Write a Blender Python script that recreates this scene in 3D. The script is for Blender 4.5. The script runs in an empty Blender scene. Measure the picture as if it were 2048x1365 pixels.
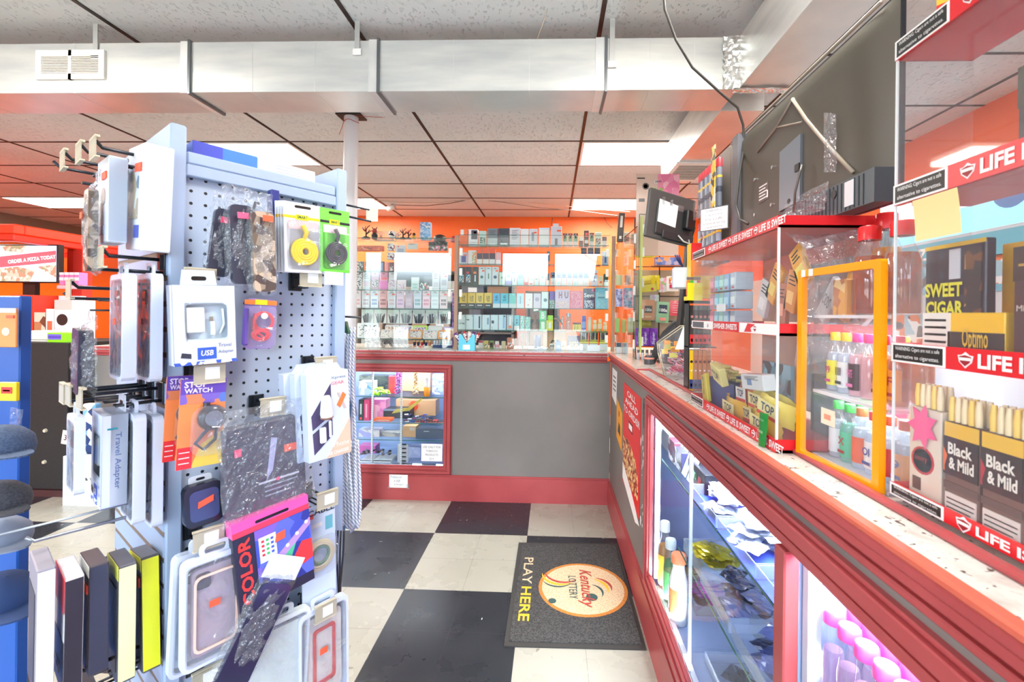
import bpy, math, random
from mathutils import Matrix, Vector
random.seed(7)
sc = bpy.context.scene
COL = sc.collection
PI = math.pi

# ---------------------------------------------------------------- camera
F_PX, CX, CY, YAW, ROLL, EYE = 911.0, 1072.0, 629.6, -0.0352, 0.0118, 1.441
_r0 = Vector((math.cos(YAW), -math.sin(YAW), 0)); _u0 = Vector((0, 0, 1))
FW = Vector((math.sin(YAW), math.cos(YAW), 0))
RT = math.cos(ROLL) * _r0 + math.sin(ROLL) * _u0
UP = -math.sin(ROLL) * _r0 + math.cos(ROLL) * _u0
cam_data = bpy.data.cameras.new('camera')
cam = bpy.data.objects.new('camera', cam_data); COL.objects.link(cam)
cam_data.sensor_width = 36.0
cam_data.lens = 36.0 * F_PX / 2048.0
cam_data.shift_x = -(CX - 1024.0) / 2048.0
cam_data.shift_y = -(682.5 - CY) / 2048.0
cam_data.clip_start = 0.02
m = Matrix.Identity(4)
for i in range(3):
    m[i][0] = RT[i]; m[i][1] = UP[i]; m[i][2] = -FW[i]
m[2][3] = EYE
cam.matrix_world = m
cam_data.dof.use_dof = True
cam_data.dof.focus_distance = 2.6
cam_data.dof.aperture_fstop = 8.0
sc.camera = cam

# ---------------------------------------------------------------- view, sky
sc.view_settings.view_transform = 'Standard'
sc.view_settings.look = 'None'
sc.view_settings.gamma = 1.0
sc.view_settings.use_curve_mapping = False
sc.view_settings.exposure = 0.78
sc.cycles.transparent_max_bounces = 40
sc.cycles.max_bounces = 8
sc.cycles.caustics_reflective = False
sc.cycles.caustics_refractive = False
sc.cycles.sample_clamp_indirect = 4.0
SKY = 8.5
w = bpy.data.worlds.new('sky'); sc.world = w; w.use_nodes = True
nt = w.node_tree; nt.nodes.clear()
_o = nt.nodes.new('ShaderNodeOutputWorld'); _b = nt.nodes.new('ShaderNodeBackground')
_t = nt.nodes.new('ShaderNodeTexCoord'); _s = nt.nodes.new('ShaderNodeSeparateXYZ')
_r = nt.nodes.new('ShaderNodeValToRGB')
nt.links.new(_t.outputs['Generated'], _s.inputs[0]); nt.links.new(_s.outputs['Z'], _r.inputs[0])
_e = _r.color_ramp.elements
_e[0].position = 0.0; _e[0].color = (0.10, 0.12, 0.13, 1)
_e[1].position = 0.10; _e[1].color = (0.72, 0.86, 1.0, 1)
_n = _r.color_ramp.elements.new(0.065); _n.color = (0.12, 0.16, 0.16, 1)
nt.links.new(_r.outputs[0], _b.inputs[0]); nt.links.new(_b.outputs[0], _o.inputs[0])
_b.inputs[1].default_value = SKY

# room heights and planes (metres): camera stands at the origin
CEIL = 2.866
BACK_Y = 6.63
LEFT_X = -8.2
RIGHT_X = 2.85
FRONT_Y = -2.6

def light(name, loc, size, power, rot=(0, 0, 0), col=(1, 1, 1), size_y=None, portal=False):
    l = bpy.data.lights.new(name, 'AREA'); o = bpy.data.objects.new(name, l); COL.objects.link(o)
    l.shape = 'RECTANGLE'; l.size = size; l.size_y = size_y or size
    l.energy = power; l.color = col; o.location = loc; o.rotation_euler = rot
    if portal: l.cycles.is_portal = True
    return o
# windows in the wall behind the camera: x0, x1, z0, z1
WINDOWS = [(-6.9, -4.35, 0.55, 2.80), (-4.15, -3.63, 0.55, 2.80), (-3.52, -2.18, 0.55, 2.80), (-1.12, -0.07, 0.10, 2.80), (0.02, 1.26, 0.55, 2.80)]
for (x0, x1, z0, z1) in WINDOWS:
    light('daylight_portal', ((x0 + x1) / 2, FRONT_Y - 0.16, (z0 + z1) / 2), x1 - x0, 1.0, (PI / 2, 0, 0), size_y=z1 - z0, portal=True)
sun = bpy.data.lights.new('sun', 'SUN'); sun.energy = 38; sun.angle = .02; sun.color = (1, .96, .9)
sun_o = bpy.data.objects.new('sun', sun); COL.objects.link(sun_o); sun_o.rotation_euler = (math.radians(-8), math.radians(40), 0)
# ceiling grid: X0 + i*1.22, Y0 + j*0.61
GX, GY = -2.218, 3.735
FIXTURES = [(-1, 0), (2, 0), (-1, 3), (2, 3), (-4, 3), (-4, 0), (-1, -5), (2, -5), (-4, -5)]   # (column, row) of each light panel
for (i, j) in FIXTURES:
    light('ceiling_lamp', (GX + (i + .5) * 1.22, GY + (j + .5) * .61, CEIL - 0.03), 1.1, (14 if i == -4 else 34) if j >= 0 else 46, (0, 0, 0), (1.0, 0.955, 0.89), 0.52)

# ---------------------------------------------------------------- pixel to plane helpers (the room's own planes)
def ray(px, py): return FW + RT * ((px - CX) / F_PX) - UP * ((py - CY) / F_PX)
def hit(px, py, n, d):
    r = ray(px, py); n = Vector(n); o = Vector((0, 0, EYE))
    return o + r * ((d - n.dot(o)) / n.dot(r))
def onY(px, py, Y): return hit(px, py, (0, 1, 0), Y)
def onX(px, py, X): return hit(px, py, (1, 0, 0), X)
def onZ(px, py, Z): return hit(px, py, (0, 0, 1), Z)

# ---------------------------------------------------------------- materials
def C(r, g, b):
    f = lambda v: (v / 255 / 12.92) if v / 255 <= 0.04045 else ((v / 255 + 0.055) / 1.055) ** 2.4
    return (f(r), f(g), f(b), 1)
MATS = {}
def mat(rgb, rough=0.5, metal=0.0, emit=0, coat=0, name=None):
    key = (rgb, rough, metal, emit, coat)
    if key in MATS: return MATS[key]
    mt = bpy.data.materials.new(name or 'paint'); mt.use_nodes = True
    b = mt.node_tree.nodes['Principled BSDF']
    b.inputs['Base Color'].default_value = C(*rgb); b.inputs['Roughness'].default_value = rough
    b.inputs['Metallic'].default_value = metal
    if coat: b.inputs['Coat Weight'].default_value = coat; b.inputs['Coat Roughness'].default_value = 0.08
    if emit:
        b.inputs['Emission Color'].default_value = C(*rgb); b.inputs['Emission Strength'].default_value = emit
    MATS[key] = mt
    return mt
def nodes_of(mt):
    return mt.node_tree.nodes, mt.node_tree.links
def art(cols, scale=40, rough=0.35, stretch=(1, 1, 1), metric='EUCLIDEAN'):
    """printed artwork: patches of a few flat inks"""
    key = ('art', tuple(cols), scale, stretch, metric)
    if key in MATS: return MATS[key]
    mt = bpy.data.materials.new('print'); mt.use_nodes = True
    N, L = nodes_of(mt); b = N['Principled BSDF']; b.inputs['Roughness'].default_value = rough
    tc = N.new('ShaderNodeTexCoord'); mp = N.new('ShaderNodeMapping'); mp.inputs['Scale'].default_value = stretch
    vo = N.new('ShaderNodeTexVoronoi'); vo.inputs['Scale'].default_value = scale; vo.distance = metric
    sp = N.new('ShaderNodeSeparateColor'); rp = N.new('ShaderNodeValToRGB'); rp.color_ramp.interpolation = 'CONSTANT'
    n = len(cols); e = rp.color_ramp.elements
    e[0].position = 0; e[0].color = C(*cols[0]); e[1].position = 1 / n; e[1].color = C(*cols[1])
    for k in range(2, n):
        q = e.new(k / n); q.color = C(*cols[k])
    L.new(tc.outputs['Object'], mp.inputs[0]); L.new(mp.outputs[0], vo.inputs['Vector'])
    L.new(vo.outputs['Color'], sp.inputs[0]); L.new(sp.outputs[0], rp.inputs[0]); L.new(rp.outputs[0], b.inputs['Base Color'])
    MATS[key] = mt
    return mt
def clear(tint=(235, 245, 245), gloss=0.06, rough=0.02, haze=0.0, wrinkle=0, power=5, name='clear_pane', hazecol=(240, 245, 250), edge=0.75):
    """thin transparent sheet: tinted see-through, mirror growing toward grazing angles, a little white haze"""
    key = ('clear', tint, gloss, rough, haze, wrinkle, edge, hazecol)
    if key in MATS: return MATS[key]
    mt = bpy.data.materials.new(name); mt.use_nodes = True
    N, L = nodes_of(mt); N.clear()
    out = N.new('ShaderNodeOutputMaterial'); tr = N.new('ShaderNodeBsdfTransparent'); gl = N.new('ShaderNodeBsdfGlossy')
    tr.inputs[0].default_value = C(*tint); gl.inputs['Roughness'].default_value = rough
    lw = N.new('ShaderNodeLayerWeight'); lw.inputs[0].default_value = 0.5
    p = N.new('ShaderNodeMath'); p.operation = 'POWER'; p.inputs[1].default_value = power
    q = N.new('ShaderNodeMath'); q.operation = 'MULTIPLY_ADD'; q.inputs[1].default_value = edge; q.inputs[2].default_value = gloss
    L.new(lw.outputs['Facing'], p.inputs[0]); L.new(p.outputs[0], q.inputs[0])
    mx = N.new('ShaderNodeMixShader'); L.new(q.outputs[0], mx.inputs[0]); L.new(tr.outputs[0], mx.inputs[1]); L.new(gl.outputs[0], mx.inputs[2])
    last = mx
    if haze:
        df = N.new('ShaderNodeBsdfDiffuse'); df.inputs[0].default_value = C(*hazecol)
        m2 = N.new('ShaderNodeMixShader'); m2.inputs[0].default_value = haze
        L.new(mx.outputs[0], m2.inputs[1]); L.new(df.outputs[0], m2.inputs[2]); last = m2
    if wrinkle:
        tc = N.new('ShaderNodeTexCoord'); nz = N.new('ShaderNodeTexNoise'); nz.inputs['Scale'].default_value = wrinkle
        nz.inputs['Distortion'].default_value = 2.0
        bp = N.new('ShaderNodeBump'); bp.inputs['Strength'].default_value = 1.0; bp.inputs['Distance'].default_value = 0.02
        L.new(tc.outputs['Object'], nz.inputs['Vector']); L.new(nz.outputs[0], bp.inputs['Height'])
        L.new(bp.outputs[0], gl.inputs['Normal']); L.new(bp.outputs[0], lw.inputs['Normal'])
    L.new(last.outputs[0], out.inputs[0])
    MATS[key] = mt
    return mt
def noisy(name, c1, c2, scale, rough=0.6, metal=0.0, detail=4, stretch=(1, 1, 1), lo=0.4, hi=0.6, bump=0, bscale=None):
    mt = bpy.data.materials.new(name); mt.use_nodes = True
    N, L = nodes_of(mt); b = N['Principled BSDF']; b.inputs['Roughness'].default_value = rough; b.inputs['Metallic'].default_value = metal
    tc = N.new('ShaderNodeTexCoord'); mp = N.new('ShaderNodeMapping'); mp.inputs['Scale'].default_value = stretch
    nz = N.new('ShaderNodeTexNoise'); nz.inputs['Scale'].default_value = scale; nz.inputs['Detail'].default_value = detail
    rp = N.new('ShaderNodeValToRGB'); rp.color_ramp.elements[0].position = lo; rp.color_ramp.elements[1].position = hi
    rp.color_ramp.elements[0].color = C(*c1); rp.color_ramp.elements[1].color = C(*c2)
    L.new(tc.outputs['Object'], mp.inputs[0]); L.new(mp.outputs[0], nz.inputs['Vector']); L.new(nz.outputs[0], rp.inputs[0]); L.new(rp.outputs[0], b.inputs['Base Color'])
    if bump:
        n2 = N.new('ShaderNodeTexNoise'); n2.inputs['Scale'].default_value = bscale or scale; L.new(tc.outputs['Object'], n2.inputs['Vector'])
        bp = N.new('ShaderNodeBump'); bp.inputs['Strength'].default_value = bump; bp.inputs['Distance'].default_value = 0.004
        L.new(n2.outputs[0], bp.inputs['Height']); L.new(bp.outputs[0], b.inputs['Normal'])
    return mt
WHITE = mat((238, 238, 236), 0.35); PAPER = mat((245, 245, 243), 0.6); BLACK = mat((22, 22, 24), 0.35)
HOOK = mat((38, 42, 50), 0.3, 0.3); INK = mat((40, 42, 48), 0.5); RED = mat((215, 25, 35), 0.3); ORSTICK = mat((255, 95, 60), 0.5)
GLASS = clear((251, 254, 253), 0.065, 0.0)
CASEGLASS = clear((251, 254, 253), 0.015, 0.0, edge=.3)
EDGE = mat((60, 110, 100), 0.1)
ACRYL = clear((252, 252, 252), 0.025, 0.03, 0.03, edge=.35)
BAG = clear((246, 248, 252), 0.10, 0.16, 0.07, 30, 3, edge=.35)
BLIST = clear((250, 251, 253), 0.05, 0.08, 0.05, 12, 4, edge=.4)
CHROME = mat((215, 218, 222), 0.18, 0.9)
WOODRED = noisy('red_paint', (166, 68, 70), (178, 78, 80), 3, 0.35, detail=6)
GREYPANEL = noisy('grey_laminate', (122, 117, 113), (129, 123, 119), 2, 0.5)
LED = mat((235, 242, 255), 0.4, 0, 9)

# ---------------------------------------------------------------- mesh builder
_TXT = {}
def text_mesh(s, bold=0.0, shear=0.0):
    k = (s, bold, shear)
    if k in _TXT: return _TXT[k]
    cu = bpy.data.curves.new('t', 'FONT'); cu.body = s; cu.align_x = 'CENTER'; cu.align_y = 'CENTER'; cu.offset = bold; cu.shear = shear
    cu.space_line = 0.9; cu.resolution_u = 2
    ob = bpy.data.objects.new('t', cu)
    me = bpy.data.meshes.new_from_object(ob)
    vs = [v.co.copy() for v in me.vertices]; fs = [tuple(p.vertices) for p in me.polygons]
    bpy.data.objects.remove(ob); bpy.data.meshes.remove(me); bpy.data.curves.remove(cu)
    if vs:
        x0 = min(v.x for v in vs); x1 = max(v.x for v in vs); y0 = min(v.y for v in vs); y1 = max(v.y for v in vs)
        vs = [((v.x - x0) / max(x1 - x0, 1e-6) - .5, (v.y - y0) / max(y1 - y0, 1e-6) - .5) for v in vs]
    _TXT[k] = (vs, fs)
    return _TXT[k]
class MB:
    def __init__(s, M=None): s.v = []; s.f = []; s.fm = []; s.fs = []; s.mats = []; s.M = M
    def add(s, vs, fs, mt, smooth=False, M=None):
        n = len(s.v); M = M if M is not None else s.M
        if M is not None: vs = [tuple(M @ Vector(v)) for v in vs]
        s.v += [tuple(v) for v in vs]
        if mt not in s.mats: s.mats.append(mt)
        k = s.mats.index(mt)
        for f in fs: s.f.append([n + i for i in f]); s.fm.append(k); s.fs.append(smooth)
        return s
    def box(s, x0, x1, y0, y1, z0, z1, mt, c=0, M=None):
        if x1 < x0: x0, x1 = x1, x0
        if y1 < y0: y0, y1 = y1, y0
        if z1 < z0: z0, z1 = z1, z0
        c = min(c, (x1 - x0) * .45, (y1 - y0) * .45, (z1 - z0) * .45)
        if c <= 0:
            vs = [(x, y, z) for z in (z0, z1) for y in (y0, y1) for x in (x0, x1)]
            return s.add(vs, [(0, 2, 3, 1), (4, 5, 7, 6), (0, 1, 5, 4), (2, 6, 7, 3), (0, 4, 6, 2), (1, 3, 7, 5)], mt, M=M)
        vs = []; idx = {}
        for a in (0, 1):
            for b in (0, 1):
                for e in (0, 1):
                    X = (x0, x1)[a]; Y = (y0, y1)[b]; Z = (z0, z1)[e]; sx = 1 - 2 * a; sy = 1 - 2 * b; sz = 1 - 2 * e
                    idx[(a, b, e, 0)] = len(vs); vs.append((X, Y + sy * c, Z + sz * c))
                    idx[(a, b, e, 1)] = len(vs); vs.append((X + sx * c, Y, Z + sz * c))
                    idx[(a, b, e, 2)] = len(vs); vs.append((X + sx * c, Y + sy * c, Z))
        I = lambda a, b, e, k: idx[(a, b, e, k)]
        fs = []
        for q in (0, 1):
            r = lambda l: l if q else l[::-1]
            fs.append(r([I(q, 0, 0, 0), I(q, 1, 0, 0), I(q, 1, 1, 0), I(q, 0, 1, 0)]))
            fs.append(r([I(0, q, 0, 1), I(0, q, 1, 1), I(1, q, 1, 1), I(1, q, 0, 1)]))
            fs.append(r([I(0, 0, q, 2), I(1, 0, q, 2), I(1, 1, q, 2), I(0, 1, q, 2)]))
        for a in (0, 1):
            for b in (0, 1):
                l = [I(a, b, 0, 0), I(a, b, 1, 0), I(a, b, 1, 1), I(a, b, 0, 1)]; fs.append(l if a != b else l[::-1])
                l = [I(a, 0, b, 0), I(a, 0, b, 2), I(a, 1, b, 2), I(a, 1, b, 0)]; fs.append(l if a != b else l[::-1])
                l = [I(0, a, b, 1), I(1, a, b, 1), I(1, a, b, 2), I(0, a, b, 2)]; fs.append(l if a != b else l[::-1])
                for e in (0, 1):
                    l = [I(a, b, e, 0), I(a, b, e, 1), I(a, b, e, 2)]; fs.append(l if (a + b + e) % 2 else l[::-1])
        return s.add(vs, fs, mt, M=M)
    def prism(s, poly, y0, y1, mt, smooth=False, M=None):
        """outline in x,z pushed from y0 (front) to y1"""
        n = len(poly)
        vs = [(x, y0, z) for x, z in poly] + [(x, y1, z) for x, z in poly]
        return s.add(vs, [list(range(n)), list(range(2 * n - 1, n - 1, -1))], mt, False, M).add(
            vs, [[i, n + i, n + (i + 1) % n, (i + 1) % n] for i in range(n)], mt, smooth, M)
    def zprism(s, poly, z0, z1, mt, M=None):
        n = len(poly)
        vs = [(x, y, z0) for x, y in poly] + [(x, y, z1) for x, y in poly]
        return s.add(vs, [list(range(n - 1, -1, -1)), list(range(n, 2 * n))] + [[i, (i + 1) % n, n + (i + 1) % n, n + i] for i in range(n)], mt, False, M)
    def frame(s, x0, x1, z0, z1, y0, y1, t, mt, M=None):
        s.box(x0, x0 + t, y0, y1, z0, z1, mt, M=M); s.box(x1 - t, x1, y0, y1, z0, z1, mt, M=M)
        s.box(x0 + t, x1 - t, y0, y1, z0, z0 + t, mt, M=M); s.box(x0 + t, x1 - t, y0, y1, z1 - t, z1, mt, M=M)
        return s
    def ring(s, outer, inner, y0, y1, mt, M=None):
        """two outlines with the same count of points in x,z: a frame between them"""
        n = len(outer)
        vs = [(x, y0, z) for x, z in outer] + [(x, y0, z) for x, z in inner] + [(x, y1, z) for x, z in outer] + [(x, y1, z) for x, z in inner]
        fs = []
        for i in range(n):
            j = (i + 1) % n
            fs += [[i, j, n + j, n + i], [2 * n + i, 3 * n + i, 3 * n + j, 2 * n + j], [i, 2 * n + i, 2 * n + j, j], [n + i, n + j, 3 * n + j, 3 * n + i]]
        return s.add(vs, fs, mt, False, M)
    def lathe(s, prof, mt, cx=0, cy=0, seg=16, M=None, smooth=True, cap=True):
        vs = []; n = len(prof)
        for r, z in prof:
            for k in range(seg):
                a = 2 * PI * k / seg; vs.append((cx + r * math.cos(a), cy + r * math.sin(a), z))
        fs = [[i * seg + k, i * seg + (k + 1) % seg, (i + 1) * seg + (k + 1) % seg, (i + 1) * seg + k] for i in range(n - 1) for k in range(seg)]
        s.add(vs, fs, mt, smooth, M)
        if cap: s.add(vs, [list(range(seg - 1, -1, -1)), list(range((n - 1) * seg, n * seg))], mt, False, M)
        return s
    def tube(s, pts, r, mt, seg=8, M=None, closed=False):
        P = [Vector(p) for p in pts]; n = len(P); vs = []; prev = None
        for i in range(n):
            if closed: t = (P[(i + 1) % n] - P[i - 1])
            else: t = P[min(i + 1, n - 1)] - P[max(i - 1, 0)]
            t = t.normalized() if t.length > 1e-9 else Vector((0, 0, 1))
            if prev is None:
                a = Vector((0, 0, 1)) if abs(t.z) < .9 else Vector((1, 0, 0)); u = t.cross(a).normalized()
            else:
                u = prev - t * prev.dot(t); u = u.normalized() if u.length > 1e-6 else t.orthogonal().normalized()
            prev = u; v = t.cross(u)
            rr = r[i] if isinstance(r, (list, tuple)) else r
            for k in range(seg):
                a = 2 * PI * k / seg; vs.append(P[i] + u * (rr * math.cos(a)) + v * (rr * math.sin(a)))
        m_ = n if closed else n - 1
        fs = [[i * seg + k, i * seg + (k + 1) % seg, ((i + 1) % n) * seg + (k + 1) % seg, ((i + 1) % n) * seg + k] for i in range(m_) for k in range(seg)]
        if not closed: fs += [list(range(seg - 1, -1, -1)), list(range((n - 1) * seg, n * seg))]
        return s.add(vs, fs, mt, True, M)
    def sheet(s, fn, nx, ny, mt, smooth=True, M=None, flat=False):
        vs = [fn(i / nx, j / ny) for j in range(ny + 1) for i in range(nx + 1)]
        fs = [[j * (nx + 1) + i, j * (nx + 1) + i + 1, (j + 1) * (nx + 1) + i + 1, (j + 1) * (nx + 1) + i] for j in range(ny) for i in range(nx)]
        return s.add(vs, fs, mt, smooth, M)
    def text(s, t, x, z, w, h, y, mt, bold=0.0, shear=0.0, M=None, rot=0):
        vs, fs = text_mesh(t, bold, shear)
        if not vs: return s
        cr, sr = math.cos(rot), math.sin(rot)
        out = []
        for a, b in vs:
            X = a * w; Z = b * h
            out.append((x + X * cr - Z * sr, y, z + X * sr + Z * cr))
        return s.add(out, fs, mt, False, M)
    def build(s, name, parent=None, loc=None, rot=None):
        me = bpy.data.meshes.new(name)
        me.from_pydata(s.v, [], s.f); me.update()
        for mt in s.mats: me.materials.append(mt)
        me.polygons.foreach_set('material_index', s.fm); me.polygons.foreach_set('use_smooth', s.fs)
        o = bpy.data.objects.new(name, me); COL.objects.link(o)
        if parent is not None: o.parent = parent
        if loc is not None: o.location = loc
        if rot is not None: o.rotation_euler = rot if isinstance(rot, (tuple, list)) else (0, 0, rot)
        return o
def tag(o, label=None, cat=None, group=None, kind=None):
    if label: o['label'] = label
    if cat: o['category'] = cat
    if group: o['group'] = group
    if kind: o['kind'] = kind
    return o
def thing(name, label, cat, loc=(0, 0, 0), rot=0, group=None):
    o = bpy.data.objects.new(name, None); COL.objects.link(o); o.empty_display_size = 0.05
    o.location = loc; o.rotation_euler = rot if isinstance(rot, (tuple, list)) else (0, 0, rot)
    return tag(o, label, cat, group)
def struct(mb, name, **k): return tag(mb.build(name, **k), kind='structure')
def copy_tree(o, parent=None):
    c = o.copy(); COL.objects.link(c)
    if parent is not None: c.parent = parent
    for ch in list(o.children): copy_tree(ch, c)
    return c
def rrect(x0, x1, z0, z1, r, n=4):
    pts = []
    for cx_, cz_, a0 in ((x1 - r, z1 - r, 0), (x0 + r, z1 - r, PI / 2), (x0 + r, z0 + r, PI), (x1 - r, z0 + r, 1.5 * PI)):
        for k in range(n + 1):
            a = a0 + PI / 2 * k / n; pts.append((cx_ + r * math.cos(a), cz_ + r * math.sin(a)))
    return pts
# ================================================================ the room
def floor_material():
    mt = bpy.data.materials.new('checker_tiles'); mt.use_nodes = True
    N, L = nodes_of(mt); b = N['Principled BSDF']; b.inputs['Roughness'].default_value = 0.22
    tc = N.new('ShaderNodeTexCoord'); sp = N.new('ShaderNodeSeparateXYZ'); L.new(tc.outputs['Object'], sp.inputs[0])
    def mth(op, a, b_=None, c=None):
        n = N.new('ShaderNodeMath'); n.operation = op
        for k, v in enumerate((a, b_, c)):
            if v is None: continue
            if isinstance(v, (int, float)): n.inputs[k].default_value = v
            else: L.new(v, n.inputs[k])
        return n.outputs[0]
    u = mth('DIVIDE', mth('SUBTRACT', sp.outputs['X'], -0.7536), 0.61)
    v = mth('DIVIDE', mth('SUBTRACT', sp.outputs['Y'], 2.3524), 0.61)
    par = mth('FLOORED_MODULO', mth('ADD', mth('FLOOR', u), mth('FLOOR', v)), 2.0)
    def line(t):                                                   # joint between the 12-inch tiles
        f = mth('FRACT', mth('MULTIPLY', t, 2.0)); return mth('LESS_THAN', mth('MINIMUM', f, mth('SUBTRACT', 1.0, f)), 0.0045)
    joint = mth('MAXIMUM', line(u), line(v))
    def fleck(scale, lo, sx, sy):
        mp = N.new('ShaderNodeMapping'); mp.inputs['Scale'].default_value = (sx, sy, 1); mp.inputs['Rotation'].default_value = (0, 0, .5)
        L.new(tc.outputs['Object'], mp.inputs[0])
        nz = N.new('ShaderNodeTexNoise'); nz.inputs['Scale'].default_value = scale; nz.inputs['Detail'].default_value = 2
        L.new(mp.outputs[0], nz.inputs['Vector'])
        return mth('GREATER_THAN', nz.outputs[0], lo)
    fl = mth('MAXIMUM', fleck(34, 0.745, 1, .35), fleck(40, 0.75, .35, 1))
    nz = N.new('ShaderNodeTexNoise'); nz.inputs['Scale'].default_value = 5; nz.inputs['Detail'].default_value = 6; L.new(tc.outputs['Object'], nz.inputs['Vector'])
    def mix(f, a, b_):
        n = N.new('ShaderNodeMix'); n.data_type = 'RGBA'; L.new(f, n.inputs[0])
        for k, vv in ((6, a), (7, b_)):
            if isinstance(vv, tuple): n.inputs[k].default_value = vv
            else: L.new(vv, n.inputs[k])
        return n.outputs[2]
    black = mix(fl, mix(nz.outputs[0], C(30, 33, 40), C(48, 50, 56)), C(190, 190, 188))
    white = mix(fl, mix(nz.outputs[0], C(164, 160, 147), C(177, 173, 160)), C(140, 134, 120))
    col = mix(par, white, black)
    jm = mth('MULTIPLY', joint, 0.45)
    col = mix(jm, col, C(70, 66, 62))
    L.new(col, b.inputs['Base Color'])
    L.new(mth('MULTIPLY_ADD', nz.outputs[0], 0.25, 0.16), b.inputs['Roughness'])
    return mt
b = MB(); b.box(LEFT_X - .1, RIGHT_X + .1, FRONT_Y - .3, 8.8, -0.05, 0, floor_material()); struct(b, 'floor')

def ceiling_material():
    mt = noisy('ceiling_tile', (226, 234, 234), (234, 240, 240), 1.2, 0.9, detail=3)
    N, L = nodes_of(mt); bs = N['Principled BSDF']
    tc = N.new('ShaderNodeTexCoord'); mp = N.new('ShaderNodeMapping'); mp.inputs['Scale'].default_value = (1, .55, 1); L.new(tc.outputs['Object'], mp.inputs[0])
    nz = N.new('ShaderNodeTexNoise'); nz.inputs['Scale'].default_value = 70; nz.inputs['Detail'].default_value = 3; L.new(mp.outputs[0], nz.inputs['Vector'])
    rp = N.new('ShaderNodeValToRGB'); rp.color_ramp.elements[0].position = .60; rp.color_ramp.elements[1].position = .68
    rp.color_ramp.elements[0].color = (1, 1, 1, 1); rp.color_ramp.elements[1].color = (0, 0, 0, 1); L.new(nz.outputs[0], rp.inputs[0])
    bp = N.new('ShaderNodeBump'); bp.inputs['Strength'].default_value = 1; bp.inputs['Distance'].default_value = 0.004
    L.new(rp.outputs[0], bp.inputs['Height']); L.new(bp.outputs[0], bs.inputs['Normal'])
    return mt
b = MB(); b.box(LEFT_X - .1, RIGHT_X + .1, FRONT_Y - .3, 8.8, CEIL, CEIL + .05, ceiling_material()); struct(b, 'ceiling')
TBAR = noisy('ceiling_bar', (30, 28, 28), (88, 62, 50), 2.5, 0.5, lo=.55, hi=.75)
b = MB()
for i in range(-5, 5):
    x = GX + i * 1.22
    if LEFT_X < x < RIGHT_X: b.box(x - .011, x + .011, FRONT_Y, 8.7, CEIL - .004, CEIL, TBAR)
struct(b, 'trim_1')
b = MB()
for j in range(-10, 9):
    y = GY + j * .61
    b.box(LEFT_X, RIGHT_X, y - .009, y + .009, CEIL - .0035, CEIL, TBAR)
struct(b, 'trim_2')

ORANGE = noisy('orange_wall', (240, 98, 16), (246, 108, 24), 2, 0.45)
b = MB(); b.box(-2.9, RIGHT_X + .1, BACK_Y, BACK_Y + .12, 0, CEIL, ORANGE); struct(b, 'wall_back')
b = MB(); b.box(LEFT_X, -2.78, 8.6, 8.7, 0, CEIL, ORANGE); b.box(-2.9, -2.78, BACK_Y + .12, 8.6, 0, CEIL, ORANGE); struct(b, 'wall_far')
b = MB(); b.box(RIGHT_X, RIGHT_X + .1, FRONT_Y, BACK_Y, 1.95, CEIL, ORANGE); b.box(RIGHT_X, RIGHT_X + .1, FRONT_Y, BACK_Y, 0, 1.95, mat((214, 206, 196), .6)); struct(b, 'wall_right')
TAUPE = mat((150, 138, 122), 0.7)
b = MB(); b.box(LEFT_X - .1, LEFT_X, FRONT_Y, 8.7, 0, 2.60, ORANGE); b.box(LEFT_X - .1, LEFT_X + .02, FRONT_Y, 8.7, 2.60, CEIL, TAUPE); struct(b, 'wall_left')
WALLW = mat((225, 222, 216), 0.7)
b = MB()
xs = sorted(WINDOWS)
prev = LEFT_X
for (x0, x1, z0, z1) in xs:
    b.box(prev, x0, FRONT_Y - .12, FRONT_Y, 0, CEIL, WALLW); b.box(x0, x1, FRONT_Y - .12, FRONT_Y, 0, z0, WALLW); b.box(x0, x1, FRONT_Y - .12, FRONT_Y, z1, CEIL, WALLW); prev = x1
b.box(prev, RIGHT_X, FRONT_Y - .12, FRONT_Y, 0, CEIL, WALLW)
struct(b, 'wall_front')
for n, (x0, x1, z0, z1) in enumerate(xs):
    b = MB(); b.frame(x0, x1, z0, z1, FRONT_Y - .09, FRONT_Y - .03, .03, mat((60, 62, 66), .4)); struct(b, 'window_%d' % (n + 1))
# pavement outside the windows
b = MB(); b.box(-30, 30, -40, FRONT_Y - .35, -.12, -.07, mat((128, 126, 122), .8)); struct(b, 'ground')

# ---------------------------------------------------------------- ceiling lights
LAMP = mat((255, 250, 240), 0.5, 0, 3.0)
place = {(-1, 0): 'directly above the blue and white carton on the rack', (2, 0): 'beside the side duct with the grille', (-1, 3): 'just left of the white pole, near the back wall',
         (2, 3): 'nearest the orange back wall on the right', (-4, 3): 'farthest left, above the pizza screen'}
for (i, j) in FIXTURES:
    x, y = GX + (i + .5) * 1.22, GY + (j + .5) * .61
    t = thing('ceiling_light', 'flush white fluorescent ceiling panel ' + place.get((i, j), 'outside the picture, nearer the shop windows'), 'ceiling light', (x, y, CEIL - .004), 0, 'flush ceiling light panels')
    b = MB(); b.frame(-.6, .6, -.295, .295, 0, .004, .02, WHITE, M=Matrix.Rotation(PI / 2, 4, 'X')); b.build('frame', t, (0, 0, -.004))
    b = MB(); b.box(-.58, .58, -.275, .275, -.004, -.001, LAMP); b.build('diffuser', t)

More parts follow.
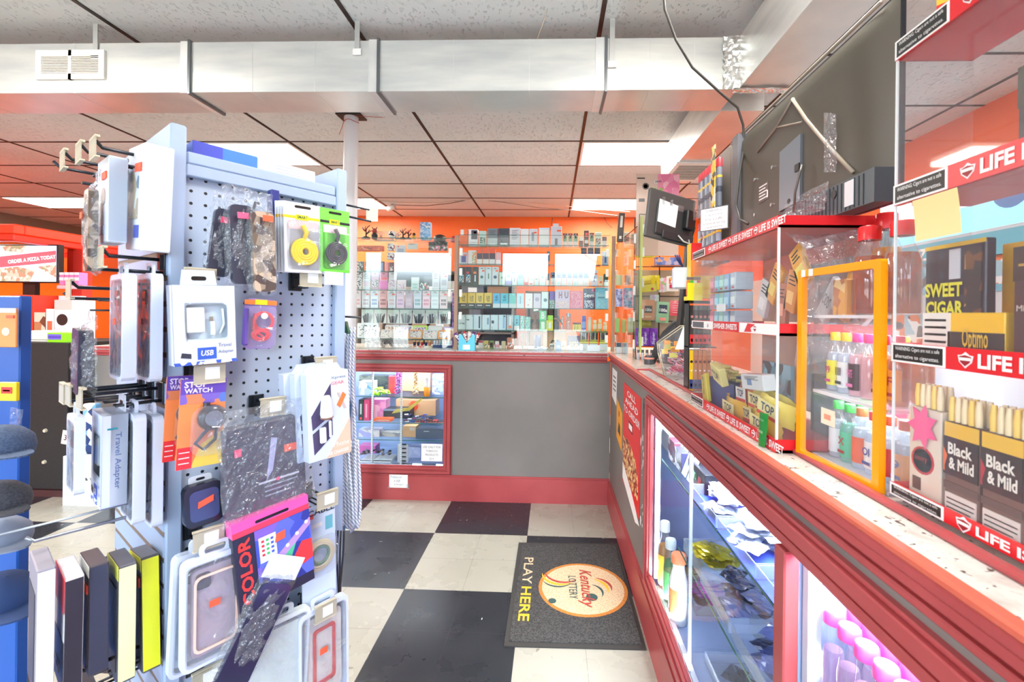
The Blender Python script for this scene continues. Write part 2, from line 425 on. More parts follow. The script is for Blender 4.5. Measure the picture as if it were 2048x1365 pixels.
# ---------------------------------------------------------------- air ducts
GALV = noisy('galvanised_steel', (216, 220, 220), (240, 242, 238), 3, 0.28, 0.6, detail=8, stretch=(1, 1, 6), lo=.3, hi=.7)
GALV2 = noisy('galvanised_steel_flange', (226, 228, 228), (244, 244, 240), 5, 0.35, 0.5)
FOIL = noisy('foil_tape', (225, 225, 220), (250, 250, 248), 14, 0.22, 0.8, bump=1.0, bscale=60)
DY0, DY1, DZ0, DZ1 = 2.20, 2.43, 2.525, 2.775
t = thing('air_duct', 'long bare galvanised steel air duct running across under the ceiling', 'air duct', (0, 0, 0))
secs = [-3.6, -1.81, -.862, .245, .875]
for k in range(4):
    b = MB(); b.box(secs[k] + .004, secs[k + 1] - .004, DY0, DY1, DZ0, DZ1, GALV, .002)
    for q in range(1, 3):
        xx = secs[k] + (secs[k + 1] - secs[k]) * q / 3; b.box(xx - .0012, xx + .0012, DY0 - .0015, DY1, DZ0 - .0015, DZ1, GALV2)
    b.build('duct_section', t)
for x in secs[1:4]:
    b = MB(); b.box(x - .006, x + .006, DY0 - .012, DY1 + .01, DZ0 - .012, DZ1 + .006, mat((120, 124, 128), .3, .8)); b.box(x - .05, x - .008, DY0 - .003, DY1, DZ0 - .003, DZ1 + .003, GALV2); b.build('flange', t)
for (px, py, zb) in ((715, 62, 2.73), (1225, 45, 2.66), (192, 60, 2.72)):
    p = onY(px, py, DY0 - .004)
    b = MB(); b.box(p.x - .012, p.x + .012, DY0 - .008, DY0 - .004, zb, CEIL, mat((210, 212, 210), .35, .6)); b.box(p.x - .02, p.x + .02, DY0 - .01, DY0 - .003, zb - .03, zb, PAPER); b.build('hanger_strap', t)
p0, p1 = onY(72, 101, DY0 - .01), onY(208, 158, DY0 - .01)
vt = MB(); vt.frame(p0.x, p1.x, p1.z, p0.z, DY0 - .012, DY0, .028, mat((248, 246, 240), .4)); xm = (p0.x + p1.x) / 2; vt.box(xm - .008, xm + .008, DY0 - .012, DY0, p1.z, p0.z, mat((248, 246, 240), .4))
v = vt.build('grille', t)
b = MB()
for k in range(11):
    zz = p1.z + .034 + k * (p0.z - p1.z - .064) / 10
    b.box(p0.x + .028, p1.x - .028, DY0 - .01, DY0 - .003, zz - .0022, zz + .0022, mat((235, 228, 214), .5))
b.box(p0.x + .028, p1.x - .028, DY0 - .002, DY0 - .0005, p1.z + .028, p0.z - .028, mat((84, 74, 52), .6)); b.build('slats', v)
t = thing('air_duct', 'short side duct running toward the viewer above the big television', 'air duct')
b = MB(); b.box(.875, 1.10, -1.2, DY0 + .0, DZ0, DZ1, GALV, .002)
for y in (.4, 1.3): b.box(.873, 1.102, y, y + .01, DZ0 - .002, DZ1 + .002, GALV2)
b.build('duct_section', t)
def foil(x0, x1, y0, y1, z0, z1):
    b = MB(); n = 9
    def f(u, v):
        return (x0 + (x1 - x0) * u + random.uniform(-.006, .006), y0 + (y1 - y0) * (u if y1 != y0 else 0) + random.uniform(-.004, .004), z0 + (z1 - z0) * v + random.uniform(-.004, .004))
    b.sheet(f, n, 14, FOIL, smooth=False); return b
foil(.80, .90, DY0 - .008, DY0 - .008, DZ0, DZ1).build('foil_tape', t)
b = MB(); b.sheet(lambda u, v: (.85 + .26 * u, DY0 - .03 + .05 * v + random.uniform(-.005, .005), DZ0 - .008 + random.uniform(-.004, .002)), 14, 5, FOIL, smooth=False); b.build('foil_tape', t)
t = thing('air_duct', 'rear side duct ending in a white slotted grille near the back', 'air duct')
b = MB(); b.box(.875, 1.10, DY1, 3.75, DZ0, DZ1, GALV, .002); b.build('duct_section', t)
b = MB(); b.box(.86, 1.13, 3.22, 3.66, DZ0 - .014, DZ0 - .001, WHITE)
for k in range(12): b.box(.89, 1.10, 3.27 + k * .028, 3.282 + k * .028, DZ0 - .016, DZ0 - .0135, mat((120, 118, 112), .6))
b.build('grille', t)

# support pole standing in front of the counter
pp = onZ(703, 232, CEIL)
t = thing('support_pole', 'round white painted steel pole from floor to ceiling, behind the accessory rack', 'pole', (pp.x, 3.25, 0))
b = MB(); b.lathe([(.05, 0), (.05, CEIL - .001)], mat((236, 238, 242), .35), seg=28); b.build('pole_shaft', t)
b = MB(); b.box(-.09, .09, -.06, .06, CEIL - .012, CEIL - .0045, mat((60, 48, 40), .6)); b.build('ceiling_collar', t)
b = MB(); b.tube([(.052 * math.cos(a), .052 * math.sin(a), CEIL - .05 + .006 * math.sin(3 * a)) for a in [k * PI / 8 for k in range(16)]], .002, mat((200, 60, 40), .6), 5, closed=True)
b.tube([(-.03, -.05, CEIL - .05), (-.04, -.055, CEIL - .1), (-.06, -.06, CEIL - .16)], .0018, mat((200, 60, 40), .6), 5); b.build('string', t)

# ---------------------------------------------------------------- counters
TOPZ = 1.155
GRANITE = None
def granite():
    mt = noisy('speckled_granite', (218, 214, 206), (190, 184, 176), 26, 0.2, detail=8, lo=.5, hi=.72)
    N, L = nodes_of(mt); bs = N['Principled BSDF']
    tc = N.new('ShaderNodeTexCoord'); nz = N.new('ShaderNodeTexNoise'); nz.inputs['Scale'].default_value = 62; nz.inputs['Detail'].default_value = 5; nz.inputs['Distortion'].default_value = 1.2
    L.new(tc.outputs['Object'], nz.inputs['Vector'])
    rp = N.new('ShaderNodeValToRGB'); rp.color_ramp.elements[0].position = .60; rp.color_ramp.elements[1].position = .66
    L.new(nz.outputs[0], rp.inputs[0])
    old = bs.inputs['Base Color'].links[0].from_socket
    mx = N.new('ShaderNodeMix'); mx.data_type = 'RGBA'; L.new(rp.outputs[0], mx.inputs[0]); L.new(old, mx.inputs[6]); mx.inputs[7].default_value = C(96, 86, 80)
    L.new(mx.outputs[2], bs.inputs['Base Color'])
    return mt
GRANITE = granite()
MOLD = [(0, .0, 1.068), (.010, 1.070, 1.086), (.004, 1.086, 1.098), (.014, 1.098, 1.122), (.006, 1.122, 1.130), (.020, 1.130, 1.158)]
EDGEO = mat((204, 98, 78), .3)
def run_y(mb, x, y0, y1, out, z0, z1, mt, depth=.03): mb.box(x - out, x + depth, y0, y1, z0, z1, mt, .003)
FXX = .450    # face of the side counter's grey panel
side = thing('service_counter', 'grey side counter with red trim, granite top and two lit display windows', 'counter', (0, 0, 0))
b = MB()
b.box(FXX, FXX + .02, 2.11, 3.47, .18, 1.09, GREYPANEL); b.box(FXX, FXX + .02, -.8, 2.11, 1.05, 1.10, GREYPANEL); b.box(FXX, FXX + .02, -.8, 2.11, .18, .26, GREYPANEL)
b.build('front_panel', side)
b = MB(); b.box(.433, FXX + .01, -.8, 3.45, 0, .185, WOODRED); b.box(.440, FXX, -.8, 3.45, .185, .197, WOODRED); b.build('baseboard', side)
b = MB()
for o_, z0, z1 in ((.010, 1.092, 1.104), (.004, 1.104, 1.112), (.014, 1.112, 1.130), (.019, 1.130, 1.146)): b.box(FXX - o_, FXX + .02, -.8, 3.465, z0, z1, WOODRED, .003)
b.box(FXX - .021, FXX, -.8, 3.465, 1.146, 1.158, EDGEO, .003)
b.build('edge_molding', side)
b = MB(); b.box(FXX, 1.05, -.8, 3.475, 1.125, TOPZ, GRANITE); b.build('worktop', side)
b = MB(); b.box(.508, .524, -.8, 2.42, TOPZ, TOPZ + .010, WOODRED, .003); b.box(.45, .508, 2.404, 2.42, TOPZ, TOPZ + .008, WOODRED, .002); b.build('inlay_strip', side)
b = MB(); y0, y1, z0, z1 = -.6, 2.05, .278, 1.006
for t0, t1, o_ in ((0, .010, .006), (.010, .026, .014), (.026, .036, .010), (.036, .062, .020), (.062, .070, .012)):
    b.box(FXX - o_, FXX + .01, y0, y1 + t1, z1 + t0, z1 + t1, WOODRED, .002); b.box(FXX - o_, FXX + .01, y0, y1 + t1, z0 - t1, z0 - t0, WOODRED, .002)
    b.box(FXX - o_, FXX + .01, y1 + t0, y1 + t1, z0 - t0, z1 + t0, WOODRED, .002)
b.box(FXX - .016, FXX + .012, .857, .897, z0, z1, WOODRED, .003)
b.build('window_frame', side)
for (y0, y1) in ((.88, 2.07), (-.62, .87)):
    b = MB(); b.box(FXX + .011, FXX + .015, y0, y1, .26, 1.02, CASEGLASS); b.build('window_glass', side)
CASEW = mat((150, 166, 206), .4)
b = MB(); b.box(.98, 1.0, -.8, 3.45, .2, 1.12, CASEW); b.box(.475, .98, -.8, 2.55, .2, .225, CASEW); b.box(.46, .98, 2.53, 2.55, .225, 1.12, CASEW); b.box(.46, .98, .868, .882, .225, 1.12, CASEW); b.build('cabinet_box', side)
b = MB(); b.box(.50, .975, .885, 2.52, .795, .801, CASEGLASS); b.box(.50, .502, .885, 2.52, .795, .801, EDGE); b.build('shelf', side)
b = MB(); b.box(.485, .975, .885, 1.74, .565, .571, CASEGLASS); b.box(.485, .487, .885, 1.74, .565, .571, EDGE); b.build('shelf', side)
def led(parent, x, y, z0, z1):
    b = MB(); b.box(x - .012, x + .012, y - .012, y + .006, z0, z1, mat((225, 230, 240), .4))
    n = max(1, int((z1 - z0) / .11))
    for k in range(n):
        zz = z0 + (k + .5) * (z1 - z0) / n; b.box(x - .009, x + .009, y - .016, y - .012, zz - .022, zz + .022, LED)
    b.build('led_strip', parent)
led(side, .484, 2.078, .26, 1.0); led(side, .484, .858, .26, 1.0)
for (y0, y1) in ((.9, 2.05), (-.3, .85)):
    b = MB(); b.box(.475, .497, y0, y1, .226, .238, mat((225, 230, 240), .4))
    for k in range(9):
        yy = y0 + (k + .5) * (y1 - y0) / 9; b.box(.479, .493, yy - .03, yy + .03, .238, .242, LED)
    b.build('led_strip', side)
    light('case_light', (.56, (y0 + y1) / 2, 1.10), .12, 17, (0, 0, 0), (.86, .91, 1.0), y1 - y0)
    light('case_light', (.485, (y0 + y1) / 2, .25), .02, 7, (PI, 0, 0), (.86, .91, 1.0), y1 - y0)

FYY = 3.49    # face of the back counter
back = thing('service_counter', 'grey back counter with red trim and a lit display window', 'counter', (0, 0, 0))
b = MB(); b.box(-.77, .45, FYY, FYY + .02, .18, 1.09, GREYPANEL); b.box(-3.62, -.77, FYY, FYY + .02, 1.04, 1.09, GREYPANEL); b.box(-3.62, -2.0, FYY, FYY + .02, .18, 1.04, GREYPANEL); b.box(-2.0, -.77, FYY, FYY + .02, .18, .22, GREYPANEL)
b.box(-.7745, -.7735, FYY - .001, FYY, 1.04, 1.075, INK); b.build('front_panel', back)
b = MB(); b.box(-3.62, .45, 3.472, FYY + .01, 0, .185, WOODRED); b.box(-3.62, .45, 3.480, FYY, .185, .196, WOODRED); b.build('baseboard', back)
b = MB()
for o_, z0, z1 in ((.010, 1.078, 1.090), (.004, 1.090, 1.100), (.012, 1.100, 1.122), (.006, 1.122, 1.130), (.017, 1.130, 1.150)): b.box(-3.62, .425, FYY - o_, FYY + .02, z0, z1, WOODRED, .003)
b.build('edge_molding', back)
b = MB(); b.box(-3.62, 1.05, FYY - .01, 4.15, 1.125, TOPZ, GRANITE); b.build('worktop', back)
WX0, WX1, WZ0, WZ1 = -1.95, -.828, .262, .982
b = MB()
for t0, t1, o_ in ((0, .010, .006), (.010, .026, .014), (.026, .036, .010), (.036, .058, .020), (.058, .064, .012)):
    b.box(WX0 - t1, WX1 + t1, FYY - o_, FYY + .01, WZ1 + t0, WZ1 + t1, WOODRED, .002); b.box(WX0 - t1, WX1 + t1, FYY - o_, FYY + .01, WZ0 - t1, WZ0 - t0, WOODRED, .002)
    b.box(WX1 + t0, WX1 + t1, FYY - o_, FYY + .01, WZ0 - t0, WZ1 + t0, WOODRED, .002); b.box(WX0 - t1, WX0 - t0, FYY - o_, FYY + .01, WZ0 - t0, WZ1 + t0, WOODRED, .002)
b.build('window_frame', back)
b = MB(); b.box(WX0 - .02, WX1 + .02, FYY + .011, FYY + .015, WZ0 - .02, WZ1 + .02, CASEGLASS); b.build('window_glass', back)
b = MB(); b.box(-2.0, -.79, 4.05, 4.07, .2, 1.12, CASEW); b.box(-2.0, -.79, FYY + .02, 4.05, .2, .235, CASEW); b.box(-.81, -.79, FYY + .02, 4.05, .235, 1.12, CASEW); b.box(-2.0, -1.98, FYY + .02, 4.05, .235, 1.12, CASEW); b.build('cabinet_box', back)
BSH = [.775, .568, .432]
for z in BSH:
    b = MB(); b.box(-1.97, -.82, 3.58, 4.04, z - .006, z, CASEGLASS); b.box(-1.97, -.82, 3.578, 3.58, z - .006, z, EDGE); b.build('shelf', back)
for px in (745, 803):
    p = onY(px, 800, 3.56); b = MB(); b.box(p.x - .006, p.x + .006, 3.555, 3.567, .236, 1.1, mat((230, 232, 236), .3, .4))
    for k in range(40): b.box(p.x - .0015, p.x + .0015, 3.5545, 3.555, .25 + k * .018, .258 + k * .018, INK)
    b.build('shelf_standard', back)
b = MB(); b.box(-1.95, -.84, 3.53, 3.55, .236, .248, mat((225, 230, 240), .4))
for px in (835, 882): 
    p = onY(px, 930, 3.54); b.box(p.x - .035, p.x + .035, 3.527, 3.53, .24, .262, LED)
b.build('led_strip', back)
light('case_light', (-1.4, 3.66, 1.11), 1.1, 12, (0, 0, 0), (.86, .91, 1.0), .12)

# papers and posters stuck to the counters
def paper_on_side(name, label, cat, pxs, mt_fn):
    pass
t = thing('paper_sign', 'small handwritten paper note taped to the red baseboard', 'sign', (onY(797, 964, 3.47).x, 3.470, onY(797, 976, 3.47).z))
b = MB(); b.box(-.072, .072, -.0015, 0, 0, .10, PAPER)
for k, s_ in enumerate(('Tobacco', 'USE', 'Only!')): b.text(s_, -.02 + .012 * k, .083 - .03 * k, (.09, .05, .07)[k], .018, -.0018, mat((70, 100, 110), .6), shear=.3)
b.build('note', t); b = MB(); b.box(-.085, -.06, -.002, -.0016, -.008, .012, BLIST); b.build('tape', t)
b = MB(); b.box(.06, .085, -.002, -.0016, -.008, .03, BLIST); b.build('tape', t)
p = onY(861, 888, 3.51)
t = thing('paper_sign', 'white printed notice taped inside the back display window', 'sign', (onY(863, 900, 3.49).x, 3.4995, onY(863, 924, 3.49).z))
b = MB(); b.box(-.082, .082, -.001, 0, 0, .135, PAPER)
for k, s_ in enumerate(('USE ONLY FOR', 'TOBACCO', 'PRODUCTS', '21+')): b.text(s_, 0, .11 - .03 * k, (.14, .09, .10, .035)[k], .016, -.0013, mat((90, 94, 98), .6))
b.build('note', t)
# side counter stickers: local frame faces the aisle (-x)
def on_side(name, label, cat, y0, y1, z0, z1, fill):
    t = thing(name, label, cat, (FXX - .0005, (y0 + y1) / 2, z0), -PI / 2)
    b = MB(); fill(b, abs(y1 - y0), z1 - z0); b.build('sheet', t); return t
def yz(px, py): p = onX(px, py, FXX); return p.y, p.z
(ya, za), (yb, zb) = yz(1246, 752), yz(1272, 968)
def poster(b, w_, h_):
    b.box(-w_ / 2, w_ / 2, -.002, 0, 0, h_, mat((232, 34, 38), .3))
    b.prism([(-w_ / 2, h_ * .46), (-w_ * .12, h_ * .5), (w_ * .25, h_ * .42), (w_ * .42, h_ * .28), (w_ * .4, h_ * .12), (0, h_ * .1), (-w_ / 2, h_ * .2)], -.003, -.002, art([(214, 120, 60), (240, 190, 120), (170, 50, 30), (250, 220, 160), (120, 60, 40)], 60))
    b.prism([(-w_ / 2, h_ * .2), (0, h_ * .1), (w_ * .5, -.03), (w_ * .3, -.06), (-w_ / 2, h_ * .04)], -.003, -.002, PAPER)
    b.text('CALL', 0, h_ * .93, w_ * .5, h_ * .055, -.0025, WHITE, .02); b.text('AHEAD', 0, h_ * .85, w_ * .75, h_ * .055, -.0025, WHITE, .02); b.text('TO ORDER', 0, h_ * .76, w_ * .95, h_ * .06, -.0025, WHITE, .02)
    b.box(-w_ * .15, w_ * .1, -.0025, -.002, h_ * .6, h_ * .69, mat((120, 24, 30), .4)); b.box(-w_ * .12, w_ * .07, -.003, -.0025, h_ * .62, h_ * .67, PAPER)
on_side('poster', 'tall red pizza poster reading CALL AHEAD TO ORDER on the side counter', 'poster', 2.83, 2.29, .42, 1.03, poster)
def sticker(b, w_, h_):
    b.prism([(-w_ / 2, .02), (w_ / 2, -.02), (w_ / 2 + .01, h_ * .8), (-w_ / 2, h_)], -.002, 0, mat((250, 168, 30), .4))
    b.prism([(-.05, h_ * .25), (.06, h_ * .22), (.04, h_ * .45), (-.01, h_ * .5)], -.0025, -.002, mat((60, 50, 50), .5)); b.lathe([(.02, 0), (.02, .001)], mat((180, 90, 50), .5), M=Matrix.Translation((-.0, -.002, h_ * .7)) @ Matrix.Rotation(PI / 2, 4, 'X'))
on_side('sticker', 'orange-yellow sticker left of the red poster on the counter side', 'sticker', 3.12, 2.89, .60, .88, sticker)
def note(b, w_, h_):
    b.prism([(-w_ / 2 - .01, .01), (w_ / 2 - .02, -.02), (w_ / 2, h_), (-w_ / 2, h_ + .005)], -.002, 0, PAPER)
    for k in range(4): b.box(-w_ * .3, w_ * .3, -.0024, -.002, h_ * (.75 - k * .14), h_ * (.79 - k * .14), INK)
on_side('paper_sign', 'white paper note high on the side counter near the inner corner', 'sign', 3.36, 3.13, .84, 1.055, note)
def eagle(b, w_, h_):
    b.box(-w_ / 2, w_ / 2, -.002, 0, 0, h_, mat((70, 98, 92), .5)); b.text('EAGLE', 0, h_ * .75, w_ * .9, h_ * .25, -.0024, INK, .01); b.box(-w_ / 2, w_ / 2, -.0024, -.002, h_ * .5, h_ * .53, INK)
on_side('sticker', 'green sticker with dark lettering beside the display window frame', 'sticker', 2.23, 2.12, .90, 1.04, eagle)
# torn poster scraps
t = thing('paper_scraps', 'torn white poster remnants left on the grey counter side', 'paper', (FXX - .0005, 2.21, .42), -PI / 2)
b = MB(); rr = random.Random(4)
for k in range(26):
    x, z = rr.uniform(-.08, .07), rr.choice([rr.uniform(.0, .16), rr.uniform(.2, .45)]); s_ = rr.uniform(.003, .02)
    b.prism([(x + s_ * rr.uniform(.5, 1) * math.cos(a) * .6, z + 1.6 * s_ * rr.uniform(.4, 1) * math.sin(a)) for a in [q * PI / 3.5 for q in range(7)]], -.001, 0, PAPER)
b.build('scraps', t)
tag(t, kind='stuff')

# ---------------------------------------------------------------- floor mat
MATC = noisy('mat_pile', (52, 52, 52), (84, 82, 80), 160, 0.95, bump=1, bscale=220)
t = thing('floor_mat', 'charcoal entrance mat with a round lottery emblem lying on the checkered floor', 'floor mat', (.118, 2.415, 0), 0)
b = MB(); b.zprism([(-.31, -.45), (.305, -.44), (.31, .465), (-.31, .445)], 0, .006, mat((58, 56, 54), .7)); b.build('rubber_border', t)
b = MB(); b.zprism([(-.288, -.425), (.29, -.415), (.292, .44), (-.288, .42)], .006, .010, MATC); b.build('pile', t)
MT = Matrix.Translation((0, 0, .0104)) @ Matrix.Rotation(-PI / 2, 4, 'Z') @ Matrix.Rotation(-PI / 2, 4, 'X')
CREAM = noisy('cream_pile', (214, 178, 136), (236, 212, 178), 150, .95, bump=1, bscale=220)
OCH = noisy('orange_pile', (200, 120, 50), (214, 140, 66), 150, .95, bump=1, bscale=220)
b = MB()
MD = Matrix.Translation((.06, -.02, .0102))
circ = lambda r, n=48: [(r * math.cos(2 * PI * k / n), r * math.sin(2 * PI * k / n)) for k in range(n)]
b.zprism(circ(.232), .0, .0012, OCH, M=MD); b.zprism(circ(.214), .0, .0020, CREAM, M=MD)
def swoosh(cx_, cy_, r, a0, a1, wd, mt, z=.0138):
    pts = []
    for k in range(13):
        a = a0 + (a1 - a0) * k / 12; q = wd * math.sin(PI * (k + .3) / 12.6); pts.append((cx_ + (r + q) * math.cos(a), cy_ + (r + q) * math.sin(a)))
    for k in range(12, -1, -1):
        a = a0 + (a1 - a0) * k / 12; q = wd * math.sin(PI * (k + .3) / 12.6); pts.append((cx_ + (r - q) * math.cos(a), cy_ + (r - q) * math.sin(a)))
    b.zprism(pts, .0124, z, mt)
YEL = noisy('yellow_pile', (222, 170, 40), (240, 190, 60), 150, .95); RDP = noisy('red_pile', (170, 60, 50), (190, 80, 64), 150, .95); TEALP = mat((60, 86, 84), .95)
swoosh(-.04, .12, .10, PI * 1.02, PI * 1.75, .007, RDP); swoosh(-.055, .10, .10, PI * 1.0, PI * 1.7, .008, YEL); swoosh(-.07, .07, .09, PI * 1.15, PI * 1.75, .005, TEALP)
swoosh(.12, -.02, .09, -.25, PI * .45, .007, RDP); swoosh(.10, -.03, .09, -.3, PI * .42, .008, YEL); swoosh(.09, -.06, .07, -.5, PI * .4, .006, TEALP)
b.zprism([(.10 + .03 * c_, -.10 + .03 * s_) for c_, s_ in circ(1, 12)], .0124, .0136, TEALP); b.zprism([(-.10 + .02 * c_, -.14 + .02 * s_) for c_, s_ in circ(1, 12)], .0124, .0136, TEALP)
b.build('emblem', t)
b = MB(); b.M = Matrix.Translation((.06, -.02, .0142)) @ Matrix.Rotation(-PI / 2, 4, 'Z') @ Matrix.Rotation(-PI / 2, 4, 'X')
b.text('Kentucky', 0, .012, .33, .085, 0, RDP, .01, .35); b.text('LOTTERY', -.0, -.052, .20, .042, 0, TEALP, .0)
b.M = Matrix.Translation((-.235, -.02, .0112)) @ Matrix.Rotation(-PI / 2, 4, 'Z') @ Matrix.Rotation(-PI / 2, 4, 'X')
b.text('PLAY', -.15, 0, .26, .052, 0, CREAM, .01); b.build('lettering', t); M_k = b.M; b = MB(); b.M = M_k; b.text('HERE', .14, 0, .27, .052, 0, YEL, .02); b.build('lettering', t)
# ================================================================ glass case above the back counter
ORD = ['first', 'second', 'third', 'fourth', 'fifth', 'sixth', 'seventh', 'eighth', 'ninth', 'tenth', 'eleventh', 'twelfth', 'thirteenth', 'fourteenth', 'fifteenth', 'sixteenth', 'seventeenth', 'eighteenth', 'nineteenth', 'twentieth']
def style(b, w_, h_, y, st):
    e = .0006
    def dec(x0, x1, z0, z1, mt, k=1): b.box(-w_ / 2 + x0 * w_, -w_ / 2 + x1 * w_, y - e * k, y, z0 * h_, z1 * h_, mt)
    for s in st:
        k = s[0]
        if k == 'T': dec(0, 1, 1 - s[1], 1, mat(s[2], .3))
        elif k == 'B': dec(0, 1, 0, s[1], mat(s[2], .3))
        elif k == 'P': dec(.14, .86, .16, .58, art(s[1], s[2] if len(s) > 2 else 160), 2)
        elif k == 'F': dec(0, 1, 0, 1, art(s[1], s[2] if len(s) > 2 else 90), 1)
        elif k == 'R': dec(*s[1:5], mat(s[5], .35), 2)
        elif k == 'A': dec(*s[1:5], art(s[5], s[6] if len(s) > 6 else 160), 3)
        elif k == 'L':
            for q in range(s[1] if len(s) > 1 else 3): dec(.2, .8 - .12 * (q % 2), .84 - q * .09, .86 - q * .09, INK, 3)
        elif k == 'H': dec(.34, .66, .90, .93, BLACK, 3)
        elif k == 'S': dec(.55, .92, .74, .82, ORSTICK, 4)
        elif k == 'N':                                       # press-on nails: two rows of small ovals
            for r_ in range(2):
                for q in range(4): dec(.2 + q * .17, .31 + q * .17, .18 + r_ * .2, .32 + r_ * .2, mat(s[1], .2), 4)
        elif k == 'X': b.text(s[1], (s[2] - .5) * w_, s[3] * h_, s[4] * w_, s[5] * h_, y - e * 5, mat(s[6], .4), .015 if len(s) < 8 else s[7])
        elif k == 'D': b.lathe([(min(w_, h_) * s[1], 0), (min(w_, h_) * s[1], e)], mat(s[2], .3), seg=16, M=Matrix.Translation(((s[3] - .5) * w_ if len(s) > 3 else 0, y, (s[4] if len(s) > 4 else .5) * h_)) @ Matrix.Rotation(PI / 2, 4, 'X'))
def prod(name, label, cat, group, x, y, z, w_, h_, d, body, st=(), rot=0, c=.0015):
    """a printed carton: origin at the middle of its foot, front toward local -y"""
    b = MB(); b.box(-w_ / 2, w_ / 2, -d / 2, d / 2, 0, h_, mat(body, .3), c)
    style(b, w_, h_, -d / 2, st)
    o = b.build(name); o.location = (x, y, z); o.rotation_euler = rot if isinstance(rot, tuple) else (0, 0, rot)
    return tag(o, label, cat, group)
def row(items, Y, z, where, group, d=.035, name='product_box', cat='box'):
    n = 0
    for it in items:
        px0, px1, top, cname, body, st = it[:6]
        nm, kind, ct = (it[6] if len(it) > 6 else (name, 'box', cat))
        a, c_ = onY(px0 + .4, 560, Y), onY(px1 - .4, 560, Y); h_ = onY((px0 + px1) / 2, top, Y).z - z
        lab = ('%s%s, %s from left, %s' % (cname, '' if cname.split()[-1] in ('box', 'card', 'pack', 'dots', 'squares', 'oval', 'HU', 'foot', 'bar', 'stripe', 'tube', 'corner', 'lid', 'label', 'curve', 'square') or not kind else ' ' + kind, ORD[n], where))
        prod(nm, lab, ct, group, (a.x + c_.x) / 2, Y + d / 2, z, c_.x - a.x, h_, d, body, st); n += 1
GY_ = 3.62      # plane of the front glass
SY = 3.74       # front faces of the stock on the shelves
shelf_z = [onY(1060, py, SY).z for py in (493, 531, 572, 617, 661)]
# clear panels standing on the counter, held by white clips
def panel(name, label, pts, z0, z1):
    t = thing(name, label, 'glass screen', (pts[0][0], pts[0][1], z0))
    dx, dy = pts[1][0] - pts[0][0], pts[1][1] - pts[0][1]; L = math.hypot(dx, dy)
    t.rotation_euler = (0, 0, math.atan2(dy, dx))
    b = MB(); b.box(0, L, -.003, .003, 0, z1 - z0, GLASS); b.build('pane', t)
    b = MB(); b.box(0, L, -.0032, .0032, z1 - z0, z1 - z0 + .003, EDGE); b.box(-.002, .0005, -.0032, .0032, 0, z1 - z0, EDGE); b.build('pane_edge', t)
    return t, L
CLIPW = mat((240, 242, 238), .3)
def clips(t, x, zs):
    for z in zs:
        b = MB(); b.box(x - .012, x + .012, -.014, -.003, z - .03, z + .03, CLIPW, .003); b.build('clip', t)
xa, xb, xc = onY(700, 560, GY_).x - .3, onY(905, 560, GY_).x, onY(917, 560, GY_).x
xd = onY(1219, 560, GY_).x
ztop = onY(1060, 471, GY_).z
zt2 = onY(800, 477, GY_).z
for (x0, x1, nm, zt) in ((xa, xb, 'left wide glass panel of the case on the back counter', zt2), (xc, xd, 'right wide glass panel of the case on the back counter', ztop)):
    zm = onY(1060, 577 if x0 > -1 else 580, GY_).z
    t, L = panel('clear_screen', nm, ((x0, GY_), (x1, GY_)), TOPZ, zt)
    clips(t, L - .02, [.10, .27, .45, .62, .78]); clips(t, .02, [.10, .27, .45, .62, .78])
    b = MB(); b.box(0, L, -.0034, .0034, zm - TOPZ, zm - TOPZ + .0015, EDGE); b.build('pane_joint', t)
qa, qb = onZ(1231, 702, TOPZ), onZ(1271, 720, TOPZ)
t, L = panel('clear_screen', 'narrow glass panel of the case running toward the viewer on the side counter', ((qa.x, qa.y), (qb.x, qb.y)), TOPZ, 2.02)
clips(t, L - .02, [.1, .28, .45, .62, .79]); clips(t, .02, [.1, .28, .45, .62, .79])
t, L = panel('clear_screen', 'clear panel between the narrow glass and the leaning card terminal', ((qb.x + .015, qb.y), (qb.x + .14, qb.y + .02)), TOPZ, 2.10)
clips(t, .02, [.12, .3, .5, .7, .85])
b = MB(); b.box(.004, .016, -.02, -.004, .05, .93, mat((190, 206, 120), .4)); b.build('edge_trim', t)
# corner posts
for px, lab in ((911, 'brown post between the two glass panels on the back counter'), (1225, 'pale wooden post at the corner of the two counters')):
    p = onY(px, 700, GY_ + .03)
    t = thing('case_post', lab, 'post', (p.x, GY_ + .03, TOPZ)); b = MB(); b.box(-.014, .014, -.012, .012, 0, ztop - TOPZ, mat((176, 140, 118), .5)); b.build('post', t)
# glass shelves
def gshelf(x0, x1, y0, y1, z, lab):
    t = thing('glass_shelf', lab, 'shelf', ((x0 + x1) / 2, (y0 + y1) / 2, z)); w_ = (x1 - x0) / 2; d = (y1 - y0) / 2
    b = MB(); b.box(-w_, w_, -d, d, -.006, 0, CASEGLASS); b.build('shelf_plate', t); b = MB(); b.box(-w_, w_, -d - .002, -d, -.006, 0, EDGE); b.build('front_edge', t)
names = ['top', 'second', 'third', 'fourth', 'fifth']
for k, z in enumerate(shelf_z): gshelf(xc - .02, xd, 3.66, 3.84, z, '%s glass shelf from the top in the right glass case' % ORD[k])
Lz = [onY(800, py, SY).z for py in (479, 545, 581, 617, 677)]
for k, z in enumerate(Lz): gshelf(xa, xb, 3.66, 3.84, z, '%s glass shelf from the top in the left glass case' % ORD[k])
gshelf(qa.x + .03, qa.x + .45, 3.3, 3.6, shelf_z[2], 'short middle shelf behind the narrow glass panel'); gshelf(qa.x + .03, qa.x + .45, 3.3, 3.6, shelf_z[4], 'short low shelf behind the narrow glass panel')
gshelf(qa.x + .03, qa.x + .45, 3.3, 3.6, shelf_z[0], 'short high shelf behind the narrow glass panel')

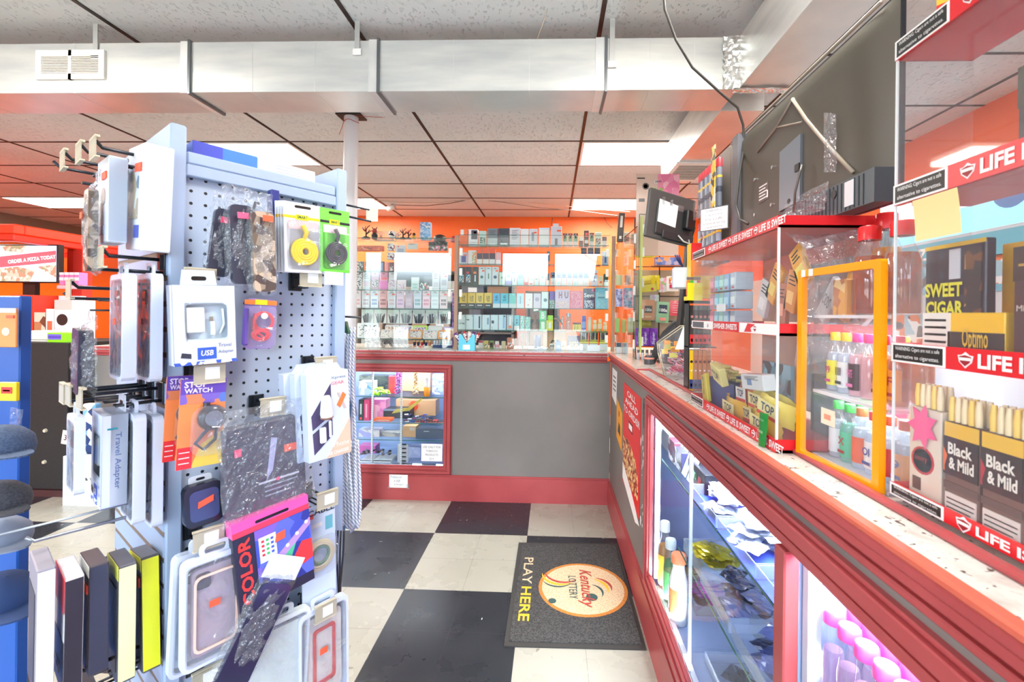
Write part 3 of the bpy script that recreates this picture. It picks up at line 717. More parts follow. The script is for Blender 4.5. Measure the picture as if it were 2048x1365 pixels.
K = {'w': (240, 244, 246), 'pb': (206, 226, 234), 'g': (128, 134, 138), 'dg': (70, 76, 84), 'o': (255, 120, 60), 'teal': (150, 212, 208), 'dteal': (38, 66, 78), 'nv': (52, 50, 96), 'pk': (240, 170, 200), 'mv': (200, 160, 180),
     'mg': (226, 110, 170), 'yl': (232, 206, 92), 'cy': (90, 200, 226), 'lil': (206, 190, 226), 'gr': (90, 190, 110), 'br': (110, 76, 62)}
pic = lambda *c: ('P', [K[q] if isinstance(q, str) else q for q in c])
TW = 'right case top shelf'
row([(918, 935, 458, 'orange and white', K['o'], [('R', .1, .5, .62, .95, K['w'])]), (935.5, 955, 459, 'white boxed vaporizer', K['w'], [('R', .3, .95, .4, .95, (90, 84, 96)), ('R', .55, .85, .75, .88, K['w']), ('R', .1, .9, .1, .12, K['g']), ('R', .1, .9, .2, .22, K['g'])]),
     (957, 972, 462, 'small pale teal see-through', (190, 220, 212), [('P', [(90, 110, 96), (200, 220, 210), (60, 70, 64)])]), (974, 994.5, 457, 'grey', (120, 128, 138), [('B', .45, (190, 206, 208)), ('L', 3), ('R', .2, .8, .04, .14, K['w'])]),
     (995, 1017.5, 457, 'charcoal and grey', (120, 124, 130), [('T', .5, (62, 68, 82)), ('L', 3), ('R', .2, .85, .05, .18, K['w'])]), (1018, 1039.5, 456, 'white', (226, 230, 238), [('L', 6)]),
     (1040, 1056.5, 458, 'plain bright white', K['w'], [('R', .7, .95, .03, .1, (215, 60, 60))]), (1057, 1074, 458, 'pale', (222, 224, 230), [('R', .3, .6, .3, .8, (150, 150, 160)), ('S',)]),
     (1076, 1098, 456, 'rounded pale blue', (206, 226, 246), [('R', .06, .94, .08, .92, K['w'])]), (1100, 1123, 453, 'tall lilac-grey', (212, 214, 228), [('R', .38, .62, .05, .4, (120, 100, 110)), ('R', .2, .7, 1, 1.14, (222, 222, 232)), ('S',)])],
    SY, shelf_z[0], TW, 'boxed goods on the top shelf of the right glass case', .05)
vial = [('T', .14, (40, 40, 42)), ('R', .05, .95, .38, .8, (140, 170, 136)), ('R', .35, .65, .6, .95, (235, 90, 90)), ('R', .1, .9, .1, .3, (236, 222, 214))]
row([(1124 + 10.7 * k, 1134 + 10.7 * k, 467, 'white and black hanging', (232, 234, 232), vial) for k in range(3)] + [(1157, 1166, 474, 'dark red low', (120, 70, 70), [('T', .4, (236, 236, 230))]), (1167, 1177, 461, 'black and dark red stacked', (60, 40, 44), [('R', .2, .8, .6, .85, (230, 100, 110)), ('R', .1, .9, .2, .4, K['w'])]),
     (1178, 1187.5, 466, 'white and red capped', (228, 226, 222), vial), (1189, 1202, 465, 'pale green', (206, 226, 206), [('P', [(230, 110, 100), (220, 230, 220), (70, 70, 70)])]), (1203, 1213, 474, 'small dark topped', (230, 230, 228), [('T', .4, (60, 60, 66))])],
    SY, shelf_z[0], 'after the lilac box, top shelf', 'small packs on the top shelf of the right glass case')
row([(918, 934, 505, 'white box with a blue square', (226, 232, 246), [('R', .25, .85, .2, .7, (110, 120, 190)), ('S',)]), (935, 952, 501, 'white box with a leafy corner', K['w'], [('A', .5, 1, .1, .9, [(240, 150, 80), (150, 190, 130), (240, 240, 240)]), ]),
     (953, 964.5, 497, 'orange topped', (236, 232, 228), [('T', .3, (255, 96, 50)), ('R', 0, 1, .35, .7, (84, 70, 88)), ('D', .2, K['w'], .5, .52)]), (965, 977.5, 497, 'orange topped', (236, 232, 228), [('T', .3, (255, 96, 50)), ('R', 0, 1, .35, .7, (84, 70, 88)), ('D', .2, (230, 200, 210), .5, .52)]),
     (978, 990, 497, 'orange topped', (230, 232, 238), [('T', .3, (255, 96, 50)), ('R', 0, 1, .35, .7, (70, 64, 84)), ('D', .15, K['w'], .5, .52)]), (991, 1001, 505, 'narrow pink and lilac', (230, 190, 205), [('B', .4, K['w'])]),
     (1012, 1020, 520, 'thin white upright', K['w'], [('T', .4, (160, 160, 160))]), (1092.5, 1100, 503, 'narrow dark blue upright', (64, 96, 120), [('D', .3, K['w'], .5, .8), ('B', .3, (210, 120, 90))]), (1204, 1217, 503, 'light blue', (176, 206, 238), [('R', .35, .65, .2, .6, (80, 110, 160)), ('S',)])],
    SY, shelf_z[1], 'right case second shelf', 'boxed goods on the second shelf of the right glass case')
for k in range(3):
    p = onY(1168 + k * 13.5, 508, SY + .05)
    prod('hanging_pack', '%s dark hanging pack from the left above the wire rack' % ORD[k], 'pack', 'dark hanging packs', p.x, SY + .07, p.z, .048, .055, .012, (72, 66, 82), [('H',), ('L', 2), ('B', .3, (60, 80, 120))])
it3 = [(917, 929.5, 534, 'dark teal', K['dteal'], [('H',), pic('cy', 'dteal', 'w'), ('L', 2)]), (930, 943, 534, 'dark teal', K['dteal'], [('H',), ('R', .2, .6, .62, .74, (240, 100, 110)), pic('cy', 'dteal', 'w')]), (944, 956.5, 534, 'dark green', (60, 88, 84), [('H',), ('R', .2, .7, .62, .74, (250, 140, 80)), ('R', .4, .6, .2, .55, K['w'])]),
     (957, 970, 534, 'pale blue', (210, 232, 240), [('H',), ('D', .25, (80, 130, 130), .5, .45), ('S',)]), (970.5, 983, 534, 'pale blue', (210, 232, 240), [('H',), ('R', .45, .6, .35, .65, (60, 110, 100))]), (983.5, 997, 534, 'pale blue', (210, 232, 240), [('H',), ('D', .26, (70, 90, 130), .5, .45), ('S',)]),
     (998, 1010, 545, 'mint', (214, 240, 226), [('D', .2, (150, 190, 160), .5, .6)]), (1011, 1023, 540, 'mint and violet', (214, 240, 226), [('D', .25, (110, 170, 130), .5, .6), ('B', .3, (170, 160, 220))]), (1024, 1034, 547, 'pale mint', (220, 240, 238), [('R', .4, .6, .3, .7, (170, 150, 160))]), (1035, 1048, 547, 'aqua', (170, 220, 224), [('R', .1, .9, .6, .9, (120, 150, 200))]),
     (1049, 1056, 547, 'white and mint', (226, 244, 236), [('B', .3, (220, 90, 90))]), (1057, 1067.5, 547, 'mint box with red label', (196, 232, 224), [('B', .4, (238, 240, 240)), ('R', .2, .8, .1, .2, (230, 70, 80))]), (1068, 1078, 547, 'mint box with dark curve', (196, 226, 216), [('R', .2, .8, .5, .56, (50, 70, 60))]), (1079, 1091, 547, 'white and aqua', (222, 240, 240), [('R', .35, .65, .62, .75, (120, 180, 180)), ('L', 3)]),
     (1092.5, 1099, 547, 'narrow dark blue', (60, 100, 120), [('B', .45, (225, 232, 232))])]
it3 += [(1181, 1196, 541, 'white and blue', (214, 228, 244), [('R', .4, .6, .3, .65, (110, 120, 150)), ('S',)]), (1197, 1206, 552, 'pale green and orange', (214, 232, 200), [('R', .3, .8, .3, .5, (240, 120, 80))]), (1207, 1217, 548, 'green and black', (60, 96, 80), [('B', .35, (224, 240, 232))])]
row(it3, SY, shelf_z[2], 'right case third shelf', 'boxed goods on the third shelf of the right glass case')
row([(1100.5 + 11.1 * k, 1111 + 11.1 * k, 545, 'dark blue topped white', (222, 236, 234), [('T', .42, (56, 84, 120)), ('D', .2, [(220, 232, 240), (230, 80, 90), (190, 220, 230), (230, 230, 250)][k % 4], .5, .76), ('R', .2, .8, .1, .3, [(230, 200, 200), (180, 220, 210), (240, 225, 220)][k % 3])]) for k in range(7)],
    SY, shelf_z[2], 'of seven alike, third shelf', 'seven small dark blue topped boxes')
yel = [('B', .30, (56, 66, 66)), ('A', .3, .75, .4, .8, [(120, 100, 50), (232, 206, 92), (170, 150, 80)], 300), ('R', .2, .8, .12, .2, (190, 196, 190))]
row([(919 + 16.5 * k, 935 + 16.5 * k, 586, 'yellow box with a black foot', K['yl'], yel) for k in range(4)], SY, shelf_z[3], 'right case fourth shelf', 'four yellow boxes with black feet')
row([(986, 1001, 587, 'bright blue', (96, 196, 236), [('B', .3, (214, 234, 238)), ('A', .3, .7, .45, .85, [(96, 196, 236), (50, 110, 150)], 300)]), (1001.5, 1017.5, 587, 'turquoise', (100, 210, 226), [('B', .3, (214, 234, 238)), ('A', .3, .7, .45, .85, [(100, 210, 226), (50, 110, 150)], 300)]),
     (1018, 1033, 587, 'aqua green', (140, 222, 222), [('B', .3, (214, 234, 238))]), (1033.5, 1049, 587, 'pale ice blue', (196, 230, 240), [('B', .3, (220, 236, 242)), ('R', .45, .55, .3, .8, (120, 160, 190))]), (1050.5, 1066, 587, 'plain white', (246, 244, 244), [('R', .3, .55, .2, .24, (230, 60, 70)), ('R', .55, .65, .55, .6, (140, 120, 130))]),
     (1067, 1082.5, 587, 'lilac-white', (222, 214, 230), [('D', .28, (170, 160, 186), .5, .6)]), (1083, 1098, 584, 'pale box with a dark teal oval', (222, 240, 240), [('D', .25, (70, 120, 130), .55, .5)]), (1099, 1110, 583, 'violet box with polka dots', (116, 100, 190), [('A', 0, 1, 0, .5, [(30, 30, 40), (230, 230, 240), (120, 200, 180)], 260)])],
    SY, shelf_z[3], 'after the yellow ones', 'boxes right of the yellow ones')
row([(1110.5, 1140, 580, 'wide lilac box lettered HU', (216, 196, 226), [('X', 'H', .36, .72, .24, .36, (150, 84, 104), .03), ('X', 'U', .78, .72, .28, .36, (150, 84, 104), .03), ('A', .1, .95, 0, .42, [(222, 200, 216), (240, 214, 200), (206, 170, 200)], 200)]), (1140.5, 1166, 582, 'pink patterned', (240, 130, 160), [('A', .05, .95, .05, .95, [(240, 140, 166), (246, 170, 190), (226, 96, 130)], 160), ('D', .18, (120, 60, 90), .6, .3)]),
     (1167, 1190, 577, 'navy box with a checkered foot', K['nv'], [('A', .1, .9, .05, .42, [(52, 50, 96), (220, 226, 240)], 180), ('X', 'Sevn', .5, .66, .92, .2, (240, 240, 246), .03), ('D', .12, (230, 80, 140), .85, .9)]), (1190.5, 1218, 575, 'cyan', (128, 206, 232), [('X', 'Sevn', .5, .66, .8, .16, (180, 226, 240), .02), ('R', .2, .7, .5, .54, (60, 120, 150)), ('D', .1, (60, 90, 130), .8, .88), ('A', .1, .9, .05, .4, [(128, 206, 232), (160, 220, 240)], 120)])],
    SY, shelf_z[3], 'fourth shelf right end', 'large colourful boxes on the fourth shelf', .06)
row([(917, 932, 630, 'pale box with black squares', (210, 236, 240), [('A', .1, .9, .35, .45, [(30, 60, 60), (210, 236, 240)], 400), ('R', .8, .95, .9, .94, (60, 60, 60))]), (932.5, 947.5, 630, 'pale box with four black squares', (210, 236, 240), [('R', .1, .25, .62, .7, (50, 70, 70)), ('R', .3, .45, .62, .7, (50, 70, 70)), ('R', .8, .95, .9, .94, (60, 60, 60))]),
     (948, 964, 630, 'pale box with a black upright bar', (206, 230, 238), [('R', .65, .85, .1, .9, (66, 88, 92))]), (965, 981, 630, 'pale box with a blue upright bar', (214, 236, 242), [('R', .65, .85, .35, .8, (120, 160, 200))]), (982, 997.5, 630, 'pale box with a block of black dots', (214, 236, 242), [('R', .1, .45, .42, .62, (70, 90, 96)), ('R', .1, .3, .05, .2, (190, 210, 214))]),
     (998, 1013, 630, 'pale box with a blue side stripe', (206, 232, 242), [('R', .6, .85, .1, .85, (150, 190, 230)), ('R', .65, .9, .86, .95, (60, 66, 80))]), (1014, 1028, 630, 'grey box with a white tube', (176, 200, 206), [('R', .4, .68, .3, .9, K['w']), ('D', .25, (240, 140, 100), .5, .2)]), (1029, 1040, 631, 'teal box with a white foot', (96, 190, 204), [('B', .3, (232, 232, 228)), ('D', .18, (30, 60, 70), .5, .5), ('D', .15, (30, 60, 70), .5, .68)]),
     (1041, 1050.5, 632, 'mint marbled', (140, 210, 200), [('F', [(140, 210, 200), (200, 234, 226), (90, 170, 170)], 200)]), (1051, 1062, 634, 'green marbled', (120, 200, 180), [('F', [(120, 200, 180), (190, 230, 214), (80, 160, 150)], 200)])],
    SY, shelf_z[4], 'right case fifth shelf', 'boxed goods on the fifth shelf of the right glass case')
def at_shelf(px, z, Y=SY + .03): return (onY(px, 640, Y).x, Y, z)
def cube_box(px0, px1, z, zt, lab, body, st):
    a, c_ = onY(px0, 640, SY).x, onY(px1, 640, SY).x; prod('product_box', lab, 'box', None, (a + c_) / 2, SY + .02, z, c_ - a, zt - z, .045, body, st)
z5 = shelf_z[4]; zz = lambda py: onY(1090, py, SY).z
cube_box(1079, 1092.5, z5, zz(641), 'lower green box with an orange picture in the stack of two', (70, 184, 100), [('R', .25, .75, .15, .85, (220, 234, 214)), ('D', .2, (230, 110, 60), .5, .4)])
cube_box(1079, 1092.5, zz(641) + .001, zz(622), 'upper green box with a white letter in the stack of two', (96, 206, 130), [('X', 'B', .5, .5, .5, .7, (240, 244, 240), .03)])
cube_box(1093, 1106.5, z5, zz(641), 'yellow box with a white picture beside the green stack', (228, 222, 50), [('R', .3, .7, .2, .8, (226, 240, 236))])
cube_box(1095, 1106, zz(641) + .001, zz(631), 'lime green lid-like box on the yellow box', (150, 222, 30), [])
def jar(name, label, cat, loc, r, h_, body, capc=None, group=None, cap=.2, lab=None):
    t = thing(name, label, cat, loc, 0, group)
    b = MB(); b.lathe([(r * .9, 0), (r, h_ * .05), (r, h_ * (1 - cap) - .003), (r * .8, h_ * (1 - cap))], body, seg=14); 
    if lab: b.lathe([(r * 1.02, h_ * .2), (r * 1.02, h_ * .6)], lab, seg=14, cap=False)
    b.build('jar_body', t)
    if capc: b = MB(); b.lathe([(r * .86, h_ * (1 - cap)), (r * .86, h_)], capc, seg=14); b.build('lid', t)
    return t
# glass pipes and jars on the fifth shelf
b = MB(); b.lathe([(.028, 0), (.03, .01), (.03, .05), (.012, .07), (.011, .12), (.016, .125)], mat((130, 90, 60), .15), seg=12); b.tube([(.02, 0, .06), (.05, -.01, .13), (.03, -.01, .16), (-.02, 0, .15)], .005, mat((60, 120, 110), .15)); o = b.build('water_pipe'); o.location = at_shelf(1070, z5); tag(o, 'brown and teal glass water pipe between mint and green boxes', 'glass pipe')
jar('round_jar', 'round black patterned jar right of the yellow box', 'jar', at_shelf(1113, z5), .022, .075, art([(30, 28, 36), (90, 70, 80), (40, 36, 44)], 120), mat((50, 40, 40)))
CG = clear((214, 232, 236), .12, .02, .12)
b = MB(); b.lathe([(.018, 0), (.02, .03), (.008, .05), (.016, .09), (.01, .12)], CG, seg=12); b.tube([(0, 0, .05), (-.03, 0, .1), (-.045, 0, .13)], .006, mat((60, 96, 92), .2)); o = b.build('water_pipe'); o.location = at_shelf(1125, z5); tag(o, 'small clear and dark glass water pipe left of the glass cylinder', 'glass pipe')
jar('glass_cylinder', 'tall clear glass cylinder jar with a grey lid', 'jar', at_shelf(1137, z5), .022, .145, CG, mat((170, 190, 196), .2, .5))
for k in range(5):
    jar('lighter', '%s of the five pale yellow lighters left of the blue jar' % ORD[k], 'lighter', at_shelf(1147 + k * 3.4, z5, SY + .02 + .008 * (k % 2)), .006, .068, mat((226, 226, 96), .3), mat((60, 50, 40), .3), 'pale yellow lighters', .22)
jar('flower_jar', 'small jar with red blossoms behind the yellow lighters', 'jar', at_shelf(1152, z5, SY + .09), .02, .07, mat((120, 80, 60)), art([(230, 80, 50), (250, 150, 120), (120, 60, 50)], 120), None, .5)
jar('storage_jar', 'bright blue glass jar on the fifth shelf', 'jar', at_shelf(1168, z5), .018, .125, mat((40, 70, 190), .12), mat((70, 90, 190), .15), None, .18, mat((120, 160, 230)))
jar('storage_jar', 'pale cream jar beside the bright blue jar', 'jar', at_shelf(1180, z5), .018, .115, mat((236, 226, 190), .2), mat((240, 200, 190)))
for k in range(3): jar('storage_jar', '%s of three amber and clear jars at the right shelf end' % ORD[k], 'jar', at_shelf(1190 + 10 * k, z5, SY + .03), .016, (.09, .10, .075)[k], mat((232, 210, 130), .15), mat((244, 236, 200), .2), 'amber and clear jars', .3, mat((246, 238, 210)))
# foot of the case
z6 = TOPZ + .001
t = thing('dump_bin', 'bright blue cardboard bin of snack bars on the back counter edge', 'box', (onY(934, 690, 3.52).x, 3.535, z6))
w2 = .063; b = MB(); BL = mat((100, 206, 236), .4)
b.prism([(-w2, 0), (w2, 0), (w2, .12), (.045, .125), (.0, .06), (-.04, .125), (-w2, .12)], -.026, -.024, BL); b.box(-w2, -w2 + .002, -.024, .026, 0, .12, BL); b.box(w2 - .002, w2, -.024, .026, 0, .12, BL); b.box(-w2, w2, .024, .026, 0, .13, BL); b.box(-w2, w2, -.024, .024, 0, .002, BL)
b.box(-.03, .025, -.0268, -.026, .008, .045, PAPER, 0); b.build('carton', t)
for k, c_ in enumerate([(110, 50, 140), (70, 50, 60), (200, 60, 60), (236, 222, 210), (90, 40, 120), (180, 50, 60)]):
    b = MB(); b.box(-.014, .014, -.004, .004, 0, .12, art([c_, (230, 225, 220), tuple(int(v * .7) for v in c_)], 90), .003); o = b.build('snack_bar'); o.location = (onY(934, 690, 3.52).x - .038 + .015 * k, 3.53 + .006 * (k % 2), z6 + .03); o.rotation_euler = (.1, (-.5 + .2 * k), 0); tag(o, 'wrapped snack bar, %s from the left in the blue bin' % ORD[k], 'snack', 'snack bars in the blue bin')
row([(958, 968, 682, 'white box with red lid', (232, 232, 226), [('T', .25, (190, 40, 60))]), (969, 978, 682, 'yellow', (216, 200, 110), [pic('yl', 'br', 'w')]), (980, 989, 682, 'green and black', (110, 150, 60), [('R', .15, .85, .2, .8, (80, 40, 40)), ('R', .3, .7, .4, .7, (230, 140, 60))]),
     (1004, 1013, 683, 'tan', (206, 190, 150), []), (1015, 1029, 676, 'orange brown', (190, 110, 70), [pic('o', 'br', 'w')]), (1113, 1123.5, 684, 'small royal blue', (80, 140, 220), [('L', 3), ('R', .2, .8, .3, .5, (200, 220, 240))]), (1124, 1134.5, 682, 'pale yellow', (236, 220, 160), [pic('yl', 'br', 'w')])],
    SY - .02, z6, 'right case foot', 'small boxes standing on the back counter')
p = onY(994, 690, SY); jar('bottle', 'small white bottle with a pink label between tiny boxes', 'bottle', (p.x, SY, z6), .02, .062, mat((240, 236, 236), .3), mat((230, 226, 224), .3), None, .35, mat((236, 170, 180)))
# three-peak packs of cigars with yellow lettering
for k, (a, c_) in enumerate(((1160, 1177), (1179, 1196), (1199, 1216))):
    x0, x1 = onY(a, 680, SY - .03).x, onY(c_, 680, SY - .03).x
    prod('cigar_carton', '%s of three black and yellow cigar cartons at the case foot' % ORD[k], 'box', 'black and yellow cigar cartons', (x0 + x1) / 2, SY, z6, x1 - x0, .155, .05, (34, 34, 34),
         [('T', .06, (236, 226, 70)), ('B', .34, (222, 236, 240)), ('X', 'SWEET', .5, .50, .9, .12, (226, 222, 60), .02), ('R', .1, .2, .55, .92, (200, 210, 190)), ('R', .35, .42, .55, .92, (90, 100, 90)), ('R', .6, .7, .55, .92, (200, 210, 190)), ('R', .0, 1, .36, .44, (226, 220, 70))])
prod('sign_card', 'blank white card standing in front of the cigar cartons', 'sign', None, onY(1187, 690, 3.60).x + 0, 3.60, z6, .10, .05, .002, (226, 240, 246))
# larger cartons standing behind the shelves
def behind(lab, px0, px1, py0, py1, Y, body, st=(), name='carton', d=.2, cat='box'):
    a, c_ = onY(px0, py1, Y), onY(px1, py0, Y); zb = max(TOPZ, a.z) if Y < 4.1 else 0
    return prod(name, lab, cat, None, (a.x + c_.x) / 2, Y + d / 2, zb, c_.x - a.x, c_.z - zb, d, body, st)
behind('open brown cardboard carton with a dark round sticker', 1086, 1132, 661, 700, 3.86, (186, 140, 98), [('D', .14, (40, 34, 34), .62, .35), ('X', '04', .62, .35, .18, .12, (230, 230, 220))], d=.12)
behind('navy and yellow boxed set standing before the cardboard carton', 1135, 1159, 672, 700, SY + .0, (70, 70, 110), [('P', [(230, 220, 170), (70, 70, 110), (220, 200, 120)]), ('B', .3, (230, 238, 240))], d=.04)
b = MB(); b.tube([(0, 0, 0), (.0, 0, .11)], .03, mat((60, 84, 140), .3), 10); o = b.build('thermos'); o.location = (onY(1075, 680, 3.86).x, 3.88, z6); tag(o, 'dark blue thermos flask left of the cardboard carton', 'flask')
b = MB()
for k in range(12):
    a = rr.uniform(-.03, .03); b.tube([(a, rr.uniform(-.01, .01), 0), (a * 1.3, 0, .05), (a * 1.1 + rr.uniform(-.01, .01), 0, .13)], .0025, mat((160, 126, 90), .6), 5)
b.sheet(lambda u, v: (-.045 + .09 * u, -.014 + .004 * math.sin(u * 20 + v * 9), .14 * v), 8, 8, BAG); o = b.build('bag_of_sticks'); o.location = (onY(1048, 680, SY).x, SY, z6); tag(o, 'clear bag of thin brown sticks at the case foot', 'bag')
def skull(loc):
    b = MB(); b.lathe([(.001, .052), (.014, .05), (.022, .04), (.022, .028), (.015, .018), (.015, .004), (.012, 0)], mat((214, 216, 210), .4), seg=12)
    for s in (-1, 1): b.lathe([(.0055, 0), (.0055, .003)], BLACK, seg=10, M=Matrix.Translation((s * .008, -.020, .031)) @ Matrix.Rotation(PI / 2, 4, 'X'))
    b.tube([(-.01, .004, .05), (.005, 0, .075), (.02, 0, .07)], .008, mat((60, 70, 70)), 6); o = b.build('skull_figurine'); o.location = loc; return o
tag(skull((onY(1104, 690, SY).x, SY - .01, z6)), 'grey skull figurine with a dark plume beside the small blue box', 'figurine')
# silver trinket rack
b = MB(); b.box(-.05, .05, -.03, .0, 0, .004, CG); 
for k in range(16): b.lathe([(.004, 0), (.006, .01), (.003, .018)], CHROME, cx=rr.uniform(-.045, .045), cy=rr.uniform(-.026, .026), seg=7, M=Matrix.Translation((0, 0, .004)))
o = b.build('trinket_tray'); o.location = (onY(1085, 700, SY - .03).x, SY - .03, z6); tag(o, 'tray of tiny silver trinkets on the back counter', 'tray')

# ---------------------------------------------------------------- left glass case
def toy(lab, px, h_, cols, kind=0, Y=SY):
    z = Lz[0] + .001; b = MB(); x = onY(px, 470, Y).x; A = mat(cols[0], .5); B_ = mat(cols[1], .5)
    s = h_
    if kind == 0: b.lathe([(s * .22, 0), (s * .26, s * .3), (s * .16, s * .5)], A, seg=10); b.lathe([(.001, s * .45), (s * .2, s * .55), (s * .22, s * .7), (s * .12, s * .88), (.001, s * .9)], B_, seg=10, cap=False); b.tube([(-s * .12, 0, s * .8), (-s * .2, 0, s)], s * .04, A, 5); b.tube([(s * .12, 0, s * .8), (s * .2, 0, s)], s * .04, A, 5)
    else:
        b.lathe([(s * .3, 0), (s * .3, s * .12), (s * .06, s * .2), (s * .05, s * .7)], A, seg=8)
        for k in range(7):
            a = k * .9; b.tube([(0, 0, s * (.3 + .06 * k)), (s * .2 * math.cos(a), s * .1 * math.sin(a), s * (.45 + .06 * k)), (s * .34 * math.cos(a), s * .1, s * (.6 + .06 * k))], s * .035, B_, 5)
    o = b.build('figurine'); o.location = (x, Y, z); tag(o, lab, 'figurine', None)
toy('dark bronze figurine with a raised stick, leftmost on top of the left case', 732, .12, ((70, 56, 46), (50, 44, 40)), 1)
toy('small red-brown round figurine with black horns on top of the left case', 749, .10, ((40, 36, 36), (150, 60, 50)), 0)
toy('tiny pinkish figurine left of the soccer ball', 762, .05, ((200, 150, 130), (230, 190, 170)), 0)
toy('grey winged figurine right of the soccer ball', 796, .07, ((170, 176, 182), (200, 206, 210)), 1)
toy('black branching dragon figurine on top of the left case', 806, .095, ((30, 34, 34), (44, 52, 50)), 1)
toy('second black dragon figurine with raised wings', 817, .085, ((34, 30, 30), (60, 50, 46)), 1)
toy('small yellow and black figurine left of the light blue box', 828, .06, ((210, 180, 60), (60, 50, 40)), 0)
b = MB(); BS = mat((224, 214, 186), .6); b.frame(-.085, .085, 0, .075, -.006, .0, .006, BS); b.frame(-.085, .085, 0, .075, .06, .066, .006, BS); b.box(-.085, .085, -.006, .066, 0, .003, BS)
for k in range(18): b.box(-.08 + k * .0094, -.077 + k * .0094, -.004, -.001, .006, .07, BS)
o = b.build('wire_basket'); o.location = (onY(768, 470, SY + .06).x, SY + .06, Lz[0] + .001); tag(o, 'cream slotted basket behind the toys on the left case', 'basket')
b = MB(); n = 10
b.lathe([(.034 * math.sin(PI * k / n) + .0001, .034 - .034 * math.cos(PI * k / n)) for k in range(n + 1)], art([(244, 244, 244), (244, 244, 244), (20, 20, 24), (244, 244, 244)], 42), seg=16, cap=False)
o = b.build('soccer_ball'); o.location = (onY(785, 470, SY - .01).x, SY - .01, Lz[0] + .001); tag(o, 'small black and white soccer ball on top of the left case', 'ball')
prod('product_box', 'light blue patterned box standing on top of the left glass case', 'box', None, onY(850, 470, SY).x, SY + .03, Lz[0], .085, .145, .05, (150, 196, 232), [('F', [(140, 190, 230), (170, 210, 240), (120, 170, 220), (226, 236, 244)], 60)])
b = MB(); b.lathe([(.05, 0), (.052, .03), (.04, .05), (.001, .062)], mat((70, 44, 40), .4), seg=16, cap=False); o = b.build('cap'); o.location = (onY(880, 470, SY + .1).x, SY + .1, Lz[0]); tag(o, 'dark brown rounded cap behind the light blue box', 'hat')
b = MB(); b.lathe([(.045, 0), (.047, .03), (.036, .045), (.001, .055)], mat((200, 30, 30), .4), seg=16, cap=False); o = b.build('cap'); o.location = (onY(912, 470, SY + .12).x, SY + .12, Lz[0]); tag(o, 'red rounded cap between the two glass cases', 'hat')
LW = 'in the left glass case'
row([(700, 713, 523, 'black and white printed pack', (210, 220, 222), [('F', [(40, 44, 48), (220, 226, 226), (120, 140, 140)], 120)]), (714.5, 727, 523, 'black and white printed pack', (210, 220, 222), [('F', [(40, 44, 48), (220, 226, 226), (120, 140, 140)], 120)]), (728.5, 740, 523, 'green framed pack', (104, 128, 96), [pic('w', 'gr', 'g')]), (742, 754, 523, 'blue-grey framed pack', (120, 152, 162), [pic('w', 'g', 'pb')]), (756.5, 768, 523, 'dark blue framed pack', (58, 80, 112), [('R', .2, .8, .15, .85, (140, 170, 214))]),
     (769.5, 777, 525, 'narrow pink pack', (226, 150, 160), []), (778, 787, 525, 'dark rose pack', (110, 70, 84), [pic('w', 'mv', 'dg')]), (858, 866, 533, 'thin dark framed card', (70, 90, 100), [('R', .1, .9, .3, .9, (200, 226, 230))])],
    SY, Lz[1], 'left case second shelf', 'packs on the second shelf of the left glass case', .02)
row([(700, 709, 546, 'white and black card', (226, 228, 230), [('F', [(226, 228, 230), (50, 50, 54), (226, 228, 230)], 120)]), (712, 724, 546, 'white card with dark zigzags', (226, 228, 230), [('F', [(226, 228, 230), (50, 50, 54), (226, 228, 230)], 120)]), (725, 741, 545, 'white and blue card', (220, 232, 240), [('H',), ('R', .2, .8, .2, .5, (226, 200, 220)), ('L', 3)]), (742, 758, 545, 'mauve card', (202, 160, 182), [('H',), ('T', .25, (214, 178, 196)), pic('mv', 'w', 'dg')]), (759, 775.5, 545, 'magenta card', (228, 150, 186), [('H',), ('B', .5, (230, 120, 196)), ('R', .3, .9, .6, .7, (250, 90, 90))]),
     (776.5, 793, 545, 'white lilac card', (226, 226, 234), [('H',), pic('w', 'lil', 'mv')]), (794, 812, 560, 'low pink and white card', (236, 214, 220), [pic('pk', 'w', 'mv')]), (822, 838, 555, 'pale mint card', (220, 236, 232), [('N', (150, 200, 190))]), (840, 858, 566, 'low dark slanted card', (60, 74, 80), [('F', [(40, 60, 66), (220, 230, 230), (230, 90, 70)], 80)]), (864, 879, 545, 'white card', (226, 228, 236), [('H',), ('L', 3), ('R', .2, .8, .2, .45, (214, 208, 222))]), (880, 896, 545, 'pale grey card', (216, 220, 230), [('H',), ('R', .2, .8, .3, .6, (190, 186, 200)), ('S',)])],
    SY, Lz[2], 'left case third shelf', 'nail kit cards on the third shelf of the left glass case', .012, 'nail_kit', 'nail kit')
nk = [((232, 222, 226), (230, 150, 160)), ((226, 226, 234), (190, 170, 180)), ((224, 232, 244), (130, 150, 200)), ((230, 170, 172), (120, 60, 64)), ((224, 232, 240), (220, 180, 186)), ((234, 200, 220), (190, 140, 200)), ((196, 166, 186), (230, 210, 226)), ((214, 222, 236), (90, 150, 150)), ((240, 206, 220), (226, 110, 140)), ((222, 234, 240), (206, 214, 220)), ((238, 214, 216), (90, 70, 80))]
nn = ['white rose', 'white grey', 'ice blue', 'rosy red', 'white and blush', 'pink', 'mauve', 'lilac and teal', 'pink and coral', 'pale blue', 'blush and charcoal']
row([(706.5 + 17.3 * k, 722.5 + 17.3 * k, 581.5, nn[k] + ' press-on nail card', nk[k][0], [('H',), ('T', .3, nk[k][0]), ('R', .12, .88, .12, .6, tuple(min(255, v + 10) for v in nk[k][0])), ('N', nk[k][1]), ('L', 1)] + ([('S',)] if k in (1, 2, 4, 8, 10) else []), ('nail_kit', '', 'nail kit')) for k in range(11)],
    SY, Lz[3], 'left case fourth shelf', 'press-on nail cards on the fourth shelf', .012)
zl = Lz[3] - .012
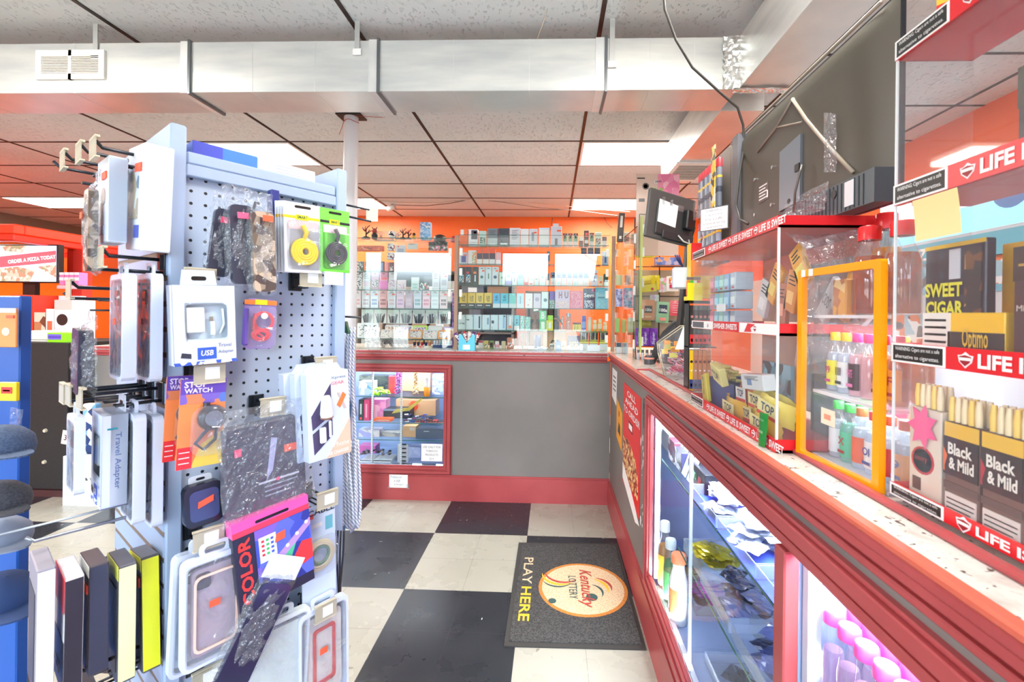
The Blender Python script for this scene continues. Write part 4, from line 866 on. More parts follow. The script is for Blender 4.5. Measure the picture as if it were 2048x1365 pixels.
for k, (a, c_) in enumerate(((722, 746), (747.5, 772), (774, 797), (799, 823), (824.5, 849), (850.5, 875), (876.5, 900))):
    x0, x1 = onY(a, 630, SY).x, onY(c_, 630, SY).x; h_ = .115; w_ = x1 - x0
    t = thing('brush_pack', 'clear pack of dark makeup brushes, %s from the left under the nail cards' % ORD[k], 'pack', ((x0 + x1) / 2, SY + .01, zl - h_), 0, 'hanging packs of brushes')
    b = MB(); b.box(-w_ / 2, w_ / 2, 0, .002, 0, h_, mat((222, 228, 226), .4)); b.prism([(-w_ / 2, h_), (w_ / 2, h_), (w_ / 2, h_ * .8), (0, h_ * .62), (-w_ / 2, h_ * .8)], -.001, 0, mat((200, 214, 204), .4)); b.build('card', t)
    b = MB()
    for q in range(9):
        xx = -w_ * .38 + q * w_ * .095; b.tube([(xx * .6, -.004, .005), (xx, -.005, h_ * rr.uniform(.5, .75))], .0028, [mat((50, 60, 66), .3), mat((200, 206, 204), .3), mat((110, 90, 90), .3)][rr.randrange(3)], 5)
    b.build('brushes', t)
def lash(lab, px0, px1, py0, py1, Y, body, cols, tilt=0, frame_=None, z=None, rim=.1):
    a, c_ = onY(px0, py1, Y), onY(px1, py0, Y); w_ = c_.x - a.x; zb = Lz[4] if z is None else z; h_ = (c_.z - a.z) / max(.5, math.cos(tilt))
    b = MB(); b.prism(rrect(-w_ / 2, w_ / 2, 0, h_, .012), 0, .012, mat(body, .25))
    b.box(-w_ * (.5 - rim), w_ * (.5 - rim), -.001, 0, h_ * rim * 1.2, h_ * (1 - rim * 1.3), art(cols, 110)); o = b.build('eyelash_box'); o.location = ((a.x + c_.x) / 2, Y, zb + .001); o.rotation_euler = (-tilt, 0, 0); tag(o, lab, 'cosmetics box')
WW = (236, 236, 238)
lash('large white eyelash case with two rows at the far left', 714, 757, 645, 674, SY - .03, (240, 244, 246), [WW, WW, WW, (60, 60, 66)])
lash('tall white case with a brown and cream picture', 770, 798, 637, 662, SY + .06, (230, 234, 238), [(150, 110, 96), (230, 200, 170), WW])
lash('tall white case with a lilac picture', 799, 825, 637, 662, SY + .06, (230, 234, 238), [(190, 140, 180), (120, 110, 150), WW])
lash('lime green framed eyelash case', 825.5, 855, 637, 662, SY + .05, (196, 240, 90), [(230, 226, 230), (150, 120, 150), WW])
lash('tall plain white ribbed case', 856, 884, 637, 662, SY + .06, (232, 238, 238), [(232, 238, 238), (222, 230, 232)])
lash('purple framed case at the right end of the left unit', 886, 912, 639, 662, SY + .05, (170, 150, 206), [(226, 230, 226), (236, 236, 236)])
for k, (a, c_, bd, nm2) in enumerate(((760, 787, (222, 214, 210), 'first pale'), (788, 815, (216, 212, 212), 'second pale'), (816, 844, (250, 176, 100), 'left orange framed'), (845, 874, (222, 224, 222), 'white ribbed'), (875, 903, (250, 170, 90), 'right orange framed'))):
    lash(nm2 + ' eyelash tray lying tilted on the low glass shelf', a, c_, 657, 674, SY - .04, bd, [(236, 224, 216), (240, 236, 232), (150, 140, 150)], .35)
# white card, cans, lime bag high in the left case
p = onY(782, 520, SY + .06)
for k, (zt, nm2) in enumerate(((520, 'lower'), (502, 'upper'))):
    p = onY(782, zt, SY + .12); jar('tin_can', nm2 + ' small white printed can in the stack of two', 'can', (p.x, SY + .12, p.z), .032, .062, art([(240, 240, 240), (230, 236, 240), (110, 70, 100)], 60), mat((226, 228, 232), .3))
prod('sign_card', 'small white lined notice card high in the left case', 'sign', None, onY(825, 495, SY + .1).x, SY + .1, onY(825, 499, SY + .1).z, .085, .05, .003, (226, 232, 228), [('L', 2)])
prod('product_box', 'white rounded carton with a red logo high in the left case', 'box', None, onY(802, 495, SY + .08).x, SY + .08, onY(802, 512, SY + .08).z, .085, .09, .02, (236, 236, 240), [('R', .2, .35, .8, .9, (240, 90, 80)), ('R', .2, .8, .35, .65, (190, 200, 226))])
prod('snack_bag', 'lime green topped bag with mushrooms printed on it', 'bag', None, onY(876, 495, SY + .06).x, SY + .06, onY(876, 502, SY + .06).z, .16, .075, .01, (70, 80, 70), [('F', [(90, 90, 90), (230, 120, 150), (220, 220, 210), (60, 80, 60)], 60), ('T', .45, (150, 220, 60))])
prod('carton', 'long flat orange carton high behind the pole', 'box', None, onY(735, 495, SY + .1).x, SY + .12, onY(735, 502, SY + .1).z, .26, .045, .05, (222, 96, 60), [('A', .1, .9, .2, .8, [(222, 96, 60), (240, 150, 110), (160, 60, 40)], 60)])
# under the low shelf: bunches of trinkets and little bottles
for k in range(9):
    x = onY(736 + k * 9.3, 690, SY - .03).x; b = MB()
    for q in range(16):
        a, e_ = rr.uniform(-.018, .018), rr.uniform(.004, .075); M_ = Matrix.Translation((a, rr.uniform(-.012, .012), e_)) @ Matrix.Rotation(rr.uniform(0, 3), 4, 'Y')
        b.tube([(.008 * math.cos(t_), 0, .008 * math.sin(t_)) for t_ in [s * PI / 4 for s in range(8)]], .0022, rr.choice([BLACK, mat((90, 92, 100), .3, .6), CHROME, mat((50, 60, 66))]), 5, M=M_, closed=True)
    o = b.build('keyring_bunch'); o.location = (x, SY - .03, z6 + .002); tag(o, 'bunch of dark and silver keyrings, %s from the left on the counter' % ORD[k], 'keyrings', 'bunches of dark keyrings')
for k in range(5):
    jar('nail_polish', 'small dark bottle with a gold cap, %s of five' % ORD[k], 'bottle', (onY(829 + k * 7.6, 695, SY - .02).x, SY - .02, z6 + .018), .011, .045, mat([(60, 40, 44), (40, 40, 60), (190, 40, 44), (40, 50, 90), (200, 120, 70)][k], .15), mat((220, 190, 120), .3, .4), 'gold capped bottles', .35)
prod('display_tray', 'low colourful tray under the gold capped bottles', 'tray', None, onY(845, 700, SY - .02).x, SY - .02, z6, .16, .017, .04, (226, 206, 160), [('F', [(226, 206, 160), (230, 110, 100), (240, 236, 230)], 60)])
for k in range(7):
    jar('lip_balm', 'pale silver-blue tube, %s of seven in the navy tray' % ORD[k], 'tube', (onY(869 + k * 5.6, 695, SY - .02).x, SY - .02, z6 + .012), .008, .055, mat([(206, 216, 232), (190, 206, 226), (150, 190, 196)][k % 3], .25), CHROME, 'tubes in the navy tray', .15)
prod('display_tray', 'navy tray holding seven pale tubes', 'tray', None, onY(885, 700, SY - .04).x, SY - .038, z6, .165, .026, .004, (40, 60, 100))
# beige trunking box left of pole foot and purple hanging strip between cases
prod('display_strip', 'tall purple printed box between the two glass cases', 'box', None, onY(910, 620, SY + .06).x, SY + .07, onY(910, 690, SY + .05).z - .02, .045, .46, .03, (130, 100, 180), [('F', [(130, 100, 180), (160, 130, 210), (100, 80, 160), (220, 150, 200)], 40)])
# wire rack of light racks reflected: small wire shelf
t = thing('wire_rack', 'small wire rack with a dark green base on the second shelf', 'rack', (onY(1186, 528, SY).x, SY + .03, shelf_z[1]))
b = MB(); b.box(-.06, .06, -.02, .03, 0, .008, mat((50, 84, 76), .4)); b.build('base', t)
b = MB()
for k in range(4): b.tube([(-.055 + .02 * k, -.01, .008), (-.02 + .02 * k, 0, .045), (.04, .01, .05), (.055, .02, .008)], .0014, mat((120, 110, 110), .3, .5), 4)
b.build('wires', t)

# ---------------------------------------------------------------- behind the counter: storage against the back wall
def storage(lab, x0, x1, y0, z1, cols, seed):
    t = thing('storage_shelves', lab, 'shelf unit', ((x0 + x1) / 2, y0 + .2, 0)); w_ = (x1 - x0) / 2; FR = mat(cols[0], .6)
    b = MB(); b.box(-w_, -w_ + .03, -.2, .2, 0, z1, FR); b.box(w_ - .03, w_, -.2, .2, 0, z1, FR); b.box(-w_, w_, .18, .2, 0, z1, mat(cols[1], .7))
    n = 5
    for k in range(n + 1): b.box(-w_, w_, -.2, .2, max(0, k * z1 / n - .02), k * z1 / n, FR) if k else None
    b.build('shelf_frame', t)
    r_ = random.Random(seed); k0 = 0
    for k in range(1, n):
        x = x0 + .06
        while x < x1 - .25:
            w3 = r_.uniform(.14, .3); h3 = r_.uniform(.12, z1 / n - .06); c3 = r_.choice([(150, 120, 96), (110, 84, 70), (190, 190, 186), (90, 92, 104), (170, 130, 96), (70, 66, 70)])
            prod('carton', '%s %s carton, %s on the %s level of the %s' % ('tall' if h3 > .2 else 'low', {150: 'tan', 110: 'brown', 190: 'white', 90: 'slate', 170: 'cardboard', 70: 'dark'}[c3[0]], ORD[int((x - x0) / .2)] , ORD[k - 1], lab.split(' ')[0] + ' storage unit'), 'box', 'cartons on the rear storage', x + w3 / 2, y0 + .18, k * z1 / n + .001, w3, h3, .28, c3, [('R', .3, .7, .4, .6, K['w'])] if r_.random() < .4 else [])
            x += w3 + .05
storage('left grey storage unit against the orange back wall', -2.6, -.5, 5.95, 2.0, ((120, 110, 104), (90, 84, 84)), 3)
storage('middle brown storage unit against the orange back wall', -.35, .1, 5.95, 1.75, ((130, 86, 66), (110, 74, 60)), 5)
# ================================================================ displays on the side counter (front faces look at the aisle: local -y is world -x)
RZ = -PI / 2
LIFE = mat((216, 34, 42), .3)
def warn(b, x0, x1, z0, z1, y, lines=('WARNING: Cigars are not a safe', 'alternative to cigarettes.')):
    b.box(x0, x1, y - .0006, y, z0, z1, WHITE); b.box(x0 + .004, x1 - .004, y - .0010, y - .0006, z0 + .003, z1 - .003, mat((24, 26, 24), .4))
    n = len(lines)
    for k, s in enumerate(lines): b.text(s, (x0 + x1) / 2, z0 + (z1 - z0) * (1 - (k + .75) / (n + .5)), (x1 - x0) * .82, (z1 - z0) * .5 / n, y - .0013, WHITE)
def shield(b, x, z, s, y, mt=None):
    b.prism([(x - s, z + s * .5), (x - s * .5, z + s * .55), (x, z + s * .9), (x + s * .5, z + s * .55), (x + s, z + s * .5), (x + s * .8, z - s * .3), (x, z - s), (x - s * .8, z - s * .3)], y - .0008, y, mt or mat((240, 232, 232), .4))
    b.prism([(x - s * .8, z + s * .35), (x, z + s * .55), (x + s * .8, z + s * .35), (x + s * .6, z - s * .3), (x, z - s * .75), (x - s * .6, z - s * .3)], y - .0012, y - .0008, mat((150, 24, 34), .4))
    b.box(x - s * .75, x + s * .75, y - .0016, y - .0012, z - .1 * s, z + .25 * s, WHITE)
# --- two-tier acrylic tobacco case
AX, AY0, AY1, AZ, AH, AD = .474, .974, 1.553, TOPZ + .001, .50, .235
A = thing('acrylic_display_case', 'two-tier clear acrylic tobacco case with red bands, under the television', 'display case', (AX, (AY0 + AY1) / 2, AZ), RZ)
W2 = (AY1 - AY0) / 2
for z0, z1, nm in ((0, .028, 'base'), (.246, .272, 'middle_shelf'), (.474, .500, 'top_lid')):
    b = MB(); b.box(-W2, W2, 0, AD, z0, z0 + .006, LIFE); b.box(-W2, W2, -.002, .001, z0, z1, LIFE); b.box(W2 - .003, W2, 0, AD, z0, z1, LIFE); b.box(-W2, -W2 + .003, 0, AD, z0, z1, LIFE)
    if nm == 'middle_shelf':
        b.box(-W2 + .0, -W2 + .20, -.0028, -.002, z0 + .001, z1 - .001, WHITE); b.box(W2 - .19, W2, -.0028, -.002, z0 + .001, z1 - .001, WHITE)
        b.text('SWISHER SWEETS', .003, (z0 + z1) / 2, .165, .015, -.0034, WHITE, .03); shield(b, W2 - .10, (z0 + z1) / 2, .010, -.0028); shield(b, -W2 + .16, (z0 + z1) / 2, .008, -.0028)
        b.box(-W2 + .01, -W2 + .12, -.0032, -.0028, z0 + .004, z1 - .004, mat((90, 90, 96), .5))
        b.prism([(.13, z0 + .003), (.15, z1 - .002), (.19, z1 - .004), (.165, (z0 + z1) / 2), (.17, z0 + .004)], -.0036, -.0028, LIFE)
    else:
        warn(b, -W2 + .0, -W2 + .12, z0 + .001, z1 - .001, -.002)
        for k in range(3):
            xx = -W2 + .165 + k * .155; shield(b, xx, (z0 + z1) / 2, .010, -.002)
            if k < 3: b.text('LIFE IS SWEET', xx + .078, (z0 + z1) / 2, .122, .017, -.0026, WHITE, .03)
    b.build(nm, A)
for z0, z1 in ((.028, .246), (.272, .474)):
    b = MB(); b.box(-W2, W2, .001, .004, z0, z1, ACRYL); b.build('front_pane', A)
    b = MB(); b.box(W2 - .004, W2, .004, AD, z0, z1, ACRYL); b.box(-W2, -W2 + .004, .004, AD, z0, z1, ACRYL); b.box(-W2, W2, AD - .004, AD, z0, z1, clear((226, 216, 212), .04, .1, .38, hazecol=(190, 184, 180))); b.build('side_panes', A)  # rear pane's grey haze paints in a dull reflection, muting the orange behind
b = MB(); b.box(W2 - .002, W2 + .001, -.002, .003, .028, .474, mat((214, 226, 224), .15)); b.build('pane_edge', A)
def inA(name, lab, cat, group, px, py, depth, w_, h_, d, body, st=(), lev=0, rot=0, lean=0):
    X = AX + depth; p = onX(px, py, X)
    return prod(name, lab, cat, group, X + d / 2, p.y, AZ + (.0065 if lev == 0 else .2525), w_, h_, d, body, st, (lean, 0, RZ + rot), .003)
YT = (240, 222, 110)
topst = [('X', 'TOP', .5, .5, .6, .3, (30, 60, 90)), ('B', .2, (226, 60, 50))]
b = MB(); NV = mat((44, 60, 140), .35); b.box(-.10, .10, -.05, .05, 0, .003, NV); b.box(-.10, .10, -.05, -.047, 0, .085, NV); b.box(-.10, .10, .047, .05, 0, .085, NV); b.box(-.10, -.097, -.05, .05, 0, .085, NV); b.box(.097, .10, -.05, .05, 0, .085, NV)
o = b.build('display_carton'); o.location = (AX + .09, 1.40, AZ + .007); o.rotation_euler = (0, 0, RZ); tag(o, 'open navy blue carton of rolling papers in the lower tier', 'box')
for k in range(9):
    b = MB(); b.box(-.037, .037, -.010, .010, 0, .008, mat((242, 228, 130), .4), .002); b.text('TOP', 0, .004, .03, .006, -.0104, mat((30, 60, 90)))
    o = b.build('rolling_paper_pack'); o.location = (AX + .07 + .01 * (k % 2), 1.46 - .05 * (k // 5), AZ + .090 + .009 * (k % 5)); o.rotation_euler = (0, 0, RZ + .12 * ((k % 3) - 1)); tag(o, 'yellow rolling paper pack, %s up in the %s stack' % (ORD[k % 5], 'far' if k < 5 else 'near'), 'rolling papers', 'yellow rolling paper packs')
prod('tobacco_pouch', 'pale yellow carton leaning on the navy box', 'tobacco', None, AX + .03, 1.37, AZ + .09, .075, .055, .02, (244, 234, 150), [('X', 'TOP', .5, .5, .7, .4, (30, 60, 90))], (.3, .2, RZ))
prod('tobacco_pouch', 'tilted yellow pack inside the far end of the navy carton', 'tobacco', None, AX + .024, 1.47, AZ + .012, .045, .09, .012, (236, 214, 60), [('X', 'TOP', .5, .6, .3, .7, (20, 20, 20))], (0, -.3, RZ))
for k, (y, z, c_, nm, rt) in enumerate(((1.28, .007, (226, 180, 60), 'brown-yellow', .05), (1.20, .007, (240, 208, 70), 'bright yellow', -.08), (1.10, .007, (238, 200, 66), 'golden', .1), (1.24, .052, (206, 120, 90), 'red and yellow', -.06), (1.06, .05, (236, 216, 90), 'lemon', .2), (1.16, .05, (242, 226, 110), 'pale yellow', 0))):
    b = MB(); n = 8
    b.sheet(lambda u, v, n=n: (-.06 + .12 * u, -.022 * math.sin(PI * min(1, max(0, u))) * (.6 + .4 * math.sin(PI * v)) + .002 * math.sin(u * 31 + v * 17), .055 * v), 10, 6, mat(c_, .2)); b.sheet(lambda u, v: (-.06 + .12 * u, .018 * math.sin(PI * u) + .002, .055 * v), 10, 6, mat(c_, .2))
    b.box(-.035, .035, -.0245, -.0235, .008, .045, mat((244, 232, 160) if k != 3 else (240, 240, 236), .3)); b.text('TOP', 0, .03, .045, .02, -.0250, mat((26, 60, 90)), .02); b.box(-.035, .035, -.0250, -.0245, .008, .016, mat((220, 60, 50)))
    o = b.build('tobacco_pouch'); o.location = (AX + .04 + .02 * (k % 2), y, AZ + z); o.rotation_euler = (.05, rt, RZ + rt); tag(o, '%s plastic tobacco pouch in the lower tier, %s' % (nm, ['behind the blue carton end', 'second in the bottom layer', 'third in the bottom layer', 'lying on the far pouches', 'nearest the case corner', 'middle of the upper layer'][k]), 'tobacco', 'tobacco pouches in the lower tier')
prod('carton', 'white pharmacy style carton lying on the yellow pouches', 'box', None, AX + .028, 1.12, AZ + .11, .12, .038, .03, (226, 232, 232), [('L', 3), ('R', .3, .5, .3, .7, (120, 150, 190))], (.1, -.1, RZ))
prod('shelf_strip', 'light blue angular card in the lower tier behind the navy carton', 'card', None, AX + .16, 1.30, AZ + .007, .16, .15, .01, (150, 200, 220), [('F', [(150, 200, 220), (80, 84, 90), (120, 160, 180)], 30)], (0, 0, RZ))
prod('carton', 'dark carton at the back of the lower tier near the corner', 'box', None, AX + .19, 1.08, AZ + .007, .15, .14, .04, (60, 60, 60), [], (0, 0, RZ))
for k, (y, c_, nm) in enumerate(((1.50, (206, 120, 140), 'pink'), (1.46, (130, 190, 206), 'pale teal'), (1.42, (150, 200, 190), 'sea green'), (1.38, (150, 190, 226), 'light blue'), (1.33, (190, 210, 226), 'ice blue'))):
    for l in range(3):
        prod('cigar_pack', '%s foil cigar pack, %s row of the upper tier' % (nm, ('bottom', 'middle', 'top')[l]), 'cigar pack', 'foil cigar packs in the upper tier', AX + .07, y, AZ + .2535 + l * .055, .036, .05, .05, c_, [('R', .1, .9, .3, .7, tuple(min(255, v + 50) for v in c_)), ('R', .3, .7, .1, .2, (200, 60, 70) if l else (120, 90, 60))], RZ)
prod('price_card', 'blank white card taped inside the upper tier', 'sign', None, AX + .012, 1.33, AZ + .30, .07, .022, .001, (244, 244, 242), [], RZ)
for k, (y, z, rt, c_) in enumerate(((1.22, .33, .6, (236, 170, 60)), (1.12, .30, .3, (226, 150, 70)), (1.05, .36, -.5, (250, 190, 60)), (1.16, .27, .1, (190, 120, 90)), (1.27, .29, .4, (226, 226, 224)))):
    prod('cigar_pack', '%s slanted %s packet in the upper tier' % (ORD[k], ('amber', 'orange', 'golden', 'brown', 'white')[k]), 'cigar pack', None, AX + .10, y, AZ + z, .05, .10, .012, c_, [('L', 3), ('R', .2, .8, .2, .5, tuple(min(255, v + 60) for v in c_))], (0, rt, RZ))
# crinkled bag over the case
def crinkle(name, label, pts4, amp, loc=(0, 0, 0), n=14, mt=None, kind=None, cat='plastic bag'):
    P = [Vector(p) for p in pts4]; r_ = random.Random(len(label)); b = MB()
    ph = [r_.uniform(0, 6) for _ in range(6)]
    def f(u, v):
        q = (P[0] * (1 - u) + P[1] * u) * (1 - v) + (P[3] * (1 - u) + P[2] * u) * v
        nn = (P[1] - P[0]).cross(P[3] - P[0]).normalized()
        return q + nn * (amp * (math.sin(7 * u + ph[0] + 3 * v) * .5 + math.sin(17 * u * v + ph[1]) * .3 + r_.uniform(-.5, .5)))
    b.sheet(f, n, n, mt or BAG, smooth=False); o = b.build(name); return tag(o, label, cat)
crinkle('plastic_bag', 'crinkled clear plastic wrap draped over the near top corner of the case', [(AX + .06, 1.10, 1.668), (AX + .02, .95, 1.60), (AX + .20, .965, 1.50), (AX + .22, 1.08, 1.668)], .012)
crinkle('plastic_bag', 'crumpled clear plastic hanging at the case corner beside the orange frame', [(AX + .05, .970, 1.60), (AX + .21, .972, 1.64), (AX + .21, .972, 1.36), (AX + .03, .970, 1.34)], .010)
# green hanging tag
p = onX(1530, 858, AX - .004)
t = thing('hang_tag', 'dark green curled plastic tag hanging from the red lower band', 'tag', (AX - .0045, p.y, p.z), RZ)
b = MB(); b.sheet(lambda u, v: ((u - .5) * .042 * (1 - .3 * v * v) - .005 * v, -.006 * math.sin(PI * u) - .002 - .002 * v, .036 - .075 * v), 8, 8, mat((34, 132, 56), .15)); b.text('POWDER', 0, -.006, .026, .006, -.0105, mat((190, 230, 190))); b.text('GREEN MAJOR', 0, .02, .034, .006, -.0105, mat((150, 210, 160))); b.build('tag_sheet', t)

# --- bottle cabinet with an orange framed door
cl, cr = onZ(1590, 905, 1.16), onZ(1757, 985, 1.16)
CBX, CY0, CY1, CBZ = .530, .752, .965, TOPZ + .001
cab = thing('bottle_cabinet', 'clear bottle cabinet with a bright orange framed door', 'cabinet', (CBX, (CY0 + CY1) / 2, CBZ), RZ)
ang = math.atan2(cr.x - cl.x, cl.y - cr.y) if True else 0
door = MB(); w_ = (CY1 - CY0) / 2; ORF = mat((255, 160, 10), .25)
Md = Matrix.Rotation(ang * .9, 4, 'Z')
door.ring(rrect(-w_, w_, 0, .382, .004, 2), rrect(-w_ + .014, w_ - .014, .014, .368, .004, 2), -.012, 0, ORF, M=Md)
for xx in (-w_ + .012, -w_ + .035): door.box(xx, xx + .012, -.0125, -.012, .368, .382, WHITE, M=Md)
d_ = door.build('door', cab)
b = MB(); b.box(-w_ + .01, w_ - .01, -.008, -.005, .01, .372, ACRYL, M=Md); b.build('door_pane', d_)
DS = mat((236, 236, 240), .3)
for z, nm in ((.0, 'shelf'), (.132, 'shelf'), (.285, 'shelf')):
    b = MB(); b.box(-w_, w_, .015, .24, z, z + .006, ACRYL if z > .2 else clear((236, 238, 246), .05, .05, .45)); b.box(-w_, w_, .013, .016, z, z + .006, DS); b.build(nm, cab)
b = MB(); b.box(w_ - .004, w_, .015, .24, 0, .38, ACRYL); b.box(-w_, -w_ + .004, .015, .24, 0, .38, ACRYL); b.build('side_panes', cab)
b = MB(); b.box(-w_, w_, .236, .24, 0, .285, clear((240, 242, 250), .05, .1, .6)); b.build('back_panel', cab)  # frosted white backdrop, added so the bottles look brightly lit
light('cabinet_light', (CBX + .12, (CY0 + CY1) / 2, CBZ + .280), .16, .5, (0, 0, 0), (.9, .95, 1), .16); light('cabinet_light', (CBX + .12, (CY0 + CY1) / 2, CBZ + .128), .16, .5, (0, 0, 0), (.9, .95, 1), .16)
b = MB(); b.box(-.03, .012, -.0145, -.014, .085, .115, mat((236, 222, 196), .5)); b.box(-.02, .0, -.0149, -.0145, .095, .105, mat((230, 150, 120), .5)); b.build('price_label', d_)
BG = clear((250, 252, 253), .08, .03, .05, 0, 4, edge=.4)
def liquid(c):
    return clear(tuple(min(255, int(v * .4 + 153)) for v in c), .06, .05, .38, 0, 4, 'liquid', c, .3)
def bottle(name, label, loc, r, h_, capc, liq=None, lab=None, group=None, neck=.32, sq=False, cat='bottle', lt=None, capf=.14, tint=None):
    t = thing(name, label, cat, loc, RZ, group); r_n = r * neck * 1.5
    prof = [(r * .92, 0), (r, h_ * .03), (r, h_ * .60), (r * .85, h_ * .68), (r_n, h_ * .78), (r_n, h_ * (1 - capf))]
    b = MB(); b.lathe(prof, tint or BG, seg=12, cap=True); b.build('glass_body', t)
    if liq: b = MB(); b.lathe([(r * .88, h_ * .02), (r * .93, h_ * .04), (r * .93, h_ * .58), (r * .78, h_ * .66)], liq, seg=12); b.build('liquid', t)
    b = MB(); b.lathe([(r_n * 1.25, h_ * (1 - capf)), (r_n * 1.25, h_ * .985), (r_n * 1.1, h_)], mat(capc, .3), seg=14); b.build('cap', t)
    if lab:
        b = MB(); n = 8; vs = []
        pts = [(r * 1.03 * math.sin(a), -r * 1.03 * math.cos(a)) for a in [-1.2 + 2.4 * k / n for k in range(n + 1)]]
        b.sheet(lambda u, v: (pts[int(u * n + .01)][0], pts[int(u * n + .01)][1], h_ * (.10 + .42 * v)), n, 2, mat(lab, .35) if isinstance(lab, tuple) else lab)
        if lt: b.text(lt[0], 0, h_ * .36, r * 1.1, h_ * .13, -r * 1.05, mat(lt[1], .4), .02); b.box(-r * .6, r * .6, -r * 1.06, -r * 1.03, h_ * .15, h_ * .20, mat(lt[1], .4))
        b.build('label', t)
    return t
AMB = liquid((226, 110, 20)); GOLD = liquid((246, 166, 40)); PINKL = liquid((250, 206, 214)); CLR = liquid((226, 236, 248)); TEAL = liquid((130, 224, 200)); BRN = liquid((196, 84, 24))
mid = [((238, 196, 40), CLR, (236, 226, 50), ('99', (190, 40, 110)), 'yellow capped bottle with a yellow 99 label'), ((240, 190, 50), CLR, (240, 240, 238), ('IIII', (40, 40, 40)), 'yellow capped bottle with a white barcode label'),
       ((226, 70, 150), PINKL, (60, 40, 50), ('WHITE', (236, 120, 180)), 'pink capped bottle with a dark and pink label'), ((228, 76, 156), PINKL, None, None, 'pink capped bottle without a label'),
       ((206, 60, 80), GOLD, (226, 150, 40), ('RD', (60, 40, 30)), 'red capped amber bottle with an orange label'), ((220, 60, 110), AMB, (240, 150, 40), ('F', (170, 40, 20)), 'rosy capped bottle with a flame orange label')]
for k, (cc, lq, lb, lt, nm) in enumerate(mid):
    y = .945 - k * .034
    bottle('liquor_bottle', nm + ' on the middle shelf', (CBX + .045, y, CBZ + .1385), .0145, .118, cc, lq, lb, 'small bottles on the middle shelf', lt=lt)
low = [((80, 200, 90), CLR, (226, 232, 240), None, 'leftmost bright green capped clear bottle'), ((60, 190, 80), TEAL, (90, 200, 160), ('X', (170, 60, 40)), 'green capped bottle with a teal palm label'), ((190, 120, 60), CLR, (226, 110, 80), None, 'tan capped bottle with a red label'),
       ((214, 50, 80), CLR, (232, 236, 240), ('OI', (60, 80, 160)), 'red capped bottle with a white label'), ((226, 90, 50), CLR, (210, 60, 70), None, 'orange-red capped bottle with a red strip label'), ((236, 96, 50), CLR, (244, 180, 110), ('9', (60, 110, 190)), 'orange capped bottle with an orange 9 label')]
for k, (cc, lq, lb, lt, nm) in enumerate(low):
    y = .94 - k * .035
    bottle('liquor_bottle', nm + ' on the bottom shelf', (CBX + .05, y, CBZ + .0065), .016, .112, cc, lq, lb, 'small bottles on the bottom shelf', lt=lt)
for k in range(6):
    cc = [(60, 190, 80), (90, 200, 90), (200, 60, 150), (220, 60, 90), (230, 110, 60), (70, 160, 70)][k]
    bottle('liquor_bottle', 'rear row bottle with a %s cap, %s behind the bottom shelf front row' % (('green', 'light green', 'magenta', 'red', 'orange', 'dark green')[k], ORD[k]), (CBX + .10, .945 - k * .034, CBZ + .0065), .016, .118, cc, CLR, None, 'rear row on the bottom shelf')
for k in range(4):
    bottle('liquor_bottle', 'rear amber bottle with a %s cap on the middle shelf' % ('red', 'pink', 'gold', 'brown')[k], (CBX + .10, .93 - k * .045, CBZ + .1385), .0165, .115, [(200, 50, 50), (226, 90, 140), (220, 170, 60), (140, 70, 40)][k], AMB, None, 'rear row on the middle shelf')
for k, (x, y, h_, nm) in enumerate(((.600, .885, .168, 'left'), (.668, .937, .205, 'tallest rear'), (.622, .832, .168, 'right'))):
    bottle('whisky_bottle', '%s large whisky bottle with a ribbed red screw cap' % nm, (x, y, CBZ + .2915), .028, h_, (214, 40, 44), BRN if k != 1 else GOLD, (226, 214, 190) if k == 1 else None, 'large red capped whisky bottles', neck=.36, capf=.16)
prod('carton', 'amber translucent carton on the top shelf of the bottle cabinet', 'box', None, CBX + .05, .925, CBZ + .2915, .04, .07, .02, (226, 170, 90), [('F', [(226, 170, 90), (190, 130, 90), (240, 210, 150)], 60)], RZ)
for k, (y, rt, cc) in enumerate(((1.02, .7, (236, 236, 236)), (1.0, .5, (250, 176, 40)), (.985, .9, (214, 216, 220)))):
    prod('cigar_pack', '%s packet leaning inside the wrap left of the orange door' % ('white', 'yellow', 'grey')[k], 'cigar pack', None, CBX + .06 + .03 * k, y, 1.44, .04, .10, .012, cc, [('X', 'COS', .5, .5, .7, .25, (60, 50, 50))], (0, rt, RZ))

# --- tall acrylic display at the right, running out of the picture
BX, BY1, BZ, BD = .537, .736, TOPZ + .011, .115
BLEN = .62
Bd = thing('acrylic_display_case', 'tall clear cigar display with three red shelves at the right edge', 'display case', (BX, BY1, BZ), RZ)
for k, (z0, z1) in enumerate(((0, .020), (.208, .238), (.452, .484), (.680, .710))):
    b = MB(); b.box(0, BLEN, .001, BD, z0, z0 + .006, mat((196, 40, 48), .25)); b.box(0, BLEN, -.002, .001, z0, z1, LIFE); b.box(0, .003, 0, BD, z0, z1, LIFE)
    warn(b, 0, .098, z0 + .0005, z1 - .0005, -.002)
    x = .128
    for q in range(2):
        shield(b, x, (z0 + z1) / 2, .011, -.002); b.text('LIFE IS SWEET', x + .095, (z0 + z1) / 2, .155, (z1 - z0) * .62, -.0028, WHITE, .035); x += .21
    b.build('shelf', Bd)
for k, (z0, z1) in enumerate(((.020, .208), (.238, .452), (.484, .680))):
    b = MB(); b.box(0, BLEN, .0012, .0035, z0, z1, ACRYL); b.build('front_pane', Bd)
    b = MB(); b.box(0, .003, .0035, BD, z0, z1, ACRYL); b.box(0, .003, -.001, .002, z0, z1, mat((220, 226, 226), .2)); b.build('side_pane', Bd)
def inB(name, lab, cat, group, x, w_, h_, d, body, st, lev, dep=.02, rot=0, c=.0015):
    z = BZ + (.0065, .2145, .4585)[lev]
    return prod(name, lab, cat, group, BX + dep + d / 2, BY1 - x - w_ / 2, z, w_, h_, d, body, st, (0, 0, RZ + rot), c)
